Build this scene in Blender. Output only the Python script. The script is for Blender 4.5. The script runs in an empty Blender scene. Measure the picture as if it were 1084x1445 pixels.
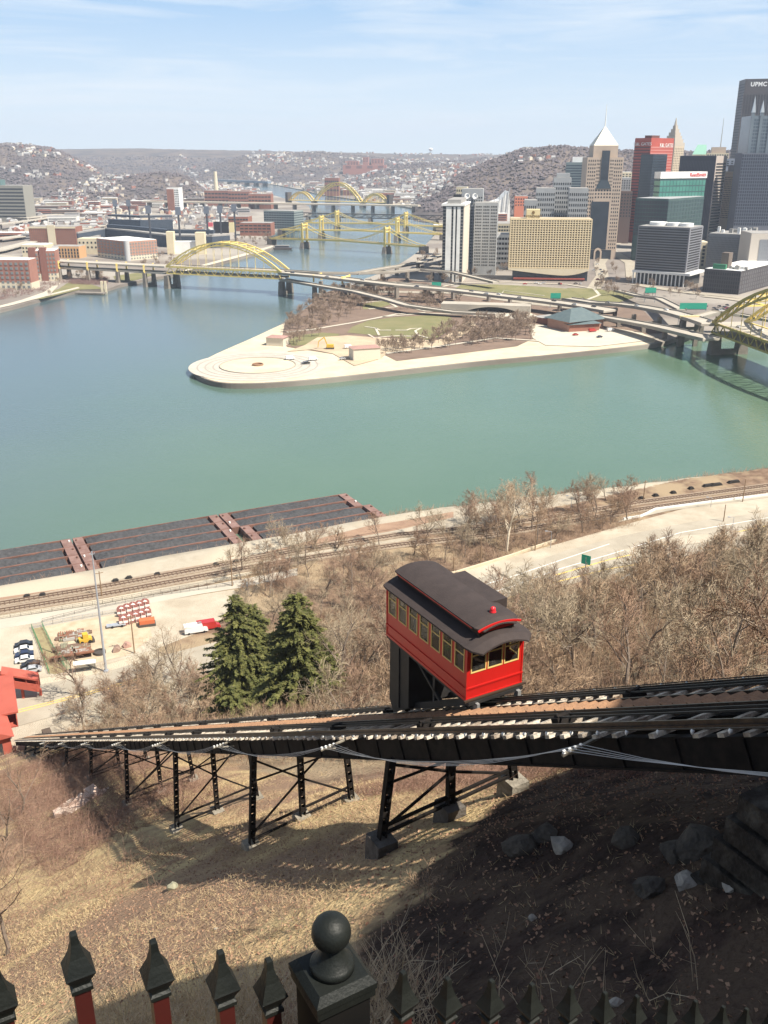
import bpy, math, random
from mathutils import Vector, Matrix, noise
R = math.radians
random.seed(11)
scene = bpy.context.scene
COL = scene.collection
# ---------------------------------------------------------------- camera
F, CX, CY, PITCH, CAMZ = 1325.0, 542.0, 722.5, R(20.8), 130.0
SP, CP = math.sin(PITCH), math.cos(PITCH)
cam_d = bpy.data.cameras.new("camera")
cam = bpy.data.objects.new("camera", cam_d); COL.objects.link(cam)
cam.location = (0, 0, CAMZ); cam.rotation_euler = (R(90) - PITCH, 0, 0)
cam_d.sensor_fit = 'VERTICAL'; cam_d.sensor_height = 24.0; cam_d.lens = 24.0 * F / 1445.0
cam_d.clip_start = 0.05; cam_d.clip_end = 40000
scene.camera = cam
# ---------------------------------------------------------------- sun, sky, exposure
SUN_AZ, SUN_EL = R(120), R(54)          # azimuth clockwise from +Y
w = bpy.data.worlds.new("World"); scene.world = w; w.use_nodes = True
nt = w.node_tree; nt.nodes.clear()
EXPO = 0.85; SKYV = 1.0/(0.055*2**EXPO)
def N(nt, t, **k):
    n = nt.nodes.new(t)
    for a, b in k.items(): setattr(n, a, b)
    return n
out = N(nt, 'ShaderNodeOutputWorld'); bg = N(nt, 'ShaderNodeBackground')
sky = N(nt, 'ShaderNodeTexSky', sky_type='NISHITA', sun_disc=False)
sky.sun_elevation = SUN_EL; sky.sun_rotation = SUN_AZ; sky.altitude = 300; sky.air_density = 1.0; sky.dust_density = 1.0; sky.ozone_density = 1.6
tc = N(nt, 'ShaderNodeTexCoord'); mp = N(nt, 'ShaderNodeMapping'); mp.inputs['Scale'].default_value = (2.2, 2.2, 22); mp.inputs['Rotation'].default_value = (R(4), R(3), 0)
nz = N(nt, 'ShaderNodeTexNoise'); nz.inputs['Scale'].default_value = 1.7; nz.inputs['Detail'].default_value = 8; nz.inputs['Roughness'].default_value = .6; nz.inputs['Distortion'].default_value = .6
cr = N(nt, 'ShaderNodeValToRGB'); cr.color_ramp.elements[0].position = .45; cr.color_ramp.elements[1].position = .68
cr.color_ramp.elements[0].color = (0, 0, 0, 1); cr.color_ramp.elements[1].color = (.8, .8, .8, 1)
sx = N(nt, 'ShaderNodeSeparateXYZ'); L = nt.links.new
L(tc.outputs['Generated'], sx.inputs[0]); L(tc.outputs['Generated'], mp.inputs[0]); L(mp.outputs[0], nz.inputs['Vector']); L(nz.outputs['Fac'], cr.inputs[0])
mr = N(nt, 'ShaderNodeMapRange'); mr.inputs['From Min'].default_value = 0; mr.inputs['From Max'].default_value = .15; L(sx.outputs['Z'], mr.inputs['Value'])
vr = N(nt, 'ShaderNodeValToRGB'); e = vr.color_ramp.elements; e[0].color = (.95, 1.06, 1.12, 1); e[1].color = (.40, .65, .98, 1); L(mr.outputs[0], vr.inputs[0])
vs = N(nt, 'ShaderNodeVectorMath', operation='SCALE'); vs.inputs['Scale'].default_value = SKYV; L(vr.outputs[0], vs.inputs[0])
fr = N(nt, 'ShaderNodeMapRange'); fr.inputs['From Min'].default_value = .14; fr.inputs['From Max'].default_value = .42; fr.inputs['To Min'].default_value = .9; fr.inputs['To Max'].default_value = 0; L(sx.outputs['Z'], fr.inputs['Value'])
mv = N(nt, 'ShaderNodeMixRGB'); L(fr.outputs[0], mv.inputs[0]); L(sky.outputs[0], mv.inputs[1]); L(vs.outputs[0], mv.inputs[2])
mx = N(nt, 'ShaderNodeMixRGB'); mx.inputs[2].default_value = (SKYV*.88, SKYV*.96, SKYV*1.04, 1)
L(cr.outputs[0], mx.inputs[0]); L(mv.outputs[0], mx.inputs[1]); L(mx.outputs[0], bg.inputs[0]); L(bg.outputs[0], out.inputs[0])
bg.inputs[1].default_value = 0.055
sd = bpy.data.lights.new("sun", 'SUN'); sd.energy = 5.0; sd.angle = R(.5); sd.color = (1, .925, .80)
so = bpy.data.objects.new("sun", sd); COL.objects.link(so)
SUNV = Vector((math.sin(SUN_AZ) * math.cos(SUN_EL), math.cos(SUN_AZ) * math.cos(SUN_EL), math.sin(SUN_EL)))
so.rotation_euler = SUNV.to_track_quat('Z', 'Y').to_euler(); so.location = (60, -60, 300)
scene.view_settings.view_transform = 'Standard'; scene.view_settings.look = 'None'
scene.view_settings.exposure = EXPO; scene.view_settings.gamma = 1
scene.cycles.volume_step_rate = 4; scene.cycles.max_bounces = 6; scene.cycles.transparent_max_bounces = 12
scene.cycles.volume_bounces = 0; scene.cycles.caustics_reflective = False; scene.cycles.caustics_refractive = False
# ---------------------------------------------------------------- pixel helpers (photo is 1084 x 1445)
def ray(px, py):
    x = (px - CX) / F; y = (py - CY) / F
    return Vector((x, CP - y * SP, -(y * CP + SP)))
def G(px, py, z=0.0):
    r = ray(px, py); t = (z - CAMZ) / r.z
    return Vector((r.x * t, r.y * t, z))
def AT(px, py, Y):
    r = ray(px, py); t = Y / r.y
    return Vector((r.x * t, Y, CAMZ + r.z * t))
# ---------------------------------------------------------------- materials
MATS = {}
def mat(name, c1, c2=None, scale=1.0, rough=.85, metal=0.0, bump=0.0, bscale=None, detail=5, lo=.35, hi=.65, spec=.3, c3=None, scale3=.05, emit=None, alpha=None, map_scale=None, coat=0):
    if name in MATS: return MATS[name]
    m = bpy.data.materials.new(name); m.use_nodes = True; MATS[name] = m
    t = m.node_tree; b = t.nodes['Principled BSDF']; l = t.links.new
    b.inputs['Roughness'].default_value = rough; b.inputs['Metallic'].default_value = metal
    b.inputs['Specular IOR Level'].default_value = spec
    b.inputs['Base Color'].default_value = (*c1, 1)
    if coat: b.inputs['Coat Weight'].default_value = coat
    if alpha is not None: b.inputs['Alpha'].default_value = alpha
    if emit: b.inputs['Emission Color'].default_value = (*emit[0], 1); b.inputs['Emission Strength'].default_value = emit[1]
    if c2 is None and not bump: return m
    g = t.nodes.new('ShaderNodeNewGeometry'); vec = g.outputs['Position']
    if map_scale:
        mm = t.nodes.new('ShaderNodeMapping'); mm.inputs['Scale'].default_value = map_scale; l(vec, mm.inputs[0]); vec = mm.outputs[0]
    if c2 is not None:
        n = t.nodes.new('ShaderNodeTexNoise'); n.inputs['Scale'].default_value = scale; n.inputs['Detail'].default_value = detail; n.inputs['Roughness'].default_value = .62
        l(vec, n.inputs['Vector'])
        r = t.nodes.new('ShaderNodeValToRGB'); r.color_ramp.elements[0].position = lo; r.color_ramp.elements[1].position = hi
        r.color_ramp.elements[0].color = (*c1, 1); r.color_ramp.elements[1].color = (*c2, 1); l(n.outputs['Fac'], r.inputs[0]); col = r.outputs[0]
        if c3 is not None:
            n3 = t.nodes.new('ShaderNodeTexNoise'); n3.inputs['Scale'].default_value = scale3; n3.inputs['Detail'].default_value = 6; l(vec, n3.inputs['Vector'])
            r3 = t.nodes.new('ShaderNodeValToRGB'); r3.color_ramp.elements[0].position = .45; r3.color_ramp.elements[1].position = .6; l(n3.outputs['Fac'], r3.inputs[0])
            mi = t.nodes.new('ShaderNodeMixRGB'); l(r3.outputs[0], mi.inputs[0]); l(col, mi.inputs[1]); mi.inputs[2].default_value = (*c3, 1); col = mi.outputs[0]
        l(col, b.inputs['Base Color'])
    if bump:
        n2 = t.nodes.new('ShaderNodeTexNoise'); n2.inputs['Scale'].default_value = bscale or scale * 3; n2.inputs['Detail'].default_value = 4; l(vec, n2.inputs['Vector'])
        bp = t.nodes.new('ShaderNodeBump'); bp.inputs['Strength'].default_value = bump; bp.inputs['Distance'].default_value = .3; l(n2.outputs['Fac'], bp.inputs['Height']); l(bp.outputs[0], b.inputs['Normal'])
    return m
# ---------------------------------------------------------------- mesh builder
MX = {}                     # root object name -> world matrix
def V3(p): return p if isinstance(p, Vector) else Vector(p)
class MB:
    def __init__(s): s.v = []; s.f = []; s.mi = []; s.cur = 0; s.smooth = False
    def add(s, vs, fs):
        o = len(s.v); s.v.extend([tuple(v) for v in vs]); s.f.extend([tuple(i + o for i in f) for f in fs]); s.mi.extend([s.cur] * len(fs)); return s
    def box(s, x0, x1, y0, y1, z0, z1):
        return s.add([(x0,y0,z0),(x1,y0,z0),(x1,y1,z0),(x0,y1,z0),(x0,y0,z1),(x1,y0,z1),(x1,y1,z1),(x0,y1,z1)],
              [(0,3,2,1),(4,5,6,7),(0,1,5,4),(1,2,6,5),(2,3,7,6),(3,0,4,7)])
    def frame(s, o, ax, ay, az, x0, x1, y0, y1, z0, z1):
        P = [o + ax*x + ay*y + az*z for z in (z0,z1) for x, y in ((x0,y0),(x1,y0),(x1,y1),(x0,y1))]
        return s.add(P, [(0,3,2,1),(4,5,6,7),(0,1,5,4),(1,2,6,5),(2,3,7,6),(3,0,4,7)])
    def bar(s, a, b, w, h=None, up=(0,0,1)):
        a, b = V3(a), V3(b); d = b - a; ln = d.length
        if ln < 1e-6: return s
        d /= ln; up = V3(up)
        if abs(d.dot(up)) > .98: up = Vector((1,0,0))
        x = d.cross(up).normalized(); y = x.cross(d); h = h or w
        return s.frame(a, x, y, d, -w/2, w/2, -h/2, h/2, 0, ln)
    def tube(s, a, b, r0, r1=None, n=6, cap=True):
        a, b = V3(a), V3(b); d = b - a
        if d.length < 1e-7: return s
        d.normalize(); r1 = r0 if r1 is None else r1
        u = d.cross(Vector((0,0,1)) if abs(d.z) < .9 else Vector((1,0,0))).normalized(); w_ = d.cross(u)
        cs = [(math.cos(2*math.pi*i/n), math.sin(2*math.pi*i/n)) for i in range(n)]
        P = [a + (u*c + w_*t)*r0 for c, t in cs] + [b + (u*c + w_*t)*r1 for c, t in cs]
        f = [(i, (i+1)%n, n+(i+1)%n, n+i) for i in range(n)]
        if cap: f += [tuple(range(n-1,-1,-1)), tuple(range(n, 2*n))]
        return s.add(P, f)
    def path(s, pts, r, n=5):
        for a, b in zip(pts, pts[1:]): s.tube(a, b, r, r, n, False)
        return s
    def lathe(s, prof, c=(0,0,0), n=24, cap=True):
        c = V3(c); P = []; f = []
        for r, z in prof:
            for i in range(n): P.append(c + Vector((r*math.cos(2*math.pi*i/n), r*math.sin(2*math.pi*i/n), z)))
        for k in range(len(prof)-1):
            for i in range(n): f.append((k*n+i, k*n+(i+1)%n, (k+1)*n+(i+1)%n, (k+1)*n+i))
        if cap: f += [tuple(range(n-1,-1,-1)), tuple(range((len(prof)-1)*n, len(prof)*n))]
        return s.add(P, f)
    def prism(s, poly, z0, z1):        # poly = list of (x, y)
        n = len(poly); P = [(p[0],p[1],z0) for p in poly] + [(p[0],p[1],z1) for p in poly]
        return s.add(P, [tuple(range(n-1,-1,-1)), tuple(range(n,2*n))] + [(i,(i+1)%n,n+(i+1)%n,n+i) for i in range(n)])
    def extr(s, prof, o, ax, ay, az, z0, z1):   # profile (x,y) in ax/ay, extruded along az
        n = len(prof); P = [o + ax*p[0] + ay*p[1] + az*z0 for p in prof] + [o + ax*p[0] + ay*p[1] + az*z1 for p in prof]
        return s.add(P, [tuple(range(n-1,-1,-1)), tuple(range(n,2*n))] + [(i,(i+1)%n,n+(i+1)%n,n+i) for i in range(n)])
    def deck(s, pts, half, th, half2=None):   # ribbon of given half width with thickness, centreline pts
        pts = [V3(p) for p in pts]; half2 = half if half2 is None else half2; rows = []
        for i, p in enumerate(pts):
            d = (pts[min(i+1,len(pts)-1)] - pts[max(i-1,0)]); d.z = 0; d.normalize(); nrm = Vector((-d.y, d.x, 0))
            h = half + (half2 - half) * i / (len(pts)-1)
            rows.append([p + nrm*h, p - nrm*h, p - nrm*h - Vector((0,0,th)), p + nrm*h - Vector((0,0,th))])
        P = [q for r in rows for q in r]; f = []
        for i in range(len(rows)-1):
            a, b = 4*i, 4*i+4
            for k in range(4): f.append((a+k, b+k, b+(k+1)%4, a+(k+1)%4))
        f += [(0,1,2,3), tuple(4*(len(rows)-1)+k for k in (3,2,1,0))]
        return s.add(P, f)
    def mesh(s, name, mats):
        me = bpy.data.meshes.new(name); me.from_pydata(s.v, [], s.f)
        for m in (mats if isinstance(mats, (list, tuple)) else [mats]): me.materials.append(m)
        if len(me.materials) > 1: me.polygons.foreach_set('material_index', s.mi)
        if s.smooth: me.polygons.foreach_set('use_smooth', [True]*len(s.f))
        me.update(); return me
    def build(s, name, mats, parent=None, local=False, kind=None, label=None):
        if parent is not None and not local:
            inv = MX[parent.name].inverted(); s.v = [tuple(inv @ Vector(v)) for v in s.v]
        o = bpy.data.objects.new(name, s.mesh(name, mats)); COL.objects.link(o)
        MX[o.name] = Matrix.Identity(4)
        if parent is not None: o.parent = parent; MX[o.name] = MX[parent.name].copy()
        if kind: o['kind'] = kind
        if label: o['label'] = label
        return o
class Many:
    def __init__(s, name, m, parent): s.a = (name, m, parent)
    def bar(s, *k, **kw): MB().bar(*k, **kw).build(*s.a); return s
def tag(o, label=None, cat=None, group=None, kind=None):
    if label: o['label'] = label
    if cat: o['category'] = cat
    if group: o['group'] = group
    if kind: o['kind'] = kind
    return o
def root(name, loc, label, cat, group=None, rz=0.0, scale=1.0):
    o = bpy.data.objects.new(name, None); COL.objects.link(o); o.location = loc; o.rotation_euler = (0,0,rz); o.scale = (scale,)*3
    MX[o.name] = Matrix.Translation(V3(loc)) @ Matrix.Rotation(rz, 4, 'Z') @ Matrix.Scale(scale, 4)
    return tag(o, label, cat, group)
def dup(src, loc=None, rz=None, scale=None, label=None, group=None, parent=None):
    c = src.copy(); COL.objects.link(c)
    if parent is not None: c.parent = parent
    if loc is not None: c.location = loc
    if rz is not None: c.rotation_euler = (0,0,rz)
    if scale is not None: c.scale = (scale,)*3 if not isinstance(scale, tuple) else scale
    if label: c['label'] = label
    if group: c['group'] = group
    for ch in list(src.children): dup(ch, parent=c)
    return c
def place(o, loc, rz=0, scale=1):
    o.location = loc; o.rotation_euler = (0,0,rz); o.scale = (scale,)*3 if not isinstance(scale, tuple) else scale
def inpoly(x, y, poly):
    c = False; n = len(poly)
    for i in range(n):
        x1, y1 = poly[i][0], poly[i][1]; x2, y2 = poly[(i+1)%n][0], poly[(i+1)%n][1]
        if (y1 > y) != (y2 > y) and x < (x2-x1)*(y-y1)/(y2-y1)+x1: c = not c
    return c
def interp(x, tab):
    if x <= tab[0][0]: return tab[0][1]
    for (a, va), (b, vb) in zip(tab, tab[1:]):
        if x <= b: return va + (vb-va)*(x-a)/(b-a)
    return tab[-1][1]
import bmesh
def sheet(name, pts, m, kind='structure', skirt=0, parent=None):
    """flat polygon; a skirt gives it a vertical edge down"""
    bm = bmesh.new(); vs = [bm.verts.new(p) for p in pts]; f = bm.faces.new(vs)
    if f.normal.z < 0 or True:
        f.normal_update()
        if f.normal.z < 0: f.normal_flip()
    if skirt:
        lo = [bm.verts.new((p[0], p[1], p[2]-skirt)) for p in pts]
        n = len(pts)
        for i in range(n): bm.faces.new((vs[i], vs[(i+1)%n], lo[(i+1)%n], lo[i]))
    bmesh.ops.triangulate(bm, faces=[f])
    me = bpy.data.meshes.new(name); bm.to_mesh(me); bm.free(); me.materials.append(m)
    o = bpy.data.objects.new(name, me); COL.objects.link(o)
    if kind: o['kind'] = kind
    return o
# ---------------------------------------------------------------- incline frame: s runs down the hill, q across the tracks
A0 = Vector((7.7, 16.0, 119.2)); HX, HY = -.492, .8706; SL = .60
HV = Vector((HX, HY, 0)); WV = Vector((.8706, .492, 0)); DV = Vector((HX, HY, -SL)).normalized()
def TR(s, q, dz=0.0): return Vector((A0.x + HX*s + WV.x*q, A0.y + HY*s + WV.y*q, A0.z - SL*s + dz))
def SQ(x, y):
    dx, dy = x - A0.x, y - A0.y
    return dx*HX + dy*HY, dx*WV.x + dy*WV.y
DEP = [(-30,2.0),(-10,2.6),(0,3.3),(8,3.8),(15,4.8),(30,6.4),(45,7.4),(62,6.4),(80,4.6),(100,3.4),(130,2.8),(160,2.4),(200,2.0)]
def sbank(q): return interp(q, [(-300,292),(-200,287),(11,283),(150,276),(210,264),(320,244),(450,222),(800,150)])
def sm(t): t = max(0., min(1., t)); return t*t*(3-2*t)
def terrain(s, q):
    d = interp(s, DEP)
    if q < 1.5:
        fade = 1 - sm((s-90)/70.)
        d += min(2.5, .17*(1.5-q))*(.35+.65*fade) + .02*max(0,-q-8)
        d -= 2.2*sm((-q-20)/25.)
    if q > 6: d += 2.2*sm((q-6)/16.) - 1.4*sm((q-30)/40.) + .02*(q-6)*sm((s-10)/60.)*sm((190-s)/60.)
    d -= 1.3*sm((30-s)/18.)*sm((q-7)/10.)
    z = A0.z - SL*s - d
    if q > 10:                                     # gullies of the wooded slope
        z += 2.6*noise.noise(Vector((q*.03, s*.012, 3.1)))*sm((q-10)/20.)*sm((165-s)/40.)
    z += .5*noise.noise(Vector((q*.16, s*.16, 0))) + .16*noise.noise(Vector((q*.6, s*.6, 5)))
    if s < -12: z = min(z + 6*sm((-12-s)/9.), 127.0 + .3*noise.noise(Vector((s*.1,q*.1,1))))
    if z < 12.6:
        z = 12.0 + .6*math.exp((z-12.6)/.6) if z > 8 else 12.0
        z = max(z, 12.0)
    sb = sbank(q)
    if s > sb - 20:
        t = (s - (sb-20))/22.
        z = min(z, 12.0 - 13.5*t + (1.0*noise.noise(Vector((q*.08, s*.1, 7))) if t > .15 else 0))
    return z
def hillz(x, y):
    s, q = SQ(x, y); return terrain(s, q)
def RT(px, py, near=8.0):
    r = ray(px, py); t = near
    while t < 420:
        p = Vector((r.x*t, r.y*t, CAMZ + r.z*t)); h = hillz(p.x, p.y)
        if p.z < h: return Vector((p.x, p.y, h))
        t += max(.3, (p.z-h)*.45)
    return G(px, py, 12)
# ================================================================ SETTING
m_water = mat('river_water', (.080,.142,.096), (.100,.162,.112), scale=.006, rough=.16, spec=.5, bump=.35, bscale=.5, lo=.3, hi=.7)
_t = m_water.node_tree; _b = _t.nodes['Principled BSDF']; _src = _b.inputs['Base Color'].links[0].from_socket       # the river arriving from the left is bluer
_g = _t.nodes.new('ShaderNodeNewGeometry'); _d = _t.nodes.new('ShaderNodeVectorMath'); _d.operation = 'DOT_PRODUCT'; _d.inputs[1].default_value = (-.8,.25,0); _t.links.new(_g.outputs['Position'], _d.inputs[0])
_n = _t.nodes.new('ShaderNodeTexNoise'); _n.inputs['Scale'].default_value = .008; _n.inputs['Detail'].default_value = 5; _t.links.new(_g.outputs['Position'], _n.inputs['Vector'])
_a = _t.nodes.new('ShaderNodeMath'); _a.operation = 'MULTIPLY_ADD'; _a.inputs[1].default_value = 160; _t.links.new(_n.outputs['Fac'], _a.inputs[0]); _t.links.new(_d.outputs['Value'], _a.inputs[2])
_m = _t.nodes.new('ShaderNodeMapRange'); _m.inputs['From Min'].default_value = 170; _m.inputs['From Max'].default_value = 440; _m.interpolation_type = 'SMOOTHSTEP'; _t.links.new(_a.outputs[0], _m.inputs['Value'])
_x = _t.nodes.new('ShaderNodeMixRGB'); _x.inputs[2].default_value = (.076,.115,.128,1); _t.links.new(_m.outputs[0], _x.inputs[0]); _t.links.new(_src, _x.inputs[1]); _t.links.new(_x.outputs[0], _b.inputs['Base Color'])
m_hill = mat('hillside_ground', (.46,.36,.21), (.27,.185,.12), scale=.22, rough=.95, bump=.9, bscale=3.5, lo=.40, hi=.60, c3=(.29,.20,.14), scale3=.055, detail=9, spec=.1)
m_litter_shade = mat('shaded_leaf_litter', (.085,.055,.045), (.040,.028,.024), scale=.9, rough=.95, bump=1.0, bscale=5, c3=(.11,.08,.06), scale3=.4, detail=9, spec=.1)  # leaf litter, its colour darkened by the shade lying on it
m_flat = mat('gravel_flat', (.46,.41,.33), (.36,.31,.24), scale=.12, rough=.95, bump=.4, bscale=2, spec=.1)
m_asph = mat('asphalt', (.31,.275,.22), (.38,.34,.275), scale=.15, rough=.9)
m_asphL = mat('pale_concrete_road', (.46,.42,.35), (.40,.36,.30), scale=.1, rough=.9)
m_line = mat('white_paint', (.78,.78,.76), (.6,.6,.58), scale=2, rough=.7)
m_yel = mat('yellow_line_paint', (.70,.50,.12), (.55,.42,.2), scale=2, rough=.7)
m_city = mat('city_ground', (.24,.21,.19), (.17,.145,.125), scale=.018, rough=.95, c3=(.33,.30,.26), scale3=.006, lo=.3, hi=.7, detail=8)
m_stone = mat('pale_wharf_stone', (.60,.52,.39), (.50,.43,.31), scale=.08, rough=.9, bump=.2, bscale=.7)
m_grass = mat('spring_lawn', (.155,.155,.068), (.21,.19,.095), scale=.05, rough=.95)
m_mulch = mat('park_mulch', (.21,.15,.115), (.155,.11,.085), scale=.06, rough=.95)
m_dirt = mat('bare_dirt', (.50,.41,.29), (.40,.31,.22), scale=.06, rough=.95)
m_path = mat('pale_path', (.54,.49,.40), (.46,.42,.35), scale=.06, rough=.9)
# river sheet
sheet('river_water', [(-8600,-240,0),(8600,-240,0),(8600,11200,0),(-8600,11200,0)], m_water)
# near hillside mesh
mb = MB(); mb.smooth = True
ss = []; s = -60.
while s < 300: ss.append(s); s += .7 if -16 < s < 70 else (1.6 if s < 190 else 3.2)
qs = []; q = -420.
while q < 640: qs.append(q); q += 14 if q < -90 or q > 330 else (.7 if -22 < q < 16 else (2.4 if -40 < q < 120 else 4.5))
for s in ss:
    for q in qs:
        mb.v.append((A0.x + HX*s + WV.x*q, A0.y + HY*s + WV.y*q, terrain(s, q)))
nq = len(qs)
for i in range(len(ss)-1):
    for j in range(nq-1):
        a = i*nq+j; mb.f.append((a, a+1, a+nq+1, a+nq)); mb.mi.append((1 if (qs[j] < 38 or ss[i] > 236) else 3) if ss[i] >= 168 else (3 if qs[j] > 10 + 4*noise.noise(Vector((qs[j]*.1, ss[i]*.1, 5))) and ss[i] > 18 and noise.noise(Vector((qs[j]*.06, ss[i]*.06, 15))) > -.35 else 2 if ss[i] < 9 + 5*noise.noise(Vector((qs[j]*.2, ss[i]*.2, 2))) + max(-9, min(4, qs[j]*.8)) and qs[j] < 14 and qs[j] > -12 else 0))
def blend_mat(name, sets):
    m = bpy.data.materials.new(name); m.use_nodes = True; t = m.node_tree; b = t.nodes['Principled BSDF']; l = t.links.new; b.inputs['Roughness'].default_value = .95; b.inputs['Specular IOR Level'].default_value = .1
    at = t.nodes.new('ShaderNodeAttribute'); at.attribute_name = 'cover'; sp_ = t.nodes.new('ShaderNodeSeparateColor'); l(at.outputs['Color'], sp_.inputs[0]); g = t.nodes.new('ShaderNodeNewGeometry'); col = None
    en = t.nodes.new('ShaderNodeTexNoise'); en.inputs['Scale'].default_value = .55; en.inputs['Detail'].default_value = 8; l(g.outputs['Position'], en.inputs['Vector'])
    for i, (c1, c2, sc, c3, sc3) in enumerate(sets):
        n = t.nodes.new('ShaderNodeTexNoise'); n.inputs['Scale'].default_value = sc; n.inputs['Detail'].default_value = 10; n.inputs['Roughness'].default_value = .68; l(g.outputs['Position'], n.inputs['Vector'])
        cr_ = t.nodes.new('ShaderNodeValToRGB'); cr_.color_ramp.elements[0].position = .38; cr_.color_ramp.elements[1].position = .62; cr_.color_ramp.elements[0].color = (*c1,1); cr_.color_ramp.elements[1].color = (*c2,1); l(n.outputs['Fac'], cr_.inputs[0])
        n3 = t.nodes.new('ShaderNodeTexNoise'); n3.inputs['Scale'].default_value = sc3; n3.inputs['Detail'].default_value = 7; l(g.outputs['Position'], n3.inputs['Vector'])
        r3 = t.nodes.new('ShaderNodeValToRGB'); r3.color_ramp.elements[0].position = .46; r3.color_ramp.elements[1].position = .56; l(n3.outputs['Fac'], r3.inputs[0])
        mi = t.nodes.new('ShaderNodeMixRGB'); l(r3.outputs[0], mi.inputs[0]); l(cr_.outputs[0], mi.inputs[1]); mi.inputs[2].default_value = (*c3,1); c_ = mi.outputs[0]
        if col is None: col = c_
        else:
            ad = t.nodes.new('ShaderNodeMath'); ad.operation = 'ADD'; l(sp_.outputs[i-1], ad.inputs[0]); l(en.outputs['Fac'], ad.inputs[1])
            mr_ = t.nodes.new('ShaderNodeMapRange'); mr_.inputs['From Min'].default_value = .92; mr_.inputs['From Max'].default_value = 1.08; l(ad.outputs[0], mr_.inputs['Value'])
            mm = t.nodes.new('ShaderNodeMixRGB'); l(mr_.outputs[0], mm.inputs[0]); l(col, mm.inputs[1]); l(c_, mm.inputs[2]); col = mm.outputs[0]
    l(col, b.inputs['Base Color'])
    n2 = t.nodes.new('ShaderNodeTexNoise'); n2.inputs['Scale'].default_value = 4; n2.inputs['Detail'].default_value = 8; l(g.outputs['Position'], n2.inputs['Vector'])
    bp = t.nodes.new('ShaderNodeBump'); bp.inputs['Strength'].default_value = 1; bp.inputs['Distance'].default_value = .3; l(n2.outputs['Fac'], bp.inputs['Height']); l(bp.outputs[0], b.inputs['Normal'])
    return m
m_ground = blend_mat('hillside_cover', [((.58,.44,.235),(.34,.225,.135),.35,(.30,.20,.135),.07), ((.065,.042,.034),(.030,.021,.018),.9,(.09,.062,.045),.5), ((.26,.18,.125),(.15,.10,.07),.35,(.34,.26,.17),.06), ((.46,.41,.33),(.36,.31,.24),.12,(.50,.44,.34),.03)])  # darkest set is leaf litter with cast shade put into the colour
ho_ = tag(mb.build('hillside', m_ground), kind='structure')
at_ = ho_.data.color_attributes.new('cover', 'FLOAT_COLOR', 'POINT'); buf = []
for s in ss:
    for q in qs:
        li = sm((15 + max(-9, min(4, q*.8)) - s)/7.)*sm((16-q)/5.)*sm((q+16)/7.)*.95  # leaf litter zone, spread to the shadow edge to paint its shade darker
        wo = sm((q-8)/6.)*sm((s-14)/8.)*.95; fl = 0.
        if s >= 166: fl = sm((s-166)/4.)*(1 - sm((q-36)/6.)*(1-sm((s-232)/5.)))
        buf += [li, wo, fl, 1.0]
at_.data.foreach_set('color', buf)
# plateau behind the camera
sheet('hilltop_ground', [(x,y,126.4) for x,y in ((-300,-238),(420,-238),(420,-100),(60,-60),(-10,-30),(-300,-60))], m_hill)

LZ = 3.0
north_px = [(-420,490),(-150,455),(0,437),(20,432),(60,421),(95,413),(112,409),(150,408),(168,402),(205,394),(250,386),(298,374),(344,362),(380,352),(388,347),(376,340),(370,337),(395,322),(418,309),(440,301),(436,291),(418,284),(398,279),(368,270),(345,264),(333,259)]
north = [G(a,b,LZ) for a,b in north_px] + [Vector((-1300,6500,LZ)), Vector((-1700,11100,LZ)), Vector((-8500,11100,LZ)), Vector((-8500,700,LZ))]
south_px = [(272,522),(275,516),(286,509),(303,500),(330,488),(356,477),(380,466),(402,455),(430,436),(459,412),(500,398),(540,385),(576,366),(597,349),(612,334),(621,320),(618,308),(604,298),(565,290),(532,285),(500,281),(470,277),(446,273),(428,268),(404,263.5),(385,260),(350,257.5)]
near_px = [(1500,430),(1300,452),(1084,468),(1000,473),(955,476),(935,484),(885,490),(840,495),(760,503),(680,510),(600,519),(520,528),(440,536.5),(380,541),(335,542),(310,540.5),(292,536),(279,530)]
def chaikin(P, n=2, closed=False):
    for _ in range(n):
        Q = [] if closed else [P[0]]; m = len(P)
        for i in range(m if closed else m-1):
            a, b = P[i], P[(i+1)%m]; Q += [(a[0]*.75+b[0]*.25, a[1]*.75+b[1]*.25), (a[0]*.25+b[0]*.75, a[1]*.25+b[1]*.75)]
        P = Q if closed else Q+[P[-1]]
    return P
_ring = chaikin([(272.5,526) if i == len(near_px)-1 and False else q for i, q in enumerate(near_px)] + south_px)
south = [G(a,b,LZ) for a,b in _ring] + [Vector((-900,6500,LZ)), Vector((-1100,11100,LZ)), Vector((8500,11100,LZ)), Vector((8500,600,LZ))]
tag(sheet('north_ground', north, m_city, skirt=6)); tag(sheet('downtown_ground', south, m_city, skirt=6))
def psheet(name, px, m, dz, z=LZ, **k): return sheet(name, [G(a,b,z)+Vector((0,0,dz)) for a,b in px], m, **k)
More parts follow.
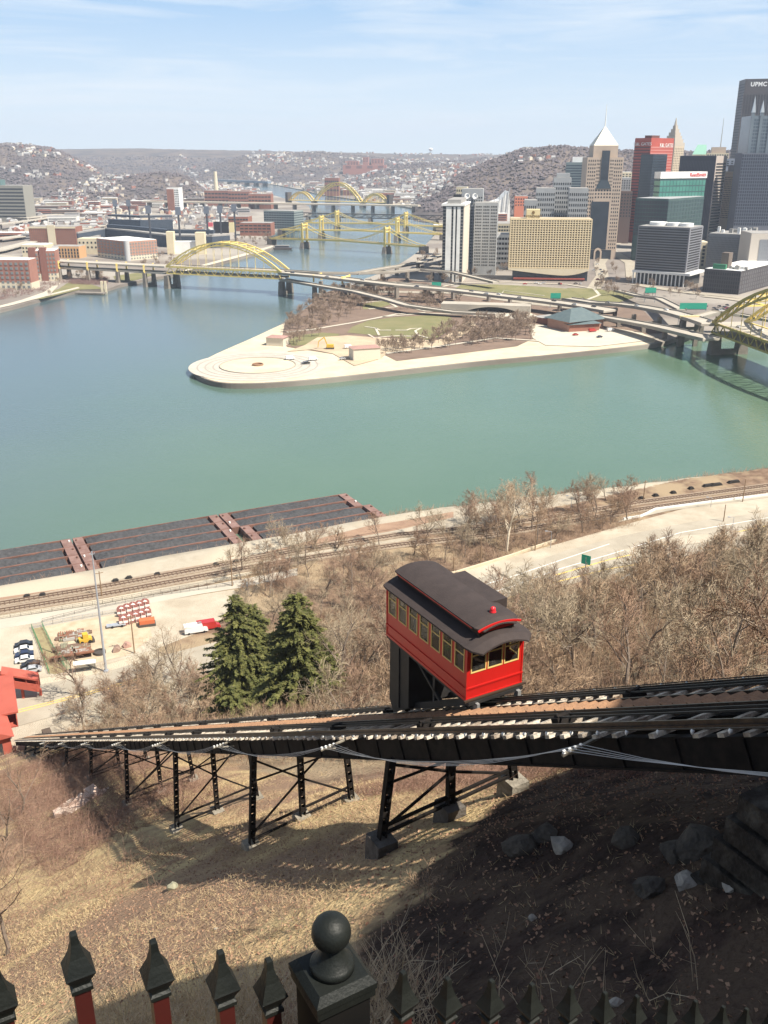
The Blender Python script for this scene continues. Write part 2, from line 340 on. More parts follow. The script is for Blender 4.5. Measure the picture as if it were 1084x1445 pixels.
# river walks and wharf (pale stone)
psheet('point_wharf', chaikin([(274.2,526),(273.5,522),(286,509.5),(304,500),(357,477),(402,455.5),(424,452),(470,462),(560,488),(700,486),(760,478),(850,468),(905,470),(934,483.4),(885,489.3),(840,494.3),(760,502.3),(680,509.3),(600,518.2),(520,527.2),(440,535.6),(380,540.2),(335,541.2),(310,539.6),(293,535.2),(282,530)], 2, True), m_stone, .15)
psheet('park_ground', [(402,457),(430,437),(459,413),(500,400),(560,392),(640,405),(700,414),(850,424),(905,436),(940,470),(905,472),(850,462),(770,470),(730,489),(660,498),(560,510),(540,500),(470,500),(405,490),(398,478)], m_mulch, .3)
psheet('lawn', [(497,462),(520,453),(560,448),(600,446),(634,447),(643,455),(636,465),(618,477),(600,481),(560,477),(520,473),(490,470)], m_grass, .45)
psheet('lawn', [(512,430),(545,424),(552,430),(530,437),(512,437)], m_grass, .45)
psheet('lawn', [(405,482),(420,474),(455,470),(480,472),(470,480),(440,487),(412,489)], m_grass, .45)
psheet('lawn', [(640,408),(652,402),(700,402),(760,405),(815,409),(827,416),(818,424),(780,423),(700,419),(650,414)], m_grass, .5)
psheet('lawn', [(800,407),(838,408),(880,413),(895,420),(860,432),(835,428)], m_grass, .58)
psheet('lawn', [(83,408),(100,397),(130,402),(148,408),(112,409),(60,422),(30,425)], m_grass, .3)
psheet('lawn', [(160,390),(200,384),(218,388),(190,396),(165,399)], m_grass, .3)
psheet('dirt_ground', [(405,497),(430,488),(448,477),(490,474),(560,479),(618,481),(640,468),(655,457),(668,453),(672,460),(655,474),(630,487),(590,494),(545,500),(537,507),(500,517),(470,500),(440,494)], m_dirt, .5)
psheet('pale_walk', [(660,440),(700,437),(745,441),(760,447),(740,452),(700,449),(668,446)], m_path, .5)
psheet('pale_walk', [(745,458),(800,462),(855,462),(905,470),(925,480),(840,490),(770,488),(752,478)], m_path, .5)
psheet('pale_walk', [(0,432),(30,424),(62,413),(82,399),(86,400),(72,415),(100,408),(110,405.5),(113,407),(60,420),(20,430.5),(0,435)], m_path, .45)
psheet('pale_walk', [(252,384),(300,370),(345,358),(384,347),(386,349),(345,361.5),(300,373.3),(252,385.6)], m_path, .45)
def strip(name, px, half, m, dz, z=LZ):
    pts = [G(a,b,z)+Vector((0,0,dz)) for a,b in px]; mb = MB(); mb.deck(pts, half, .1); o = mb.build(name, m); o['kind'] = 'structure'; return o
for px in ([(560,430),(600,440),(650,441),(700,440)], [(540,448),(600,443),(660,445)], [(625,405),(650,400),(720,399),(800,402),(838,408),(846,417),(820,427)],
           [(545,500),(640,487),(700,478),(760,482)], [(405,470),(440,466),(500,456),(560,444),(600,442)], [(520,437),(560,434),(545,425),(510,428)]):
    strip('footpath', px, 1.6, m_path, .7)
for px in ([(530,412),(640,414),(760,430),(860,440)], [(838,408),(850,390),(846,372),(862,352),(872,342)], [(860,352),(890,372),(893,396)], [(897,402),(960,412),(1084,425)], [(993,418),(1030,422),(1084,430)]):
    strip('street', px, 7, m_asph, .6)
# fort outline marks on the lawn
mb = MB()
for px in ([(515,462),(530,464),(536,467),(552,467)],[(530,464),(535,474)],[(558,467),(574,467),(579,465),(594,464),(586,468),(590,474),(604,478)],[(520,473),(528,478),(545,476),(562,475),(590,476)]):
    mb.deck([G(a,b,LZ)+Vector((0,0,.8)) for a,b in px], .9, .3)
for px in ([(707,417),(711,411),(768,418)],): mb.deck([G(a,b,LZ)+Vector((0,0,.8)) for a,b in px], .7, .3)
tag(mb.build('fort_outline', m_path), kind='structure')
# fountain basin with rings
fc = G(364,516.5,LZ)
t = root('fountain_basin', fc, 'round empty fountain basin with pale rings on the paved river point', 'fountain')
mb = MB(); mb.lathe([(44,.2),(44,.35),(.1,.36)], (0,0,0), 64); mb.build('outer_paving', mat('grey_paving',(.42,.38,.33),(.5,.46,.4),scale=.2), t, True)
mb = MB()
for r0, r1, h in ((24,24.6,.9),): mb.lathe([(r0,.2),(r0,h),(r1,h),(r1,.25)], (0,0,0), 64, False)
mb.build('basin_wall', mat('pool_wall_stone',(.36,.32,.27)), t, True)
for rr in (28,33,38): MB().lathe([(rr,.36),(rr,.42),(rr+.9,.42),(rr+.9,.37)], (0,0,0), 64, False).build('paving_ring', mat('ring_grey',(.34,.31,.27)), t, True)
mb = MB(); mb.lathe([(24,.37),(24,.5),(.1,.55)], (0,0,0), 64); mb.build('basin_floor', m_stone, t, True)
mb = MB(); mb.lathe([(3.6,.5),(3.6,1.6),(2.9,1.6),(2.9,.7),(.1,.7)], (0,0,0), 32); mb.build('centre_ring', mat('brown_ring',(.28,.17,.11)), t, True)
# -------- near flat: roads and railway (z 12)
def nsheet(name, px, m, dz, z=12.0): return sheet(name, [G(a,b,z)+Vector((0,0,dz)) for a,b in px], m)
nsheet('dirt_shoulder', [(570,860),(640,845),(720,820),(800,795),(880,772),(960,760),(1090,745),(1090,700),(980,714),(880,741),(800,764),(720,786),(650,806),(560,826)], m_flat, .05)
nsheet('highway', [(560,850),(640,826),(720,804),(800,777),(880,756),(980,736),(1090,722),(1300,690),(1300,745),(1090,768),(1000,778),(900,800),(860,812),(800,826),(720,846),(640,868),(570,884)], m_asph, .1)
def nline(name, px, half, m, dz, z=12.0):
    mb = MB(); mb.deck([G(a,b,z)+Vector((0,0,dz)) for a,b in px], half, .05); return tag(mb.build(name, m), kind='structure')
nline('lane_marking', [(640,838),(720,815),(800,788),(860,768)], .15, m_line, .16)
nline('lane_marking', [(640,852),(720,829),(784,805),(860,783),(960,752),(1084,731)], .15, m_line, .16)
nline('lane_marking', [(700,850),(784,822),(860,803),(930,792)], .3, m_yel, .16)
nline('lane_marking', [(784,812),(860,790),(960,768),(1084,742)], .3, m_yel, .16)
nline('lane_marking', [(860,826),(900,805)], .3, m_line, .16)
mb = MB(); mb.deck([G(a,b,12)+Vector((0,0,.8)) for a,b in ((560,829),(645,809),(720,786),(760,772),(784,764))], .3, .8); tag(mb.build('barrier_wall', m_stone), 'long low concrete barrier along the upper edge of the right highway', 'barrier')
nsheet('street_median', [(880,776),(960,757),(1084,748),(1084,757),(960,770),(890,784)], m_flat, .2)
nsheet('side_road', [(-60,883),(0,874),(145,853),(280,829),(350,816),(420,802),(420,812),(350,828),(280,839),(145,864),(0,888),(-60,898)], m_asphL, .1)
nsheet('gravel_lot', [(-80,893),(0,886),(145,863),(240,846),(330,832),(340,850),(300,885),(215,918),(150,938),(80,953),(0,968),(-80,985)], m_flat, .06)
nsheet('street', [(-80,1000),(0,978),(60,966),(110,957),(150,948),(250,920),(330,900),(330,935),(250,965),(150,990),(80,1010),(0,1032),(-80,1050)], m_asph, .1)
nline('centre_line', [(0,1009),(60,994),(125,977),(200,957)], .18, m_yel, .16)
nline('centre_line', [(0,1012.5),(60,997),(125,980),(200,960)], .18, m_yel, .16)
# railway
m_bal = mat('brown_ballast', (.24,.18,.13), (.32,.26,.20), scale=1.2, rough=1, bump=.4, bscale=4)
m_rail = mat('rusty_rail', (.16,.10,.07), (.22,.15,.11), scale=3, rough=.6, metal=.3)
m_rtie = mat('railway_tie', (.10,.075,.06), (.16,.12,.09), scale=2)
for k, px in enumerate(([(-40,859),(0,853),(150,828),(340,793),(450,773),(560,756),(700,742),(800,727),(900,710),(1000,697),(1084,686),(1250,662)],
                        [(-40,869),(0,863),(150,839),(340,804),(450,786),(560,770),(700,755),(800,738),(900,720),(1000,706),(1084,694),(1250,672)])):
    pts = [G(a,b,12)+Vector((0,0,.3)) for a,b in px]
    mb = MB(); mb.deck(pts, 2.3, .4); tag(mb.build('railway_bed', m_bal), kind='structure')
    mb = MB()
    for sd_ in (-.75,.75):
        pp = []
        for i, p in enumerate(pts):
            d = pts[min(i+1,len(pts)-1)]-pts[max(i-1,0)]; d.normalize(); pp.append(p+Vector((-d.y,d.x,0))*sd_+Vector((0,0,.3)))
        mb.deck(pp, .09, .2)
    tag(mb.build('railway_rails', m_rail), kind='structure')
    mb = MB()
    for a, b in zip(pts, pts[1:]):
        d = b-a; n = int(d.length/1.3); d.normalize(); x = Vector((-d.y,d.x,0))
        for i in range(n): mb.frame(a + d*(i*1.3), x, d, Vector((0,0,1)), -1.3,1.3,-.14,.14,.02,.1)
    tag(mb.build('railway_ties', m_rtie), kind='structure')
# grey wall and riverside path on the right
nsheet('riverside_trail', [(870,738),(940,722),(1000,713),(1090,702),(1090,698),(1000,709),(940,717),(880,732)], m_asph, .15)
mb = MB(); mb.deck([G(a,b,12)+Vector((0,0,.9)) for a,b in ((880,734),(905,730),(925,720),(1000,710),(1090,699))], .2, .8); tag(mb.build('guard_rail', m_line), 'long white guard rail beside the riverside trail on the right', 'guard rail')

# -------- far hills
def wpx(x, y): return CX + F*x/(y*CP)
def crest(tab, px, Y):
    py = interp(px, tab); r = ray(px, py); return CAMZ + r.z*Y/r.y
HL = [(7600,2600,[(-400,208),(0,209),(100,211),(200,210),(300,212),(380,213),(450,215),(560,217),(650,218),(760,219),(1100,221),(1500,221)]),
      (3900,1000,[(-500,196),(-100,203),(0,204),(40,205),(75,210),(100,220),(130,235),(150,246),(175,268),(200,300)]),
      (3150,420,[(60,300),(100,262),(130,252),(180,250),(230,244),(262,250),(285,268),(310,300)]),
      (5700,1000,[(230,262),(270,244),(300,233),(340,222),(400,217),(450,215),(520,222),(560,226),(620,229),(700,222)]),
      (2750,760,[(570,300),(600,276),(640,254),(665,240),(700,226),(740,213),(790,209),(850,212),(950,214),(1100,212),(1600,210)]),
      (4600,900,[(470,262),(520,246),(560,236),(620,230),(680,228),(760,236)])]
def hills(x, y):
    px = wpx(x, y); h = -3.0
    for D, wd, tab in HL:
        t = abs(y-D)/wd
        if t < 1.0:
            c = crest(tab, px, D)
            if c > 0:
                b = (1-sm(t)); b = b**.8
                n = 1 + .10*noise.fractal(Vector((x*.0016, y*.0016, D*.1)), 1, 2, 4)*(1 - max(0,1-t*3)*.7)
                h = max(h, c*b*n)
    n2 = 3.5*noise.noise(Vector((x*.03, y*.03, 1))) + 2*noise.noise(Vector((x*.07, y*.07, 4)))
    return h + (n2 if h > 12 else 0)
m_wood = mat('wooded_hills', (.13,.105,.095), (.18,.148,.13), scale=.016, rough=1, bump=.9, bscale=.05, detail=9, c3=(.10,.09,.092), scale3=.007, spec=0, lo=.3, hi=.65)
mb = MB(); mb.smooth = True
ys = []; y = 1700.
while y < 10600: ys.append(y); y *= 1.0105
pxs = [(-420 + 1920*i/300.) for i in range(301)]
for y in ys:
    for px in pxs:
        x = (px-CX)/F*y*CP; mb.v.append((x, y, hills(x, y)))
n = len(pxs)
for i in range(len(ys)-1):
    for j in range(n-1):
        a = i*n+j
        if max(mb.v[a][2], mb.v[a+1][2], mb.v[a+n][2], mb.v[a+n+1][2]) > 1: mb.f.append((a, a+1, a+n+1, a+n)); mb.mi.append(0)
tag(mb.build('hills', m_wood), kind='structure')
# ================================================================ INCLINE
m_steel = mat('black_steel', (.010,.009,.009), (.022,.018,.016), scale=3, rough=.8, spec=.12)
m_tie = mat('weathered_tie_wood', (.66,.59,.49), (.26,.21,.165), scale=1.6, rough=.95, map_scale=(1,1,1), lo=.38, hi=.62, bump=.4, bscale=14)
m_step = mat('brown_step_wood', (.36,.20,.11), (.26,.15,.09), scale=2.5, rough=.9, bump=.3, bscale=12)
m_steel2 = mat('worn_rail_steel', (.03,.026,.024), (.07,.05,.04), scale=5, rough=.4, metal=.4)
m_conc = mat('old_concrete', (.30,.27,.22), (.17,.15,.12), scale=1.5, rough=.95, bump=.4, bscale=6)
m_bulb = mat('white_bulb', (.8,.8,.78), rough=.25)
m_cable = mat('pale_cable', (.45,.45,.45), rough=.5)
m_cabled = mat('dark_cable', (.03,.028,.026), rough=.5)
tr = root('incline_trestle', TR(0,0,-5), 'black steel trestle of the incline carrying two tracks down the hillside', 'trestle')
SEND = 176
def rail_h(q, w, z0, z1, mb, s0=-9, s1=SEND):
    up = WV.cross(DV).normalized()
    if up.z < 0: up = -up
    ln = (s1-s0)*math.hypot(1, SL)
    mb.frame(TR(s0,0), WV, up, DV, q-w/2, q+w/2, z0, z1, 0, ln)
UPV = WV.cross(DV).normalized(); UPV = UPV if UPV.z > 0 else -UPV
QR = (.42, 1.94, 3.1, 4.62)
for q in QR:
    mb = MB(); rail_h(q, .20, .01, .09, mb); rail_h(q, .07, .09, .20, mb); mb.build('rail', m_steel2, tr)
for q in (.62, 2.52, 4.5):
    mb = MB(); rail_h(q, .28, -1.0, -.22, mb); rail_h(q, .42, -1.03, -.97, mb)
    s = -8.
    while s < SEND:
        p = TR(s, q); mb.frame(p, WV, UPV, DV, -.2, .2, -.97, -.25, 0, .05); s += 1.8
    mb.build('girder', m_steel, tr)
# ties (the nearest hundred one by one)
tm = MB(); tm.frame(Vector((0,0,0)), Vector((1,0,0)), Vector((0,1,0)), Vector((0,0,1)), -.12,.12,-.0,2.5,-.22,.0); tme = None
rest = MB(); cnt = 0; s = -8.; rng = random.Random(5)
def tie_mb(s, q0, q1, mb):
    e = rng.uniform(-.06,.06)
    if rng.random() < .05: return
    mb.frame(TR(s,0), WV, UPV, DV, q0+e, q1+e, -.10, .0+rng.uniform(-.010,.010), -.095, .095)
while s < SEND-.5:
    for q0, q1 in ((0,2.42),(2.62,5.04)):
        if cnt < 100 and s > -3:
            mb = MB(); tie_mb(s, q0, q1, mb)
            if mb.v: mb.build('tie', m_tie, tr)
            cnt += 1
        else: tie_mb(s, q0, q1, rest)
    s += .61
rest.build('tie', m_tie, tr, kind='stuff')
# stair between the tracks
rest = MB(); cnt = 0; s = -8.
while s < SEND-2:
    mb = MB() if (cnt < 100 and s > -3) else rest
    e = rng.uniform(-.05,.05)
    mb.frame(TR(s,0,.12), WV, Vector((HX,HY,0)), Vector((0,0,1)), 2.08+e, 2.94+e, -.16, .16, 0, .05)
    if mb is not rest: mb.build('step', m_step, tr); cnt += 1
    s += .45
rest.build('step', m_step, tr, kind='stuff')
# light bulbs along both edges, haulage ropes, rollers
rest = MB(); cnt = 0; s = -3.
while s < SEND-2:
    for q in (-.12, 5.12):
        mb = MB() if cnt < 100 else rest
        mb.smooth = True; p = TR(s, q, .1)
        mb.lathe([(.015,-.09),(.035,-.05),(.048,0),(.035,.04),(.012,.055)], p, 8)
        if mb is not rest: mb.build('bulb', m_bulb, tr); cnt += 1
    s += .95
rest.build('bulb', m_bulb, tr, kind='stuff')
for q in (1.0, 1.36, 3.7, 4.05):
    mb = MB(); rail_h(q, .05, .2, .25, mb); mb.build('haulage_rope', m_cabled, tr)
for q in (-.12, 5.12):
    mb = MB(); rail_h(q, .03, .12, .15, mb); mb.build('lamp_wire', m_cabled, tr)
s = 0.
while s < 110:
    for q in (1.18, 3.88):
        mb = MB(); p = TR(s, q, .12); mb.frame(p, WV, UPV, DV, -.32, .32, -.1, .12, -.16, .16); mb.tube(p-WV*.24+UPV*.12, p+WV*.24+UPV*.12, .1, .1, 8)
        mb.build('rope_roller', m_steel, tr)
    s += 7.3
BENTS = [15.2, 29.8, 45.5, 62, 80, 98, 116, 134, 150]
for bi, s in enumerate(BENTS):
    feet = []
    for q in (-.35, 2.75, 5.85):
        a = TR(s, q*.86+.35, -1.0); b0 = TR(s, q); zt = terrain(s, q) + (.75 if bi == 0 else .25); b = Vector((b0.x, b0.y, zt)); feet.append((a, b))
        mb = MB()
        d = (b-a).normalized(); x = WV; y = d.cross(x).normalized(); ln = (b-a).length
        for ex in (-.13, .13): mb.frame(a, x, y, d, ex-.025, ex+.025, -.13, .13, 0, ln)
        k = 0.
        while k < ln-.45:      # lacing plates
            for ey in (-.15,.13): mb.frame(a, x, y, d, -.105, .105, ey*.8, ey*.8+.02, k, k+.30)
            k += .55
        mb.build('leg', m_steel, tr)
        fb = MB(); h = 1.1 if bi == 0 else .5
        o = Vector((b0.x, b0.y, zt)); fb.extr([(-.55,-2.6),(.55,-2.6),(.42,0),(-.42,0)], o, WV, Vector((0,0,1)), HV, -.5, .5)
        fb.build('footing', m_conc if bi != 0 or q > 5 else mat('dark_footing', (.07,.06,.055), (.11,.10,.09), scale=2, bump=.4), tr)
    mb = MB()
    (a0,b0),(a1,b1),(a2,b2) = feet
    lo = lambda a, b, t: a + (b-a)*t
    mb.bar(lo(a0,b0,.06), lo(a1,b1,.5), .09); mb.bar(lo(a1,b1,.5), lo(a2,b2,.92), .09)
    mb.bar(lo(a0,b0,.9), lo(a1,b1,.5)+Vector((0,0,.0)), .09); mb.bar(lo(a1,b1,.5)+HV*.09, lo(a2,b2,.08)+HV*.09, .09)
    for u in (.86, .96): mb.bar(lo(a0,b0,u), lo(a2,b2,u-.03), .11)
    mb.bar(lo(a0,b0,.30), lo(a2,b2,.30), .08)
    mb.build('cross_brace', m_steel, tr)
# long braces between the lower bents
for k in range(2, len(BENTS)-1):
    mb = MB(); s0, s1 = BENTS[k], BENTS[k+1]
    for q in (.0, 5.5):
        mb.bar(TR(s0,q,-1.0), Vector((*TR(s1,q)[:2], terrain(s1,q)+1)), .09)
    mb.build('long_brace', m_steel, tr)
# brackets with insulators + wires on the near side
BR = [-12.0, 4.9, 19.2, 33.5, 48, 63, 80, 98, 118]
for s in BR:
    mb = MB(); mb.bar(TR(s,.3,-.15), TR(s,-.95,-.30), .07); mb.bar(TR(s,.3,-.6), TR(s,-.75,-.30), .05)
    mb.build('bracket', m_conc, tr)
    mb = MB()
    for e in (-.9,-.72,-.54,-.36): mb.lathe([(.03,-.02),(.05,.02),(.03,.05),(.05,.09),(.01,.12)], TR(s,e,-.26), 8)
    mb.build('insulator', m_bulb, tr)
for wi, e in enumerate((-.9,-.72,-.54,-.36)):
    pts = []
    for s0, s1 in zip(BR, BR[1:]):
        for i in range(8):
            t = i/8.; pts.append(TR(s0+(s1-s0)*t, e, -.17 - (.5+.12*wi)*4*t*(1-t)))
    mb = MB(); mb.path(pts, .008, 4)
    tag(mb.build('utility_wire', m_cable), 'pale sagging wire strung beside the near edge of the trestle', 'wire', 'wires hung along the near side of the trestle')
pts = [TR(4.9 + 34*i/12., -.6 - .8*math.sin(i/12.*3.14), -.4 - 1.7*4*(i/12.)*(1-i/12.)*.7) for i in range(13)]
# ---------------------------------------------------------------- the red car
m_red = mat('red_car_paint', (.50,.014,.010), (.44,.012,.010), scale=.8, rough=.45, spec=.4, coat=.08)
m_roof = mat('brown_roof_felt', (.052,.040,.038), (.040,.031,.030), scale=2.2, rough=.8, bump=.25, bscale=30)
m_yf = mat('cream_yellow_trim', (.66,.47,.17), rough=.5)
m_glass = mat('car_glass', (.05,.05,.045), rough=.05, spec=.6, alpha=.38)
m_dark = mat('dark_interior', (.05,.03,.02), rough=.8)
CL, CW_, CH = 5.85, 2.5, 2.25
car = root('incline_car', TR(14.2, 2.62, .72), 'red wooden incline car with brown roof and yellow framed windows on the far track', 'incline car', rz=math.atan2(WV.y, WV.x))
def cb(name, m, parent=car, smooth=False, **k):
    mb = MB(); mb.smooth = smooth
    return mb, lambda: mb.build(name, m, parent, True, **k)
mb = MB()   # lower wall
T = .06
mb.box(0,CW_,0,T,0,1.02); mb.box(0,CW_,CL-T,CL,0,1.02); mb.box(0,T,T,CL-T,0,1.02); mb.box(CW_-T,CW_,T,CL-T,0,1.02)
mb.box(0,CW_,0,T,2.12,CH); mb.box(0,CW_,CL-T,CL,2.12,CH); mb.box(0,T,T,CL-T,2.12,CH); mb.box(CW_-T,CW_,T,CL-T,2.12,CH)
NW = 7; pitch = (CL-.16)/NW; wy = [.16 + pitch*i for i in range(NW)]
for xx0, xx1 in ((0,T),(CW_-T,CW_)):
    mb.box(xx0,xx1,T,.16,1.02,2.12)
    for i in range(NW): mb.box(xx0,xx1,wy[i]+pitch-.16 if i < NW-1 else CL-.16,wy[i]+pitch if i < NW-1 else CL-T,1.02,2.12)
fx = [.16, .90, 1.64]; fw = .68
for yy0, yy1 in ((0,T),(CL-T,CL)):
    mb.box(0,.16,yy0,yy1,1.02,2.12); mb.box(CW_-.16,CW_,yy0,yy1,1.02,2.12)
    for x in (.84,1.58): mb.box(x,x+.08,yy0,yy1,1.02,2.12)
mb.build('body', m_red, car, True)
mb = MB()      # mouldings
for z in (.40,): mb.box(-.035,CW_+.035,-.035,0,z,z+.07); mb.box(-.035,0,0,CL+.035,z,z+.07); mb.box(CW_,CW_+.035,0,CL+.035,z,z+.07)
mb.box(-.03,CW_+.03,-.03,0,-.08,.03); mb.box(-.03,0,0,CL+.03,-.08,.03)
for a,b in ((-.02,-.02),(CW_-.04,-.02),(-.02,CL-.04)): mb.box(a,a+.06,b,b+.06,.0,2.2)
mb.build('moulding', m_red, car, True)
mb = MB(); mb.box(T,CW_-T,T,CL-T,0,.05); mb.build('floor', m_dark, car, True)
def window(x0,x1,y0,y1,z0,z1,side):
    mb = MB(); g = MB(); f = .045; p = .02
    zt = z0+(z1-z0)*.63
    if side in ('L','R'):
        xa, xb = (-p, T*.6) if side == 'L' else (CW_-T*.6, CW_+p)
        mb.box(xa,xb,y0,y0+f,z0,z1); mb.box(xa,xb,y1-f,y1,z0,z1); mb.box(xa,xb,y0+f,y1-f,z0,z0+f); mb.box(xa,xb,y0+f,y1-f,z1-f,z1); mb.box(xa,xb,y0+f,y1-f,zt,zt+f)
        xm = (xa+xb)/2; g.box(xm-.004,xm+.004,y0+f,y1-f,z0+f,z1-f)
    else:
        ya, yb = (-p, T*.6) if side == 'F' else (CL-T*.6, CL+p)
        mb.box(x0,x0+f,ya,yb,z0,z1); mb.box(x1-f,x1,ya,yb,z0,z1); mb.box(x0+f,x1-f,ya,yb,z0,z0+f); mb.box(x0+f,x1-f,ya,yb,z1-f,z1); mb.box(x0+f,x1-f,ya,yb,zt,zt+f)
        ym = (ya+yb)/2; g.box(x0+f,x1-f,ym-.004,ym+.004,z0+f,z1-f)
    o = mb.build('window', m_yf, car, True); g.build('pane', m_glass, o, True)
for i in range(NW):
    y0 = wy[i]+.01; y1 = wy[i]+pitch-.17 if i < NW-1 else CL-.17
    window(0,0,y0,y1,1.03,2.11,'L'); window(0,0,y0,y1,1.03,2.11,'R')
for x in fx:
    window(x,x+fw-.0,0,0,1.03,2.11,'F'); window(x,x+fw,0,0,1.03,2.11,'B')
# roof: curved lower roof with hoods at both ends
def arcroof(mb, y0, y1, xc, half, zc, rise, th, ends=0.0, nx=14, ny=10):
    rows = []
    for j in range(ny+1):
        t = j/ny; y = y0+(y1-y0)*t
        e = 0
        if ends > 0:
            d = min(y-y0, y1-y)/ends
            if d < 1: e = 1-math.sqrt(max(0,1-(1-d)**2))
        row = []
        for i in range(nx+1):
            u = -1+2*i/nx; hh = half*(1-.28*e); row.append(Vector((xc+u*hh, y, zc+rise*(1-u*u)*(1-.25*e)-.10*e)))
        rows.append(row)
    P = [p for r in rows for p in r] + [p-Vector((0,0,th)) for r in rows for p in r]; m_ = nx+1; o = len(rows)*m_; f = []
    for j in range(ny):
        for i in range(nx):
            a = j*m_+i; f.append((a,a+1,a+m_+1,a+m_)); f.append((o+a,o+a+m_,o+a+m_+1,o+a+1))
    for i in range(nx):
        f.append((i,o+i,o+i+1,i+1)); a = ny*m_+i; f.append((a,a+1,o+a+1,o+a))
    for j in range(ny):
        a = j*m_; f.append((a,a+m_,o+a+m_,o+a)); a = j*m_+nx; f.append((a,o+a,o+a+m_,a+m_))
    mb.add(P, f)
mb = MB(); arcroof(mb, -.62, CL+.42, CW_/2, CW_/2+.17, CH-.03, .34, .07, .7, 16, 24); rf = mb.build('roof', m_roof, car, True)
mb = MB(); mb.box(.5,.56,-.0,CL-.05,CH+.2,CH+.62); mb.box(1.94,2.0,0,CL-.05,CH+.2,CH+.62); mb.box(.5,2.0,-.02,.05,CH+.2,CH+.62); mb.box(.5,2.0,CL-.1,CL-.05,CH+.2,CH+.62)
mb.build('clerestory_wall', m_dark, car, True)
mb = MB(); arcroof(mb, -.22, CL+.12, CW_/2, .98, CH+.60, .20, .05, .45, 14, 24); mb.build('clerestory_roof', m_roof, car, True)
mb = MB()   # red edge under the clerestory roof, front and left
prev = None
for i in range(15):
    u = -1+2*i/14; p = Vector((CW_/2+u*.98*.96, -.17, CH+.52+.20*(1-u*u)*.8))
    if prev is not None: mb.bar(prev, p, .05, .07)
    prev = p
mb.box(CW_/2-.97,CW_/2-.93,.2,CL-.3,CH+.49,CH+.55); mb.box(CW_/2+.93,CW_/2+.97,.2,CL-.3,CH+.49,CH+.55)
mb.box(.52,1.98,-.06,-.02,CH+.36,CH+.50)
mb.build('red_trim', m_red, car, True)
mb = MB(); mb.box(1.75,2.62,1.25,4.1,CH+.30,CH+.72); mb.build('roof_box', m_roof, car, True)
mb = MB(); mb.smooth = True; mb.lathe([(.12,0),(.13,.03),(.10,.06),(.11,.12),(.09,.19),(.03,.23),(.01,.24)], (1.35,.42,CH+.79), 16); mb.build('roof_lamp', mat('red_lamp', (.62,.03,.04), rough=.25), car, True)
mb = MB(); mb.box(-.14,CW_+.14,-.14,-.06,-.05,.02) ; mb.box(.25,CW_-.25,.3,.7,.05,.5); mb.build('bench', m_dark, car, True)
# underframe following the slope of the rails
m_und = mat('underframe_black', (.020,.019,.019), (.034,.032,.032), scale=1.5, rough=.6)
mb = MB(); mb.box(.02,CW_-.02,-.16,CL+.05,-.22,-.085)
def rz_(y): return -.60*y-.46
for x in (.35, CW_-.45):
    mb.bar((x+.05,-.1,rz_(-.1)+.28),(x+.05,CL-.2,rz_(CL-.2)+.28),.16,.26)
    mb.bar((x+.05,2.2,rz_(2.2)+.3),(x+.05,CL-1.4,-.25),.12); mb.box(x,x+.1,CL-3.2,CL-3.05,rz_(CL-3.1)+.3,-.2)
mb.build('underframe', m_und, car, True)
mb = MB(); mb.extr([(CL-1.75,-.2),(CL-.15,-.2),(CL-.1,rz_(CL)+.9),(CL-.45,rz_(CL)+.35),(CL-1.75,rz_(CL-1.75)+.25)], Vector((0,0,0)), Vector((0,1,0)), Vector((0,0,1)), Vector((1,0,0)), .08, CW_-.08)
for y in (CL-1.75,CL-.95): mb.box(.03,.09,y,y+.08,rz_(y)+.3,-.2)
mb.build('machine_housing', m_und, car, True)
mb = MB(); mb.box(.3,.42,-.30,-.05,rz_(0),-.15); mb.box(CW_-.35,CW_-.2,-.30,-.05,rz_(0),-.15); mb.build('buffer', mat('pale_grey_metal', (.22,.22,.22), rough=.5), car, True)
for y in (.55, CL-.9):
    for x in (.44, 1.96):
        mb = MB(); mb.smooth = False; mb.tube((x-.05,y,rz_(y)+.30),(x+.05,y,rz_(y)+.30),.26,.26,18); wh = mb.build('wheel', m_steel, car, True)
# passengers behind the windows
def person(loc, shirt, label, rz=0):
    vs = [(0,0,0),(0,0,.22),(0,0,.44),(0,0,.56),(0,-.01,.68),(0,-.02,.80),(-.2,0,.47),(-.25,-.05,.2),(-.2,-.25,.12),(.2,0,.47),(.25,-.05,.2),(.2,-.25,.12),(-.1,-.02,-.02),(-.11,-.42,-.02),(-.11,-.42,-.42),(.1,-.02,-.02),(.11,-.42,-.02),(.11,-.42,-.42)]
    es = [(0,1),(1,2),(2,3),(3,4),(4,5),(2,6),(6,7),(7,8),(2,9),(9,10),(10,11),(0,12),(12,13),(13,14),(0,15),(15,16),(16,17)]
    rr = [.13,.14,.13,.055,.085,.08,.065,.05,.035,.065,.05,.035,.09,.075,.05,.09,.075,.05]
    me = bpy.data.meshes.new('person'); me.from_pydata(vs, es, []); me.update()
    o = bpy.data.objects.new('person', me); COL.objects.link(o)
    m = o.modifiers.new('skin','SKIN'); o.modifiers.new('sub','SUBSURF').levels = 1
    for i, r_ in enumerate(rr): me.skin_vertices[0].data[i].radius = (r_, r_)
    me.skin_vertices[0].data[0].use_root = True
    me.materials.append(shirt); o.location = loc; o.rotation_euler = (0,0,rz)
    tag(o, label, 'person'); MX[o.name] = Matrix.Identity(4)
    mb = MB(); mb.smooth = True; mb.lathe([(.02,-.03),(.075,.0),(.085,.07),(.07,.13),(.02,.155)], (0,.01,.80), 12); mb.build('hair', mat('brown_hair', (.05,.03,.02)), o, True)
    return o
Mc = MX[car.name]; rzc = car.rotation_euler.z
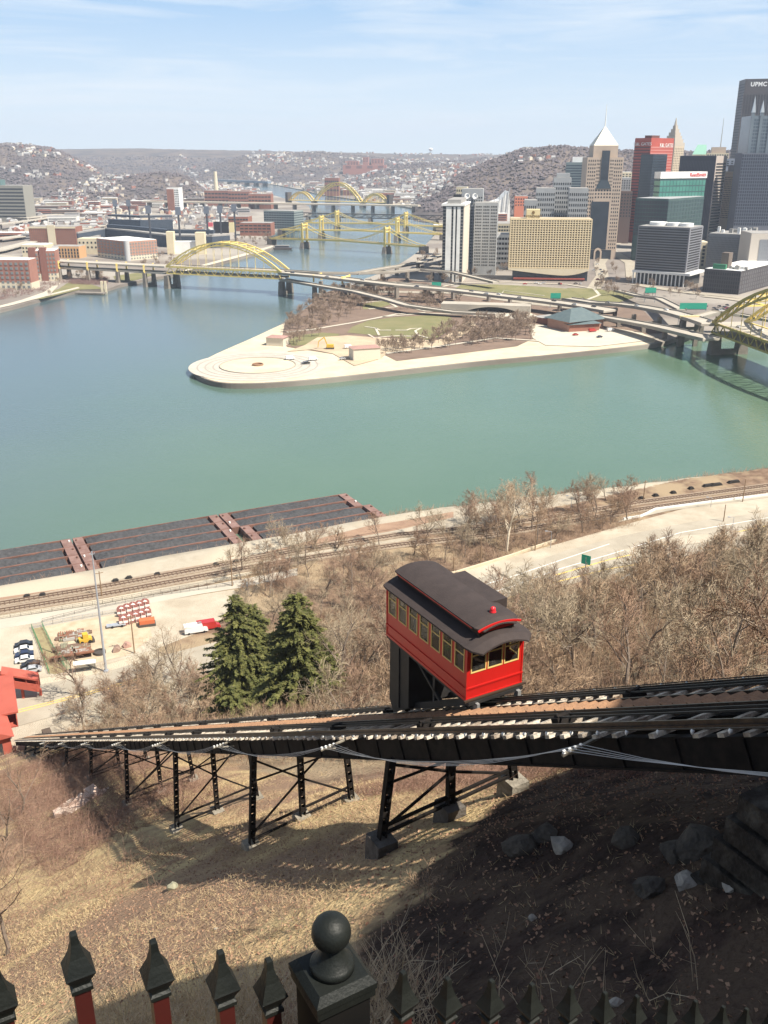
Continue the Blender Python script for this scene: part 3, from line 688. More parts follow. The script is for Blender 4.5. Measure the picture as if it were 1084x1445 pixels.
for (x,y), c, lb in (((.55,2.05),(.12,.55,.03),'person in a bright green shirt seated behind the side windows of the red car'),
                     ((.6,1.2),(.55,.52,.5),'person in a pale grey shirt seated in the red car nearest its front'),
                     ((.6,4.4),(.45,.45,.48),'person in a light jacket seated at the rear windows of the red car')):
    person(Mc @ Vector((x,y,.55)), mat('shirt%d' % int(c[1]*100+y*10), c), lb, rzc+math.pi/2)
# ---------------------------------------------------------------- stone abutment by the right end of the trestle
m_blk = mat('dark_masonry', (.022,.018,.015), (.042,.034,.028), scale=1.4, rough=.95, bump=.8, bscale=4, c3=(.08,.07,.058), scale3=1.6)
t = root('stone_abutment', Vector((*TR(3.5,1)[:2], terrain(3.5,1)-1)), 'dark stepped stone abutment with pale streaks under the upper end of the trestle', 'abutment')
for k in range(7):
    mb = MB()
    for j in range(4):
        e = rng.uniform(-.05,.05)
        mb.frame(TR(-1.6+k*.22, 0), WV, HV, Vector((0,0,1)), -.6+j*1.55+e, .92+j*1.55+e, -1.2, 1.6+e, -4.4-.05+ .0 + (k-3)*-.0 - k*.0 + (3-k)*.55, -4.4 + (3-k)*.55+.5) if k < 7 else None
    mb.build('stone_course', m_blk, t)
# ---------------------------------------------------------------- upper station (behind the right edge of the view; outline shaped to throw the big shadow)
m_brick = mat('dark_red_boards', (.30,.07,.05), (.24,.06,.045), scale=.6, rough=.8)
m_slate = mat('slate_roof', (.07,.07,.075), (.10,.10,.10), scale=1, rough=.8)
Z_ = Vector((0,0,1))
us = root('upper_station', TR(-20,10,-6), 'tall red station house at the top of the incline tracks', 'station')
o9 = Vector((*TR(-9,0)[:2],0))
mb = MB(); mb.extr([(5.2,112),(5.2,136),(13,140.3),(22,143.6),(36,143.6),(36,112)], o9, WV, Z_, -HV, 0, 14); mb.build('wall', m_brick, us)
mb = MB(); mb.extr([(4.9,136.0),(13,140.3),(22,143.6),(36.4,143.6),(36.4,144),(22,144),(13,140.8),(4.9,136.5)], o9, WV, Z_, -HV, -.3, 14.3); mb.build('roof', m_slate, us)
mb = MB(); mb.extr([(-1.5,127),(-1.5,143.5),(3.4,143.1),(5.15,139),(5.15,127)], o9, WV, Z_, -HV, .5, 3); mb.build('shadow_block', m_brick, us)  # unseen block added over the tracks to fill out the cast shadow
mb = MB(); mb.frame(o9, WV, -HV, Z_, -2.0,3.4, 6.5,14, 120,129.5); mb.build('track_shed', m_brick, us)
# deck under the camera and wall below the fence
mb = MB(); mb.box(-6,5,-9,1.05,128.1,128.4); tag(mb.build('observation_deck', m_conc), 'concrete observation deck at the top of the hillside behind the fence', 'deck')
# ---------------------------------------------------------------- fence
m_iron = mat('black_fence_iron', (.008,.0095,.0085), (.013,.015,.013), scale=9, rough=.5, spec=.25, bump=.08, bscale=120)
m_pick = mat('dark_red_picket', (.060,.010,.008), (.05,.010,.008), scale=8, rough=.5)
def CP_(px, py, Z):       # point at camera depth Z
    r = ray(px, py); return Vector((r.x*Z, r.y*Z, CAMZ + r.z*Z))
pb = CP_(467,1297,2.05)
fence = root('iron_fence', CP_(467,1297,2.05)-Vector((0,0,1.6)), 'black iron fence with spear finials, red pickets and a ball topped post', 'fence')
def finial(mb, tip, ax, ay, k=1.0):
    up = Vector((0,0,1))
    prof = [(.0075,0),(.010,-.004),(.012,-.03),(.022,-.065),(.040,-.103),(.043,-.108),(.026,-.138),(.024,-.146),(.031,-.152),(.031,-.163),(.024,-.166)]
    P = []; f = []
    for r_, z in prof:
        for i in range(4):
            a = math.pi/2*i + math.pi/4; P.append(tip + (ax*math.cos(a)+ay*math.sin(a))*r_*k*1.15 + up*z*k)
    n = len(prof)
    for j in range(n-1):
        for i in range(4): f.append((j*4+i, j*4+(i+1)%4, (j+1)*4+(i+1)%4, (j+1)*4+i))
    f += [(3,2,1,0), tuple(range((n-1)*4, n*4))]
    mb.add(P, [tuple(reversed(q)) for q in f])
lt = [(-6,1366,2.12),(103,1316,1.98),(216,1327,2.02),(311,1342,2.07),(379,1353,2.10)]
rt = [(569,1371,2.45),(632,1380,2.62),(694,1383,2.78),(751,1388,2.92),(806,1392,3.06),(854,1400,3.18),(899,1405,3.30),(943,1409,3.42),(982,1412,3.54),(1021,1420,3.66),(1054,1423,3.78),(1088,1428,3.9)]
for i, (a, b, Z) in enumerate(lt+rt):
    tip = CP_(a, b, Z); ang = R(28 if i < 5 else 38); ax = Vector((math.cos(ang), -math.sin(ang)*-1, 0)); ay = Vector((-ax.y, ax.x, 0))
    kk = .90 if i < 5 else .92
    mb = MB(); mb.frame(tip, ax, ay, Vector((0,0,-1)), -.0175,.0175,-.0175,.0175,.16*kk,1.25); pk = mb.build('picket', m_pick, fence)
    mb = MB(); finial(mb, tip, ax, ay, kk); mb.build('finial', m_iron, pk)
mb = MB()
for row in (lt, rt):
    for (a,b,Z),(a2,b2,Z2) in zip(row, row[1:]):
        for dz in (-.42,-1.1): mb.bar(CP_(a,b,Z)+Vector((0,0,dz)), CP_(a2,b2,Z2)+Vector((0,0,dz)), .03, .045)
mb.build('rail', m_iron, fence)
ang = R(30); ax = Vector((math.cos(ang), math.sin(ang), 0)); ay = Vector((-ax.y, ax.x, 0)); up = Vector((0,0,1))
R0 = .0435; top = pb
mb = MB(); c = top - up*.158
mb.frame(c, ax, ay, up, -.062,.062,-.062,.062,-1.4,-.03); ps = mb.build('post', mat('post_black', (.007,.007,.007), (.011,.010,.009), scale=5, rough=.7, spec=.12), fence)
mb = MB(); mb.frame(c, ax, ay, up, -.071,.071,-.071,.071,-.034,-.012); 
h0 = [(-.074,-.074),(.074,-.074),(.074,.074),(-.074,.074)]; h1 = [(-.060,-.060),(.060,-.060),(.060,.060),(-.060,.060)]
P = [c+ax*x+ay*y+up*-.012 for x,y in h0]+[c+ax*x+ay*y+up*.004 for x,y in h0]+[c+ax*x+ay*y+up*.022 for x,y in h1]
mb.add(P, [(3,2,1,0),(8,9,10,11)]+[(i,(i+1)%4,4+(i+1)%4,4+i) for i in range(4)]+[(4+i,4+(i+1)%4,8+(i+1)%4,8+i) for i in range(4)])
mb.build('cap', m_iron, ps)
mb = MB(); mb.smooth = True
pr = [(.050,.0),(.050,.014),(.046,.018),(.040,.024),(.030,.040),(.024,.052),(.0235,.060)]
th = -60
while th <= 90: pr.append((R0*math.cos(R(th))+.0005, .100+R0*math.sin(R(th)))); th += 7.5
mb.lathe(pr, c+up*.022, 40); mb.build('ball_finial', m_iron, ps)
# ================================================================ BRIDGES
m_by = mat('bridge_yellow', (.86,.68,.24), (.78,.60,.21), scale=.4, rough=.6)
m_by_shade = mat('shaded_bridge_yellow', (.42,.34,.11), (.34,.27,.085), scale=.3, rough=.7)  # bridge yellow with the near side's shade put into the colour
m_pier = mat('stone_pier', (.25,.22,.19), (.17,.15,.13), scale=.15, rough=.95, bump=.3, bscale=.8)
m_deck = mat('bridge_deck_concrete', (.44,.40,.34), (.36,.33,.28), scale=.08, rough=.9)
m_edge = mat('deck_edge', (.30,.27,.23), (.24,.22,.19), scale=.1, rough=.9)
Z1 = Vector((0,0,1))
def ground_len(a, b): return (b-a).length
def fwd(a, b):
    d = b-a; d = Vector((d.x,d.y,0)); ln = d.length; return d/ln, ln
def piers(name, c, d, across, wlo, whi, z0, z1, parent, two=True):
    """a pier with two shafts joined by a low wall"""
    x = Vector((-d.y, d.x, 0)); mb = MB()
    for s in ((-1,1) if two else (0,)):
        o = c + x*s*across
        P = []
        for z, k in ((z0,1.25),(z1,.95)):
            for a, b in ((-1,-1),(1,-1),(1,1),(-1,1)): P.append(Vector((o.x,o.y,z)) + d*a*wlo*k + x*b*whi*k)
        mb.add(P, [(0,3,2,1),(4,5,6,7),(0,1,5,4),(1,2,6,5),(2,3,7,6),(3,0,4,7)])
    if two: mb.frame(Vector((c.x,c.y,0)), x, d, Z1, -across, across, -wlo*.8, wlo*.8, z0, z0+(z1-z0)*.33)
    return mb.build(name, m_pier, parent)
# ---- Fort Duquesne style double deck tied arch
pa = G(237,407,0); pb_ = G(398,416,0); d, span = fwd(pa, pb_); nx = Vector((-d.y, d.x, 0))
if nx.y < 0: nx = -nx
HALF = 9.0; ca, cb_ = pa + nx*HALF, pb_ + nx*HALF
t = root('arch_bridge', (ca+cb_)/2, 'yellow double deck tied arch bridge over the river mouth left of the point', 'bridge')
zl, zu = 15.5, 22.0
for c in (ca, cb_): piers('pier', c, d, 8.5, 2.3, 3.0, -2, zl-2.5, t)
def lerp(a, b, u): return a + (b-a)*u
NP = 14
for sd_ in (-HALF, HALF):
    mb = MB(); prev = None; prevb = None
    for i in range(NP+1):
        u = i/NP; h = 25.5*4*u*(1-u); base = lerp(ca, cb_, u) + nx*sd_
        p = base + Z1*(zu+h+.5); q_ = base + Z1*(zu + max(0, h-2.6) + (0 if 0 < i < NP else .2))
        if prev is not None: mb.bar(prev, p, 1.3, 1.2); mb.bar(prevb, q_, 1.1, .9); mb.bar(prevb, p, .45)
        mb.bar(p, q_, .45); prev, prevb = p, q_
    mb.build('arch_rib', m_by, t)
    hg = Many('hanger', m_by, t)
    for i in range(NP+1):
        u = i/NP; h = 25.5*4*u*(1-u); base = lerp(ca, cb_, u) + nx*sd_
        if h > 4: hg.bar(base + Z1*(zu+h-2.4), base + Z1*zu, .28)
    mb = MB()
    a0, b0 = ca + nx*sd_, cb_ + nx*sd_
    mb.bar(a0+Z1*zu, b0+Z1*zu, .9, 1.5); mb.bar(a0+Z1*(zl-.2), b0+Z1*(zl-.2), .8, 1.0)
    n = 28
    for i in range(n):
        p, q_ = lerp(a0,b0,i/n), lerp(a0,b0,(i+1)/n)
        mb.bar(p+Z1*(zu if i%2 else zl), q_+Z1*(zl if i%2 else zu), .5)
    mb.build('side_truss', m_by, t)
mb = MB()
for i in range(3, NP-2):
    u = i/NP; h = 25.5*4*u*(1-u); base = lerp(ca, cb_, u) + Z1*(zu+h+.3); mb.bar(base-nx*HALF, base+nx*HALF, .6)
    if i < NP-3:
        b2 = lerp(ca, cb_, (i+1)/NP) + Z1*(zu+25.5*4*(i+1)/NP*(1-(i+1)/NP)+.3); mb.bar(base-nx*HALF, b2+nx*HALF, .4); mb.bar(base+nx*HALF, b2-nx*HALF, .4)
mb.build('wind_brace', m_by, t)
# decks running on beyond the arch on both sides
def DK(name, px, zs, half, th, parent, m=m_deck, half2=None, edge=True):
    pts = [G(a,b,z) for (a,b), z in zip(px, zs)]
    out = []
    for p, q_ in zip(pts, pts[1:]):
        for k in range(4): out.append(p.lerp(q_, k/4))
    out.append(pts[-1]); mb = MB(); mb.deck(out, half, th, half2); o = mb.build(name, m, parent)
    if edge:
        for s in (-1,1):
            mb = MB(); rows = []
            for i, p in enumerate(out):
                dd = out[min(i+1,len(out)-1)]-out[max(i-1,0)]; dd.z = 0; dd.normalize(); hh = half + ((half2 or half)-half)*i/(len(out)-1)
                rows.append(p + Vector((-dd.y,dd.x,0))*s*(hh+.25) + Z1*.8)
            mb.deck(rows, .25, 1.3+th*.4); mb.build('parapet', m_edge, parent)
    return out
lowL = ca - d*190; lowR = cb_
def straight(name, a, b, half, th, parent, m=m_deck):
    mb = MB(); mb.deck([a, b], half, th); mb.build(name, m, parent)
    mb = MB(); dd, _ = fwd(a, b); x = Vector((-dd.y,dd.x,0))
    for s in (-1,1): mb.deck([a + x*s*(half+.2) + Z1*.8, b + x*s*(half+.2) + Z1*.8], .22, 1.6)
    mb.build('parapet', m_edge, parent)
straight('upper_deck', ca+Z1*(zu+.2), cb_+Z1*(zu+.2), 7.6, .8, t); straight('lower_deck', ca+Z1*(zl+.3), cb_+Z1*(zl+.3), 7.6, .8, t)
ap = root('bridge_approach', G(150,398,LZ), 'pale concrete double deck approach viaduct left of the yellow arch', 'viaduct')
for zz, yo, nm in ((zu+.2, 0, 'upper_deck'), (zl+.3, 0, 'lower_deck')):
    a = ca - d*3; b = ca - d*130 ; c = ca - d*330 + nx*30
    mb = MB(); mb.deck([c+Z1*(zz-1), lerp(c,b,.5)+Z1*zz+nx*0, b+Z1*zz, a+Z1*zz], 8.0, 1.6); mb.build(nm, m_deck, ap)
for k, dist in enumerate((28, 62, 100, 138, 180)):
    c = ca - d*dist; piers('pier', c, d, 8, 1.6, 1.8, -2 if k < 3 else 3, zl-1, ap)
    mb = MB()
    for s in (-1,1): mb.bar(c+nx*s*8.6+Z1*zl, c+nx*s*8.6+Z1*(zu+1), 1.5)
    mb.bar(c-nx*9+Z1*(zl-.3), c+nx*9+Z1*(zl-.3), 1.4); mb.bar(c-nx*9+Z1*(zu-.9), c+nx*9+Z1*(zu-.9), 1.4); mb.build('pier_frame', m_by, ap)
ap2 = root('bridge_approach', G(500,400,LZ), 'pale concrete approach ramps right of the yellow arch crossing to the park', 'viaduct')
DK('lower_deck', [(399,394),(450,403),(500,411),(545,422),(575,431),(640,440),(700,443)], [zl,zl,14,12,10,7.2,7], 4.2, 1.2, ap2)
DK('upper_deck', [(399,384.5),(450,389),(500,395),(560,402),(640,409),(700,416),(760,423),(820,431),(862,438)], [zu+.2,zu,20,18,15,13,13,13,13], 7.2, 1.4, ap2, half2=8)
DK('ramp_deck', [(404,382),(450,385),(500,385.5),(550,384),(590,380),(640,384),(700,398)], [zu,zu,20,18,16,14,10], 4.0, 1.3, ap2)
DK('ramp_deck', [(500,386),(540,379),(590,371),(615,362),(640,357)], [20,17,14,12,11], 4.2, 1.3, ap2)
DK('ramp_deck', [(505,402),(560,399),(600,403),(650,410)], [17,16,15,13], 3.6, 1.2, ap2)
for px in ((444,421),(484,424)): 
    c = G(*px,0) + nx*8; piers('pier', c, d, 7.5, 1.6, 1.8, -2 if px[0] < 460 else 4, zl-1, ap2)
    mb = MB(); mb.bar(c-nx*9+Z1*(zl+.2), c-nx*9+Z1*(zu+.5), 1.5); mb.bar(c+nx*9+Z1*(zl+.2), c+nx*9+Z1*(zu+.5), 1.5); mb.bar(c-nx*9+Z1*(zu-.7), c+nx*9+Z1*(zu-.7), 1.4); mb.build('pier_frame', m_by, ap2)
for a, b, z in ((530,399,15),(560,403,15),(600,406,13),(640,410,11),(540,384,14),(575,383,13),(610,384,12),(560,377,12),(590,371,11),(690,416,9),(720,419,9),(790,429,9),(830,434,9)):
    c = G(a,b,z); mb = MB(); mb.frame(Vector((c.x,c.y,0)), d, nx, Z1, -1,1,-4,4, LZ, z+1.6); mb.build('pier', m_pier, ap2)
# concrete portal under the highway in the park
t = root('portal_underpass', G(680,440,LZ), 'wide low concrete arched underpass beneath the highway in the park', 'underpass')
a, b = G(622,440,LZ), G(748,444,LZ); dd, ln = fwd(a, b); mb = MB()
prof = [(0,0),(0,7.5),(ln,7.5),(ln,0)] 
n = 16; arch = [(ln*.90 - ln*.64*i/n, 5.4*math.sin(math.pi*(i/n))**.7) for i in range(n+1)]
mb.extr([(0,0),(0,7),(ln,7),(ln,0)] + arch, a, dd, Z1, Vector((-dd.y,dd.x,0)), 0, 16)
mb.build('arch_wall', m_deck, t)
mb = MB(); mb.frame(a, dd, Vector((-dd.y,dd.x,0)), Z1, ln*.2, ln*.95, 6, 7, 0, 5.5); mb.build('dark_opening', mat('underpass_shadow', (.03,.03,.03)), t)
# ---- right hand side: ramps and the big yellow arch bridge
rp = root('bridge_approach', G(930,480,LZ), 'stacked concrete ramps on piers beside the brick museum at the right', 'viaduct')
DK('upper_deck', [(800,421),(839,427),(872,428.5),(905,432.5),(947,440),(983,450),(1004,457)], [13,14,16,18,19.5,20.5,21.3], 5.4, 1.6, rp, half2=7)
DK('lower_deck', [(790,440),(839,445),(892,454),(930,461),(957,467),(1004,478)], [10,10.5,12,13.5,14.5,15.3], 4.6, 1.5, rp, half2=6.5)
DK('ramp_deck', [(985,447),(1010,440),(1045,444),(1090,452)], [20.5,19,17,15], 3.8, 1.2, rp)
DK('ramp_deck', [(872,410),(900,417),(930,421),(962,437)], [8,10,13,18], 3.5, 1.2, rp)
bd0 = Vector((.105,-.9945,0)); bx = Vector((.9945,.105,0))
for a, b, z, zt in ((905,470,LZ,12),(935,478,LZ,13),(870,462,LZ,10),(955,489,-2,14),(845,450,LZ,9),(985,481,-2,15)):
    c = G(a,b,max(z,0)); mb = MB(); mb.frame(Vector((c.x,c.y,0)), bd0, bx, Z1, -1.1,1.1,0,3, z, zt); mb.frame(Vector((c.x,c.y,0)), bd0, bx, Z1, -1.1,1.1,12,15, z, zt+3); mb.frame(Vector((c.x,c.y,0)), bd0, bx, Z1, -1.1,1.1,0,15, zt-2, zt-.1)
    mb.build('pier', m_pier, rp)
c = G(958,487,0); mb = MB(); mb.frame(Vector((c.x,c.y,0)), bd0, bx, Z1, -1.3,1.3,0,3.4, -2, 20); mb.frame(Vector((c.x,c.y,0)), bd0, bx, Z1, -1.3,1.3,-1,13, 18, 20); mb.build('pier', m_pier, rp)
mb = MB(); mb.frame(Vector((c.x,c.y,0)), bd0, bx, Z1, -1.2,1.2,-1.5,13, 20, 21.4); mb.build('pier_cap', mat('cream_cap', (.62,.52,.30)), rp)
fa = G(1010,499,0); fa = Vector((fa.x, fa.y, 0)); SPN = 228.
t = root('arch_bridge', fa, 'large yellow double deck arch bridge crossing the river at the right edge', 'bridge')
FD, FZ, FB = Vector((.15,-.9887,0)), 21.5, 15.0; FX = Vector((.9887,.15,0)); FW = 24.
e0 = AT(1005,463,(fa.y)); e0 = Vector((e0.x, e0.y, 0))
NP = 18
for k, sd_ in enumerate((0, FW)):
    mm = m_by_shade if k == 0 else m_by
    mb = MB(); pv = None
    for i in range(NP+1):
        u = i/NP; h = 38*4*u*(1-u); base = e0 + FD*SPN*u + FX*sd_
        p = base + Z1*(FZ+h); q_ = base + Z1*(FZ+max(0,h-4.6))
        if pv: mb.bar(pv[0], p, 1.7, 1.5); mb.bar(pv[1], q_, 1.5, 1.2); mb.bar(pv[1], p, .7)
        mb.bar(p, q_, .6); pv = (p, q_)
    mb.build('arch_rib', mm, t)
    hg = Many('hanger', mm, t)
    for i in range(2, NP-1):
        u = i/NP; h = 38*4*u*(1-u); base = e0 + FD*SPN*u + FX*sd_; hg.bar(base + Z1*(FZ+h-4), base + Z1*FZ, .35)
    mb = MB(); a0 = e0 + FX*sd_; b0 = a0 + FD*SPN
    mb.bar(a0+Z1*FZ, b0+Z1*FZ, 1.0, 1.4); mb.bar(a0+Z1*FB, b0+Z1*FB, 1.0, 1.2); n = 44
    for i in range(n): mb.bar(lerp(a0,b0,i/n)+Z1*(FZ if i%2 else FB), lerp(a0,b0,(i+1)/n)+Z1*(FB if i%2 else FZ), .6)
    mb.build('side_truss', mm, t)
mb = MB()
for i in range(2, NP-1):
    u = i/NP; h = 38*4*u*(1-u); base = e0 + FD*SPN*u + Z1*(FZ+h); mb.bar(base, base+FX*FW, 1.0)
    if i < NP-2:
        u2 = (i+1)/NP; b2 = e0 + FD*SPN*u2 + Z1*(FZ+38*4*u2*(1-u2)); m2 = (base+b2)/2 + FX*FW/2
        mb.bar(base, m2, .6); mb.bar(base+FX*FW, m2, .6); mb.bar(b2, m2, .6); mb.bar(b2+FX*FW, m2, .6)
mb.build('wind_brace', m_by, t)
mb = MB(); c = e0 + FX*FW/2; mb.deck([c+Z1*(FZ+.3), c+FD*SPN+Z1*(FZ+.3)], FW/2-1.2, 1); mb.build('upper_deck', m_deck, t)
mb = MB(); mb.deck([c+Z1*(FB+.3), c+FD*SPN+Z1*(FB+.3)], FW/2-1.2, 1); mb.build('lower_deck', m_deck, t)
for u in (.012, .985):
    c = e0 + FD*SPN*u + FX*FW/2; piers('pier', c, FD, 10, 3.0, 3.0, -2, FB-1, t)
# ---- three suspension bridges
def susp(name, label, tL, tR, yb, dl, dr, ttop, hh):
    """tL, tR pixel x of the towers, yb pixel y of their pier foot at the water"""
    a, b = G(tL[0], tL[1], 0), G(tR[0], tR[1], 0); d, ln = fwd(a, b); x = Vector((-d.y,d.x,0)); x = x if x.y > 0 else -x
    t = root(name, (a+b)/2, label, 'bridge', None)
    zd = 13.0; zt = ttop
    eL, eR = a - d*dl, b + d*dr
    mb = MB(); mb.deck([eL+Z1*(zd-1)+x*6, a+Z1*zd+x*6, (a+b)/2+Z1*(zd+1.2)+x*6, b+Z1*zd+x*6, eR+Z1*(zd-1)+x*6], 6, 1.0); mb.build('deck', m_deck, t)
    for s in (0, 12.):
        mb = MB(); P = [eL+Z1*(zd-1), a+Z1*zd, (a+b)/2+Z1*(zd+1.2), b+Z1*zd, eR+Z1*(zd-1)]
        for p, q_ in zip(P, P[1:]): mb.bar(p+x*s, q_+x*s, .6, 2.0)
        mb.build('girder', m_by, t)
        mb = MB(); pv = None; hg = Many('hanger', m_by, t)
        for i in range(25):
            u = i/24; p = lerp(a, b, u) + x*s; z = zd+2.6 + (zt-zd-3)*(2*u-1)**2; p = p + Z1*z
            if pv is not None: mb.bar(pv, p, .8)
            hg.bar(p, lerp(a,b,u)+x*s+Z1*zd, .22); pv = p
        for e, o in ((eL, a), (eR, b)):
            pv = None
            for i in range(9):
                u = i/8; z = zd + (zt-zd-.5)*(1-u)**1.5; p = lerp(o, e, u) + x*s + Z1*z
                if pv is not None: mb.bar(pv, p, .8)
                hg.bar(p, lerp(o,e,u)+x*s+Z1*(zd-1), .22); pv = p
        mb.build('suspension_chain', m_by, t)
    for c in (a, b):
        mb = MB()
        for s in (0, 12.): mb.frame(c+x*s, d, x, Z1, -1.6,1.6,-.9,.9, 8, zt+.8); mb.frame(c+x*s, d, x, Z1, -1,1,-.7,.7, zt+.8, zt+2)
        for z in (zt-1.5, zt-6): mb.frame(c, d, x, Z1, -.7,.7,0,12, z, z+1.6)
        mb.build('tower', m_by, t)
        piers('pier', c+x*6, d, 0, 2.8, 8, -2, 9, t, two=False)
    for e in (eL, eR): MB().frame(e, d, x, Z1, -4,4,-1,13, 0, zd-1).build('end_abutment', m_pier, t)
susp('suspension_bridge', 'nearest of the three yellow suspension bridges, lowest in view', (427,351), (543,358), 0, 62, 60, 35, 0)
susp('suspension_bridge', 'middle one of the three yellow suspension bridges', (452,336.5), (559,340), 0, 75, 78, 35, 0)
susp('suspension_bridge', 'farthest of the three yellow suspension bridges, seen just above the middle one', (474,333 - 7.5), (571,328.5), 0, 85, 88, 34, 0)
# ---- rail truss, concrete highway bridge, arch bridge, far bridge
def AB(pxa, pxb, z):
    a, b = G(*pxa, z), G(*pxb, z); d, ln = fwd(a, b); x = Vector((-d.y,d.x,0)); return a, b, d, (x if x.y > 0 else -x), ln
a, b, d, x, ln = AB((424,300.5),(624,304.5), 15)
t = root('railway_bridge', (a+b)/2-Z1*15, 'dark steel railway truss bridge between the suspension bridges and the concrete highway bridge', 'bridge')
m_dk = mat('dark_bridge_steel', (.075,.065,.06), rough=.7)
for s in (0, 9.):
    mb = MB(); n = 30; mb.bar(a+x*s, b+x*s, 1, 1.6); mb.bar(a+x*s-Z1*8, b+x*s-Z1*8, 1, 1.2)
    for i in range(n): mb.bar(lerp(a,b,i/n)+x*s-Z1*(8 if i%2 else 0), lerp(a,b,(i+1)/n)+x*s-Z1*(0 if i%2 else 8), .9); mb.bar(lerp(a,b,i/n)+x*s-Z1*8, lerp(a,b,i/n)+x*s, .6)
    mb.build('truss', m_dk, t)
mb = MB(); mb.deck([a+x*4.5+Z1*.5, b+x*4.5+Z1*.5], 4, .8); mb.build('deck', m_dk, t)
for u in (.05,.27,.5,.72,.95): piers('pier', lerp(a,b,u)+x*4.5, d, 0, 3, 6, -17+15-Z1.z*0, 7, t, two=False)
a, b, d, x, ln = AB((200,283.5),(590,289.5), 19)
t = root('highway_bridge', (a+b)/2-Z1*19, 'long flat pale concrete highway bridge across the river and the north bank', 'bridge')
mb = MB(); mb.deck([a+x*12, b+x*12], 12, 3.6); mb.build('deck', mat('tan_concrete', (.50,.44,.35)), t)
for i in range(15):
    u = .02 + .96*i/14; c = lerp(a,b,u)+x*12; mb = MB(); mb.frame(Vector((c.x,c.y,0)), d, x, Z1, -2,2,-9,9, -2, 16); mb.build('pier', m_pier, t)
a, b, d, x, ln = AB((405,282),(548,286), 14)
t = root('arch_bridge', (a+b)/2-Z1*14, 'distant yellow bridge with one tall arch between two small ones', 'bridge')
mb = MB(); mb.deck([a+x*8, b+x*8], 8, 1.6); mb.build('deck', m_by, t)
for u0, u1, hgt in ((.02,.255,24),(.275,.735,50),(.755,.985,24)):
    for s in (0, 16.):
        mb = MB(); pv = None; hg = Many('hanger', m_by, t); n = 14
        for i in range(n+1):
            u = i/n; base = lerp(a,b,u0+(u1-u0)*u)+x*s; h = hgt*4*u*(1-u); p = base+Z1*(h-2); q_ = base+Z1*(h*.86-2)
            if pv: mb.bar(pv[0], p, 2.2); mb.bar(pv[1], q_, 1.8); mb.bar(pv[0], q_, 1.0)
            if h > 3: hg.bar(q_, base, .6)
            pv = (p, q_)
        mb.build('arch_rib', m_by, t)
for u in (.0,.265,.745,1.): piers('pier', lerp(a,b,u)+x*8, d, 0, 4, 9, -2, 13, t, two=False)
for u in (.0, 1.0): MB().frame(lerp(a,b,u)+x*8, d, x, Z1, -4,4,-10,10, -6, 20).build('end_tower', m_dk, t)
a, b, d, x, ln = AB((300,253),(378,256), 22)
t = root('girder_bridge', (a+b)/2-Z1*22, 'far blue grey girder bridge across the upper river by the tall chimney', 'bridge')
mb = MB(); mb.deck([a+x*8, b+x*8], 9, 9); mb.build('deck', mat('blue_grey_steel', (.20,.25,.30)), t)
for u in (.3,.45,.62,.78,.93): piers('pier', lerp(a,b,u)+x*8, d, 0, 8, 9, -2, 16, t, two=False)
# ---- vehicles
vm = {}
def car_proto(body, kind='car'):
    t = root('parked_car' if kind == 'car' else 'delivery_van', (0,0,0), 'x', 'car' if kind == 'car' else 'van')
    L_, W_ = (4.5, 1.8) if kind == 'car' else (6.2, 2.2); mbd = MB()
    if kind == 'car': prof = [(-2.25,.35),(-2.2,.8),(-1.3,.95),(-.75,1.42),(.8,1.45),(1.45,.98),(2.2,.88),(2.25,.35)]
    else: prof = [(-3.1,.45),(-3.1,2.4),(1.6,2.4),(1.9,1.5),(2.9,1.25),(3.1,.45)]
    mbd.extr(prof, Vector((0,-W_/2,0)), Vector((1,0,0)), Vector((0,0,1)), Vector((0,1,0)), 0, W_); mbd.build('body', body, t, True)
    g = MB(); m_cg = mat('dark_vehicle_glass', (.02,.022,.025), rough=.1, spec=.6)
    if kind == 'car':
        for sy in (-W_/2-.012, W_/2-.008): g.extr([(-1.15,.98),(-.7,1.36),(.72,1.38),(1.25,1.0)], Vector((0,sy,0)), Vector((1,0,0)), Vector((0,0,1)), Vector((0,1,0)), 0, .02)
        g.bar((.86,0,1.415),(1.42,0,1.02),1.5,.03); g.bar((-1.28,0,.99),(-.80,0,1.40),1.5,.03)
    else: g.bar((1.66,0,2.28),(1.9,0,1.56),1.9,.04)
    g.build('windows', m_cg, t, True)
    for x_ in (-1.4,1.4) if kind == 'car' else (-2,2):
        for y_ in (-W_/2+.1, W_/2-.1):
            w_ = MB(); w_.tube((x_,y_-.11,.33),(x_,y_+.11,.33),.33,.33,12); w_.build('wheel', mat('tyre_rubber', (.02,.02,.02), rough=.9), t, True)
    return t
protos = {}
cc = {'black':(.015,.015,.018),'white':(.75,.75,.74),'silver':(.42,.43,.45),'dark blue':(.02,.03,.07),'red':(.4,.02,.02),'grey':(.16,.16,.17)}
used_p = set()
def vehicle(colr, loc, rz, label, group=None, kind='car', name=None):
    key = (colr, kind)
    if key not in protos: protos[key] = car_proto(mat('car_paint_'+colr.replace(' ','_'), cc[colr], rough=.25, spec=.6, coat=.5), kind)
    p = protos[key]
    if key not in used_p: used_p.add(key); place(p, loc, rz); o = p
    else: o = dup(p, loc, rz)
    o['label'] = label
    if group: o['group'] = group
    return o
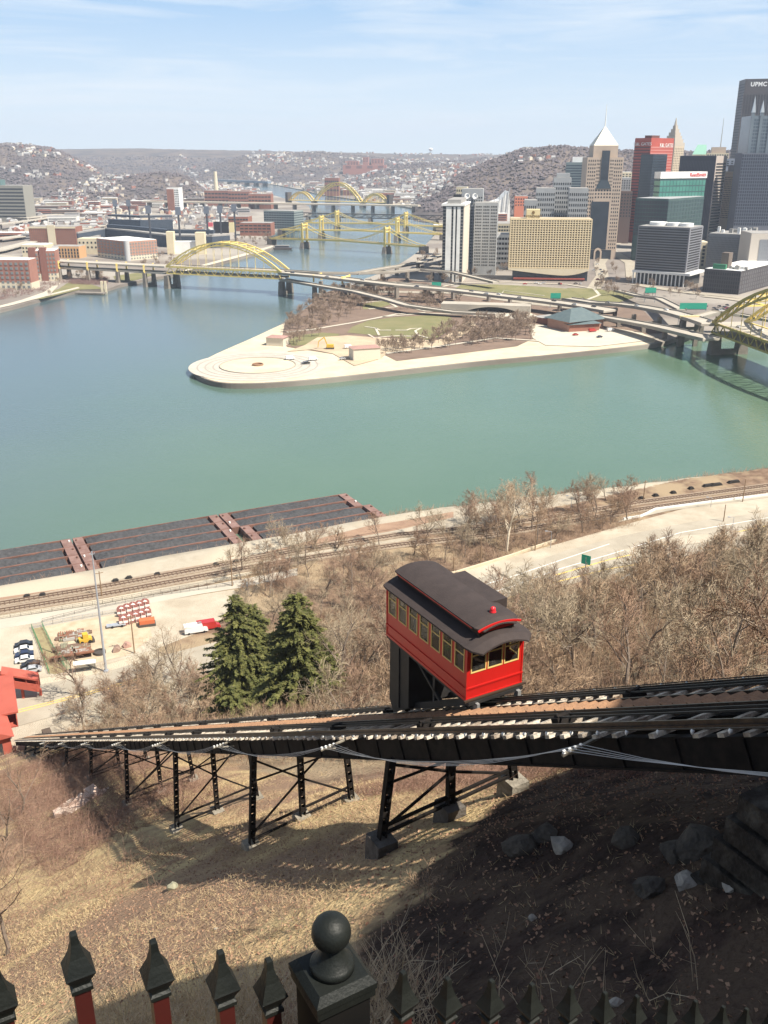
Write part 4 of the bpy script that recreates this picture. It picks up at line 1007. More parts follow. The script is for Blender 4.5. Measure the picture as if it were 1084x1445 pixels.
# six parked in the lot at the left edge
a, b = G(12,958,12.06), G(30,995,12.06); rd = math.atan2(*(G(60,905,12)-G(20,911,12)).yx)
lot = [('black',(34,912),'black car at the far end of the parked row in the left lot'),('white',(34,919.5),'white car parked second from the far end in the left lot'),('dark blue',(35,926),'dark blue car in the middle of the parked row at the left edge'),
       ('white',(35,933.5),'white estate car parked next to the dark ones in the left lot'),('black',(44,940),'black car second nearest in the left parking row'),('silver',(46,947.5),'silver car nearest the red footbridge in the left lot')]
for c_, px, lb in lot: vehicle(c_, G(px[0],px[1],12.07), rd, lb, 'cars parked in the left lot')
rngv = random.Random(3)
def along(px, zs, u):
    pts = [G(a,b,z) for (a,b), z in zip(px, zs)]; k = u*(len(pts)-1); i = min(int(k), len(pts)-2); p = pts[i].lerp(pts[i+1], k-i); dd = pts[i+1]-pts[i]; return p, math.atan2(dd.y, dd.x)
hw = ([(399,384.5),(450,389),(500,395),(560,402),(640,409),(700,416),(760,423),(820,431),(862,438)], [zu+.2,zu,20,18,15,13,13,13,13])
for u, off in ((.03,2),(.16,-3),(.27,3),(.42,-2),(.55,3),(.60,-3),(.63,2),(.70,-2.5),(.79,3),(.86,-2),(.92,2.5)):
    p, a = along(*hw, u); p = p + Vector((-math.sin(a), math.cos(a), 0))*off + Z1*.02
    vehicle(rngv.choice(['black','dark blue','grey','white','silver']), p, a, 'small car driving on the highway deck across the park', 'cars driving on the park highway')
hw2 = ([(839,427),(872,428.5),(905,432.5),(947,440),(983,450),(1004,457)], [14,16,18,19.5,20.5,21.3])
for u, off in ((.1,2),(.38,-2),(.55,2.5),(.74,-2),(.93,2)):
    p, a = along(*hw2, u); p = p + Vector((-math.sin(a), math.cos(a), 0))*off
    vehicle(rngv.choice(['black','white','silver','grey']), p, a, 'small car driving on the upper right ramp toward the bridge', 'cars driving on the right hand ramps')
for u, off in ((.10,-5),(.16,3),(.27,-3)):
    p = e0 + FX*(FW/2+off) + FD*SPN*u + Z1*(FZ+.32); vehicle(rngv.choice(['grey','white']), p, math.atan2(FD.y,FD.x), 'car driving on the upper deck of the large right bridge', 'cars driving on the right bridge')
for i in range(26):
    px = (rngv.uniform(985,1030), rngv.uniform(431,443)) if i < 12 else ((rngv.uniform(735,828), rngv.uniform(399.5,401.5)) if i < 20 else (rngv.uniform(835,862), rngv.uniform(365,396)))
    vehicle(rngv.choice(['white','silver','black','red','dark blue']), G(px[0],px[1],LZ+.7), rngv.choice([.2,.25,1.7]), ('small car parked in the open lot behind the ramps at the right' if i < 12 else ('small car parked before the yellow hotel' if i < 20 else 'small car on the street beside the yellow hotel')), ('cars parked in the right open lot','cars parked before the hotel','cars on the street beside the hotel')[0 if i < 12 else (1 if i < 20 else 2)])
# ================================================================ BUILDINGS
m_win = mat('dark_window', (.035,.038,.042), rough=.25, spec=.5)
m_winb = mat('blue_window', (.05,.07,.09), rough=.2, spec=.5)
m_white = mat('white_roof', (.80,.80,.78), (.68,.68,.66), scale=.1, rough=.8)
m_groof = mat('grey_roof', (.34,.33,.31), (.26,.25,.24), scale=.1, rough=.9)
TW = {}
def tower(name, label, pxL, pxC, pxR, pyT, Y, th, wall, cat='building', depth=None, z0=None, roof=None, group=None):
    z0 = LZ if z0 is None else z0
    C = AT(pxC, pyT, Y); th = R(th); zt = C.z; Zc = Y*CP + (CAMZ-zt)*SP
    k = (pxL-CX)/F; L_ = (C.x - k*Zc)/(math.cos(th) + k*CP*math.sin(th))
    if depth is None: k = (pxR-CX)/F; W_ = (C.x - k*Zc)/(k*CP*math.cos(th) - math.sin(th))
    else: W_ = depth
    t = root(name, (C.x, C.y, z0), label, cat, group, rz=-th)
    H = zt - z0; TW[t.name] = (L_, W_, H, C, th)
    mb = MB(); mb.box(-L_,0,0,W_,0,H)
    mb.build('wall', wall, t, True)
    if roof:
        mb = MB(); mb.box(-L_+.5,-.5,.5,W_-.5,H,H+.4); mb.build('roof', roof, t, True)
    return t, L_, W_, H
def wins(t, face, cols, rows, v0, v1, fw, fh, m=m_win, u0=0.0, u1=1.0, pop=.15, name='window', pos=None, limit=100):
    """a grid of windows on a face: the first hundred one by one, the rest as one part"""
    L_, W_, H, C, th = TW[t.name]
    ln = L_ if face in 'FB' else W_
    du = (u1-u0)*ln/cols; dv = (v1-v0)*H/rows; w_, h_ = du*fw, dv*fh; p = MB(); me = None
    rest = MB(); cnt = 0
    def b(mb, u, v):
        if face == 'F': mb.box(-L_+u, -L_+u+w_, -pop, .02, v, v+h_)
        elif face == 'R': mb.box(-.02, pop, u, u+w_, v, v+h_)
        else: mb.box(-L_-pop, -L_+.02, u, u+w_, v, v+h_)
    mb0 = MB(); b(mb0, 0, 0); me = mb0.mesh(name, m)
    for j in range(rows-1, -1, -1):
        for i in range(cols):
            u = u0*ln + du*(i+.5*(1-fw)); v = v0*H + dv*(j+.5*(1-fh))
            if cnt < limit:
                o = bpy.data.objects.new(name, me); COL.objects.link(o); o.parent = t; cnt += 1
                o.location = (u, 0, v) if face == 'F' else (0, u, v)
            else: b(rest, u, v)
    if rest.f: rest.build(name, m, t, True, kind='stuff')
def lbox(t, name, m, *b): 
    mb = MB()
    for i in range(0, len(b), 6): mb.box(*b[i:i+6])
    return mb.build(name, m, t, True)
def Yb(px, py): return G(px, py, LZ).y
def solid(o, t, loc, rot):
    bpy.context.view_layer.update(); dg = bpy.context.evaluated_depsgraph_get(); me = bpy.data.meshes.new_from_object(o.evaluated_get(dg)); nm = o.name
    bpy.data.objects.remove(o); q = bpy.data.objects.new('lettering', me); COL.objects.link(q); q.parent = t; q.location = loc; q.rotation_euler = rot; return q
def text(t, s, size, loc, rot, m, name='lettering', extr=.15):
    c = bpy.data.curves.new(name, 'FONT'); c.body = s; c.size = size; c.extrude = extr; c.align_x = 'CENTER'; c.materials.append(m)
    o = bpy.data.objects.new(name, c); COL.objects.link(o); return solid(o, t, loc, rot)
m_grey = mat('grey_panel_wall', (.36,.37,.38), (.30,.31,.32), scale=.05, rough=.7)
m_cream = mat('cream_wall', (.66,.58,.42), (.58,.51,.37), scale=.05, rough=.8)
m_pink = mat('pink_granite', (.50,.40,.32), (.44,.35,.28), scale=.08, rough=.7)
m_dkglass = mat('dark_glass', (.022,.030,.042), (.035,.045,.06), scale=.04, rough=.25, spec=.6)
m_teal = mat('teal_glass', (.03,.07,.07), (.045,.10,.095), scale=.04, rough=.2, spec=.6)
m_brk = mat('red_brick', (.30,.135,.095), (.24,.11,.08), scale=.1, rough=.9)
m_brk2 = mat('pale_pink_brick', (.42,.24,.18), (.36,.21,.16), scale=.1, rough=.9)
# white striped residential tower
t, L_, W_, H = tower('apartment_tower', 'white tower with bold vertical stripes over dark glass beside the river', 625.5, 654.5, 662.5, 289, Yb(640,398), 10, m_dkglass, roof=m_groof)
mb = MB()
for u0, u1 in ((.16,.42),(.52,.62),(.70,.86)): MB().box(-L_+u0*L_,-L_+u1*L_,-1.2,.0,0,H-2).build('stripe', m_white, t, True)
lbox(t, 'side_wall', mat('tan_side', (.62,.56,.47)), .0,.8,0,W_,0,H)
lbox(t, 'crown', m_white, -L_-1.5,1.5,-2,W_+1.5,H-1.2,H+.8); wins(t, 'F', 8, 1, .96, .99, .5, .9, m_win)
lbox(t, 'roof_plant', m_groof, -L_*.8,-L_*.15,2,W_-2,H+.8,H+5)
for k in (0,1,2): wins(t, 'F', 1, 22, .02, .96, .8, .18, m_groof, u0=(.0,.42,.86)[k], u1=(.16,.52,1.)[k], pop=.3, name='balcony')
# grey twin block
t, L_, W_, H = tower('office_tower', 'grey slab tower right behind the white striped one', 670, 703, 0, 286.5, 1090, 8, m_grey, depth=30, roof=m_groof)
for k in range(3): wins(t, 'F', 4, 20, .12, .97, .62, .45, u0=.04+.33*k, u1=.04+.33*k+.28, limit=34)
t, L_, W_, H = tower('office_tower', 'taller grey tower with two white satellite dishes on its roof', 652, 682, 0, 267, 1115, 8, m_grey, depth=28, roof=m_groof)
wins(t, 'F', 9, 22, .1, .92, .5, .45); 
for k in (.25,.62):
    mb = MB(); mb.smooth = True; mb.lathe([(.1,0),(2.2,.5),(3.2,1.6),(3.3,1.7),(2.0,.9),(.1,.3)], (0,0,0), 16); o = mb.build('satellite_dish', m_white, t, True); o.location = (-L_*(1-k)+0,-1,H-8); o.rotation_euler = (R(80),0,0)
t, L_, W_, H = tower('office_block', 'black glass box just left of the satellite dishes', 640, 651.5, 0, 275, 1180, 10, mat('black_box',(.03,.03,.033)), depth=20)
t, L_, W_, H = tower('office_block', 'cream block with a round top rising behind the black glass box', 644, 659, 0, 264, 1300, 10, m_cream, depth=20, roof=m_groof); wins(t,'F',5,2,.86,.98,.5,.5)
# low blocks between towers
t, L_, W_, H = tower('office_block', 'low white banded office between the grey tower and the yellow hotel', 700, 721, 0, 331, 1150, 6, m_white, depth=30, roof=m_groof); wins(t,'F',5,6,.1,.95,.8,.45)
t, L_, W_, H = tower('office_block', 'low tan office with brown bands between the grey tower and the yellow hotel', 700, 722, 0, 316, 1240, 6, m_cream, depth=30, roof=m_groof); wins(t,'F',6,4,.6,.97,.7,.5)
# convention centre: white swooping roof on masts
a, b = AT(684,286,1950), AT(719,300,1950)
t = root('convention_centre', (a.x, 1950, LZ), 'white swooping roofed hall with a tall pointed end behind the grey tower', 'convention centre')
w_ = b.x-a.x; hp = AT(717,270,1950).z
mb = MB(); mb.extr([(0,LZ),(0,a.z-4),(w_*.3,a.z),(w_*.6,(a.z+hp)/2-6),(w_*.93,hp),(w_,hp-22),(w_*1.05,LZ)], Vector((a.x,1950,0)), Vector((1,0,0)), Z1, Vector((0,1,0)), 0, 60); mb.build('roof_shell', m_white, t)
for k in (.3,.5,.7,.88): MB().bar(Vector((a.x+w_*k,1948,LZ)), Vector((a.x+w_*k+4,1948,a.z+(hp-a.z)*max(0,k-.3)*1.6+8)), 1.2).build('mast', m_grey, t)
t, L_, W_, H = tower('brick_block', 'small orange red brick block right of the white pointed roof', 727, 745, 0, 277, 2000, 5, mat('orange_brick',(.50,.17,.10)), depth=30, roof=m_groof); wins(t,'F',5,3,.6,.95,.5,.5)
# yellow hotel
t, L_, W_, H = tower('hotel', 'broad yellow hotel with a grid of small dark windows and a curved lower edge', 720.5, 836.5, 0, 309.5, Yb(780,397), 6, mat('golden_panel', (.66,.55,.36), (.60,.50,.32), scale=.03, rough=.7), depth=26, z0=LZ+13, roof=mat('tan_roof',(.45,.38,.27)))
wins(t, 'F', 30, 21, .02, .985, .50, .52, mat('hotel_window', (.10,.075,.045), rough=.3), u0=.008, u1=.992)
mb = MB()      # grid of fins
for i in range(31): MB()
for i in range(31): x = -L_+L_*(.008+.984*i/30); mb.box(x-.35,x+.35,-.7,-.0,0,H)
for j in range(22): z = H*(.02+.965*j/21); mb.box(-L_,0,-.55,-.0,z-.35,z+.35)
mb.build('grid_frame', mat('gold_fin',(.74,.62,.42)), t, True)
mb = MB(); n = 16; prof = [(-L_,-0.2)] + [(-L_+L_*u/n, -1.6-6.5*math.sin(math.pi*.5*min(1,u/n*1.0))*(1 if u/n < .62 else 1-((u/n-.62)/.38)**2*.98)) for u in range(n+1)] + [(0,0)]
mb.extr(prof, Vector((0,0,0)), Vector((1,0,0)), Z1, Vector((0,1,0)), -1.2, 3); mb.build('curved_skirt', m_cream, t, True)
lbox(t, 'glass_lobby', m_dkglass, -L_+5,-1,1.5,24,-13,-.2); lbox(t, 'lobby_band', mat('red_band',(.28,.07,.05)), -L_+6,-4,-3,1.5,-11.5,-10)
sx0, sx1 = -L_+L_*.195, -L_+L_*.36
lbox(t, 'sign_box', mat('pale_gold',(.70,.58,.34)), sx0,sx1,2,14,H,H+9.5)
mg = mat('dark_gold',(.20,.12,.04)); text(t, 'WYNDHAM', 3.4, ((sx0+sx1)/2, 1.85, H+1.6), (R(90),0,0), mg)
mb = MB(); mb.lathe([(1.6,0),(1.6,.2)], (0,0,0), 16); o = mb.build('round_emblem', mg, t, True); o.location = ((sx0+sx1)/2,1.9,H+6.4); o.rotation_euler = (R(90),0,0)
# stepped grey blocks behind the hotel
for (a, b, y, Y, lb, c, r_) in ((740,758,283,1130,'lowest grey stepped block just above the hotel sign',6,4),(757,784,266,1160,'grey stepped block with flat top left of the tallest grey one',9,8),(804,831,266,1140,'right hand grey block against the pink granite tower',9,8),(782,807,251,1180,'tallest of the grey stepped blocks behind the hotel',8,10)):
    t, L_, W_, H = tower('stepped_block', lb, a, b, 0, y, Y, 8, m_grey, depth=30, roof=m_groof); wins(t,'F',c,r_,.45,.96,.5,.5,limit=60)
    if a == 782: lbox(t,'penthouse',m_grey,-L_*.85,-L_*.1,3,20,H,H+5)
t, L_, W_, H = tower('office_tower', 'blue green glass tower with a white cap left of the pink granite tower', 799, 829, 0, 229, 1800, 10, mat('banded_bluegreen',(.13,.17,.18),(.17,.21,.21),scale=.05,rough=.4), depth=40)
wins(t,'F',1,16,.35,.97,1,.5,m_winb,name='window_band'); lbox(t,'white_cap',m_white,-L_*.7,-2,4,30,H,H+9)
# pink granite tower with pyramid and mast
t, L_, W_, H = tower('granite_tower', 'pink granite tower with a white pyramid roof and a tall needle mast', 829.5, 880.5, 0, 222, Yb(860,366), 4, m_pink, depth=50)
wins(t,'F',4,25,.10,.985,.5,.5,u0=.02,u1=.25); wins(t,'F',4,25,.10,.985,.5,.5,u0=.75,u1=.98); wins(t,'F',6,3,.60,.70,.5,.5,u0=.26,u1=.74)
wins(t,'F',3,8,.72,.985,.5,.5,u0=.26,u1=.37); wins(t,'F',3,8,.72,.985,.5,.5,u0=.63,u1=.74)
lbox(t,'dark_glass_shaft',m_dkglass,-L_*.80,-L_*.30-0,-.6,0,H*.10,H*.575); lbox(t,'dark_glass_shaft',m_dkglass,-L_*.61,-L_*.39,-.7,1,H*.74,H+8)
mb = MB(); mb.add([(-L_*.72,-.8,H*.70),(-L_*.28,-.8,H*.70),(-L_*.39,-.8,H*.78),(-L_*.61,-.8,H*.78),(-L_*.72,.1,H*.70),(-L_*.28,.1,H*.70),(-L_*.39,.1,H*.78),(-L_*.61,.1,H*.78)],[(0,1,2,3),(7,6,5,4),(0,4,5,1),(1,5,6,2),(2,6,7,3),(3,7,4,0)]); mb.build('flared_glass', m_winb, t, True)
lbox(t,'upper_shaft',m_pink,-L_*.84,-L_*.16,4,46,H,H+14); lbox(t,'glass_base',m_dkglass,-L_*.86,-L_*.14,-.5,0,0,H*.095)
mb = MB(); mb.extr([(-5,0),(-5,10),(-3.5,13),(0,14.6),(3.5,13),(5,10),(5,0),(3,0),(3,9),(1.8,11),(0,11.8),(-1.8,11),(-3,9),(-3,0)], Vector((-L_*.52,0,0)), Vector((1,0,0)), Z1, Vector((0,1,0)), -1.6, -.5); mb.build('entrance_arch', m_pink, t, True)
ax_, ay_ = -L_*.5, 25; hw_ = L_*.34; zb = H+14; za = AT(859.7,182,Yb(860,366)+25).z - LZ
mb = MB(); P = [(ax_-hw_,4,zb),(ax_+hw_,4,zb),(ax_+hw_,46,zb),(ax_-hw_,46,zb),(ax_,ay_,za+4)]; mb.add(P,[(0,1,4),(1,2,4),(2,3,4),(3,0,4),(3,2,1,0)]); mb.build('pyramid_roof', mat('pale_roof_metal',(.70,.66,.56),rough=.6), t, True)
mb = MB(); mb.tube((ax_,ay_-20,H+2),(ax_,ay_,za+2),.9,.9,6); mb.tube((ax_,ay_,za-4),(ax_,ay_,za+29),1.0,.25,8); mb.build('mast', m_white, t, True)
# small buildings seen between
t, L_, W_, H = tower('office_block', 'cream topped block in the gap right of the pink granite tower', 878, 892, 0, 243, 1900, 5, m_cream, depth=30, roof=m_white); wins(t,'F',3,3,.86,.98,.5,.5)
t, L_, W_, H = tower('office_block', 'pale grey block in the gap right of the pink granite tower', 877, 891, 0, 251, 1650, 5, m_grey, depth=30); wins(t,'F',4,6,.8,.97,.6,.5)
t, L_, W_, H = tower('office_block', 'dark brick block low in the gap beside the pink granite tower', 877, 893, 0, 270, 1500, 5, mat('dark_brick',(.12,.08,.07)), depth=30); wins(t,'F',4,8,.5,.97,.5,.5)
# red tower
m_kr = mat('red_panel', (.42,.085,.06), (.37,.075,.055), scale=.05, rough=.7)
t, L_, W_, H = tower('red_tower', 'tall dark red office tower with white lettering on both sides of its top', 896.5, 919.5, 951.5, 195, 1500, 48, m_kr, roof=m_kr)
wins(t,'F',1,30,.1,.93,1,.35,mat('shaded_red_window',(.07,.03,.03),rough=.4),name='window_band'); wins(t,'R',1,30,.1,.93,.98,.45,mat('lit_red_window',(.50,.20,.17),rough=.3),name='window_band')  # front windows painted darker as shaded, right ones brighter as lit
text(t, 'K&L GATES', 6.2, (-L_*.5,-.3,H-10), (R(90),0,0), mat('pale_letters',(.8,.8,.78))); text(t, 'K&L GATES', 7.2, (.3,W_*.68,H-12), (R(90),0,R(90)), MATS['pale_letters'])
lbox(t,'penthouse',mat('dark_plant',(.14,.06,.05)),-L_*.5,-2,4,W_*.4,H,H+4)
t, L_, W_, H = tower('stepped_tower', 'tan stone tower with a stepped pyramid top right behind the red one', 935, 952, 966, 206, 1900, 45, mat('tan_stone',(.50,.42,.32),(.44,.37,.28),scale=.05))
wins(t,'R',6,26,.2,.98,.45,.55,mat('tan_window',(.16,.13,.1))); 
for k in range(6): 
    e = k/6.5; lbox(t,'roof_step',mat('tan_stone2',(.42,.37,.31)),-L_*(1-e*.5),-L_*e*.5,W_*e*.5,W_*(1-e*.5),H+k*6,H+k*6+6)
mb = MB(); mb.tube((-L_/2,W_/2,H+36),(-L_/2,W_/2,H+50),3,.4,6); mb.build('roof_step', MATS['tan_stone2'], t, True)
# glass group
t, L_, W_, H = tower('glass_tower', 'dark blue glass tower in front of the red tower', 905, 922, 942, 218, 1400, 38, m_dkglass, roof=m_dkglass); wins(t,'F',8,24,.3,.98,.9,.12,m_winb,limit=60); wins(t,'R',8,24,.3,.98,.9,.12,m_winb,limit=60)
t, L_, W_, H = tower('green_tower', 'green glass tower with a white top band and red lettering', 924, 932, 996.5, 252, 1290, 62, m_teal)
lbox(t,'white_band',m_white,-L_,1,-1,W_+.5,H,H+8); wins(t,'R',14,7,.45,.98,.86,.8,mat('green_pane',(.05,.17,.14),(.07,.22,.18),scale=.05,rough=.2),limit=100); wins(t,'F',4,7,.45,.98,.9,.7,mat('pale_green_pane',(.20,.36,.26),rough=.3))
text(t, 'ReedSmith', 6.8, (1.3,W_*.80,H+2), (R(90),0,R(90)), mat('red_letters',(.65,.05,.05)))
t, L_, W_, H = tower('glass_block', 'wide dark teal glass block above the banded grey office', 897.5, 944, 994, 281, 1230, 40, m_teal, roof=m_grey); wins(t,'F',12,9,.4,.97,.88,.8,m_dkglass); wins(t,'R',12,9,.4,.97,.88,.8,mat('deep_teal_pane',(.025,.055,.06),rough=.25))
t, L_, W_, H = tower('dark_tower', 'near black tower with a pale banded right side behind the green glass', 960, 1011, 1026, 220, 1450, 42, mat('navy_panel',(.035,.035,.05)), roof=m_groof)
wins(t,'F',24,1,.1,.95,.4,1,mat('navy_strip',(.06,.06,.08)),name='window_strip'); lbox(t,'side_wall',mat('beige_side',(.44,.38,.34)),0,.6,0,W_,0,H); wins(t,'R',1,26,.1,.93,.86,.5,m_win,pop=.9,name='window_band')
t, L_, W_, H = tower('copper_roof_tower', 'pale tower with a green copper hipped roof behind the near black tower', 977, 996, 0, 218, 1850, 20, m_cream, depth=30); wins(t,'F',6,3,.9,.98,.5,.5)
mb = MB(); zr = H+17; mb.add([(-L_,0,H),(0,0,H),(0,30,H),(-L_,30,H),(-L_*.7,15,zr),(-1,15,zr)],[(0,1,5,4),(1,2,5),(2,3,4,5),(3,0,4),(3,2,1,0)]); mb.build('copper_roof', mat('green_copper',(.25,.46,.36)), t, True)
t, L_, W_, H = tower('mast_tower', 'pale stone tower with a thin radio mast on its stepped top', 998, 1029, 0, 216, 1800, 15, m_cream, depth=35); wins(t,'F',9,3,.9,.99,.5,.5)
lbox(t,'upper_step',m_pink,-L_*.8,-L_*.15,4,28,H,H+10); mb = MB(); mb.tube((-L_*.4,15,H+10),(-L_*.4,15,AT(1020,166,1800).z-LZ),.9,.3,5); mb.build('radio_mast', m_groof, t, True)
t, L_, W_, H = tower('ornate_tower', 'cream ornate stone tower with a crown of cornices before the dark steel giant', 1024, 1036, 1048, 242, 1500, 44, mat('ornate_cream',(.62,.54,.36),(.54,.47,.32),scale=.05))
wins(t,'F',6,20,.35,.93,.45,.5); wins(t,'R',6,20,.35,.93,.45,.5); lbox(t,'cornice',m_cream,-L_-1.5,1.5,-1.5,W_+1.5,H-7,H-4.5,-L_-1.2,1.2,-1.2,W_+1.2,H-1.5,H); lbox(t,'attic',m_groof,-L_*.8,-2,2,W_-2,H,H+9)
t, L_, W_, H = tower('office_block', 'blue grey block behind the top of the ornate cream tower', 1025, 1049, 0, 224, 1650, 15, mat('bluegrey_panel',(.25,.28,.34)), depth=30); wins(t,'F',4,3,.9,.98,.5,.6)
# dark steel giant + glass spires
pts = [AT(1043.8,112,2010), AT(1052.5,111.5,1960), AT(1150,108,1930), AT(1180,110,2000), AT(1110,112,2080)]
t = root('steel_skyscraper', (pts[1].x, 1960, LZ), 'giant dark steel skyscraper with large white letters at its top right', 'skyscraper')
m_st = mat('brown_steel', (.085,.070,.072), (.065,.056,.060), scale=.03, rough=.5, spec=.4); zt = pts[1].z
MB().prism([(p.x,p.y) for p in pts], LZ, zt).build('wall', m_st, t)
a, b = pts[1], pts[2]; dd = (b-a); dd.z = 0; ln = dd.length; dd /= ln; nn = Vector((dd.y,-dd.x,0)); mb = MB()
for i in range(25): mb.frame(Vector((a.x,a.y,0))+nn*.0, dd, nn, Z1, ln*i/24-.6, ln*i/24+.6, 0, 1.6, LZ, zt-26)
for j in range(14): z = zt-26-j*18; mb.frame(Vector((a.x,a.y,0)), dd, nn, Z1, 0, ln, 0, .9, z-1.2, z) 
mb.build('column_grid', mat('steel_grid',(.11,.095,.095)), t)
a2 = pts[0]; d2 = (a-a2); d2.z = 0; l2 = d2.length; d2 /= l2; n2 = Vector((d2.y,-d2.x,0)); mb = MB()
for j in range(50): z = zt-8-j*5; mb.frame(Vector((a2.x,a2.y,0)), d2, n2, Z1, 1, l2-1, 0, .5, z-1, z)
mb.build('side_fins', mat('dark_fins',(.04,.045,.06)), t)
mt_ = mat('bright_letters',(.85,.85,.85)); c = bpy.data.curves.new('lettering','FONT'); c.body = 'UPMC'; c.size = 10.2; c.extrude = .4; c.offset = .35; c.space_character = 1.1; c.materials.append(mt_)
o = bpy.data.objects.new('lettering', c); COL.objects.link(o); pL = AT(1057.5,122,1945); solid(o, t, Vector((pL.x, pL.y-6, pL.z)) - t.location, (R(90),0,math.atan2(dd.y,dd.x)))
gl = mat('spire_glass', (.10,.125,.15), (.14,.17,.19), scale=.03, rough=.18, spec=.7)
t, L_, W_, H = tower('glass_spire_tower', 'blue grey mirrored glass tower crowned by pointed glass spires', 1061, 1112, 0, 163, 1450, 4, gl, depth=50)
for k in (.0,.24,.5,.76,.95):
    x = -L_+L_*k; big = k in (.24-.24,.95); hh = 30 if k == 0 else 22
    lbox(t,'pinnacle_shaft',gl,x-0,x+4,-1.2,3,0,H+4); mb = MB(); mb.add([(x-.5,-1.7,H+4),(x+4.5,-1.7,H+4),(x+4.5,3.5,H+4),(x-.5,3.5,H+4),(x+2,1,H+4+hh*.75)],[(0,1,4),(1,2,4),(2,3,4),(3,0,4),(3,2,1,0)]); mb.build('glass_spire', mat('pale_glass',(.34,.38,.42),rough=.2), t, True)
wins(t,'F',14,30,.2,.98,.8,.7,mat('mirror_pane',(.055,.075,.10),rough=.15,spec=.7),limit=100)
t, L_, W_, H = tower('glass_block', 'dark blue gridded glass block below the pointed glass spires', 1048, 1112, 0, 216, 1400, 6, mat('mullion_grey',(.13,.14,.17)), depth=40); wins(t,'F',20,22,.25,.99,.72,.78,mat('navy_pane',(.025,.032,.055),rough=.2))
# banded grey office near the ramps
t, L_, W_, H = tower('banded_office', 'grey office with dark horizontal window bands and white drums on its roof', 901, 974, 993, 322, Yb(935,405), 36, mat('blue_grey_band',(.20,.20,.22),(.17,.17,.19),scale=.05), z0=LZ+14, roof=m_groof)
wins(t,'F',1,17,.0,.98,.96,.5,m_win,name='window_band'); wins(t,'R',1,17,.0,.98,.82,.5,m_win,name='window_band')
for u, r_, hh in ((.25,9,3.2),(.55,7,3),(.8,7,3)):
    mb = MB(); mb.lathe([(r_,0),(r_,hh),(.1,hh+.3)], (-L_*(1-u),W_*.5,H+.4), 28); mb.build('roof_drum', m_white, t, True)
lbox(t,'podium',m_white,-L_-1,6,-3,W_+2,-2.5,-.1); lbox(t,'podium_glass',m_win,-L_+2,2,0,W_,-14,-2.6)
for i in range(14): lbox(t,'podium_column',m_white,-L_+L_*i/13-.5,-L_+L_*i/13+.5,-2.5,-1.5,-14,-2.5)
t, L_, W_, H = tower('grey_office', 'grey office with fine vertical windows and crowded roof plant at the right', 1000.5, 1063, 1070, 332, 1090, 34, mat('slate_panel',(.22,.23,.24),(.19,.2,.21),scale=.05), roof=m_groof, depth=50)
wins(t,'F',34,16,.05,.93,.35,.75,mat('slate_window',(.09,.09,.10)),limit=100)
rp_ = random.Random(8)
for k in range(14): x = -L_*rp_.uniform(.05,.95); y = rp_.uniform(2,30); s_ = rp_.uniform(2,6); lbox(t,'roof_plant',m_white if k%2 else m_groof,x,x+s_,y,y+s_,H+.4,H+rp_.uniform(3,7))
t, L_, W_, H = tower('pale_office', 'pale framed office with a grey curtain wall at the right edge', 1061, 1120, 0, 330, 1020, 4, mat('pale_frame',(.52,.47,.41)), depth=40, roof=m_groof); lbox(t,'curtain_wall',mat('grey_curtain',(.26,.27,.29)),-L_*.78,-1,-.4,0,4,H-6); wins(t,'F',14,10,.1,.9,.8,.6,MATS['grey_curtain'],u0=.24,u1=1,pop=.6)
t, L_, W_, H = tower('black_office', 'low black boxy office with white roof equipment behind the large right bridge', 994.5, 1046, 1100, 383, Yb(1040,416), 40, mat('charcoal_panel',(.085,.08,.085),(.065,.06,.065),scale=.05), roof=m_white)
wins(t,'F',16,5,.05,.92,.45,.7,m_win,limit=100); wins(t,'R',18,5,.05,.92,.45,.7,mat('mid_pane',(.13,.125,.13)),limit=100)
for k in range(9): x = -L_*rp_.uniform(.05,.6); y = rp_.uniform(4,30); s_ = rp_.uniform(2,5); lbox(t,'roof_plant',m_white if k%2 else m_groof,x,x+s_,y,y+s_,H+.4,H+rp_.uniform(2,4))
lbox(t,'lift_tower',mat('brown_shaft',(.15,.12,.10)),-L_*.72,-L_*.52,14,24,H,H+15); lbox(t,'green_screen',mat('green_mesh',(.05,.22,.12)),-L_*.8,-L_*.45,2,5,H+.4,H+5)
t, L_, W_, H = tower('cream_block', 'narrow cream block between the banded office and the slate grey one', 988, 1001, 0, 342, 1150, 5, m_cream, depth=30); wins(t,'F',1,6,.1,.9,.3,.7)
# brick museum with slate hipped roofs in the park
t = root('brick_museum', G(815,466,LZ), 'low brick museum with dark slate pavilion roofs on the paved wharf', 'museum')
m_sl = mat('slate_blue_roof',(.085,.12,.13),(.11,.145,.15),scale=.3,rough=.7)
def hip(t, px0, px1, pxb, h, ov, m, mw, dep, rise, nm='roof', z=LZ):
    a, b = G(*px0,z), G(*px1,z); d, ln = fwd(a,b); x = Vector((-d.y,d.x,0)); x = x if x.y > 0 else -x
    MB().frame(a, d, x, Z1, 0, ln, 0, dep, 0, h).build('wall', mw, t)
    P = [a+d*u+x*v+Z1*h for u,v in ((-ov,-ov),(ln+ov,-ov),(ln+ov,dep+ov),(-ov,dep+ov))]; r_ = min(dep,ln)/2+ov
    P += [a+d*(r_*.8)+x*dep/2+Z1*(h+rise), a+d*(ln-r_*.8)+x*dep/2+Z1*(h+rise)]
    MB().add(P,[(0,1,5,4),(1,2,5),(2,3,4,5),(3,0,4),(3,2,1,0)]).build(nm, m, t)
hip(t,(770,458),(803,469.5),0,6,1.5,m_sl,m_brk,26,5)
hip(t,(803,469.5),(851,464),0,8,2.0,m_sl,m_brk2,26,8)
hip(t,(752,455),(772,459),0,5,.3,m_groof,m_brk,18,.6)
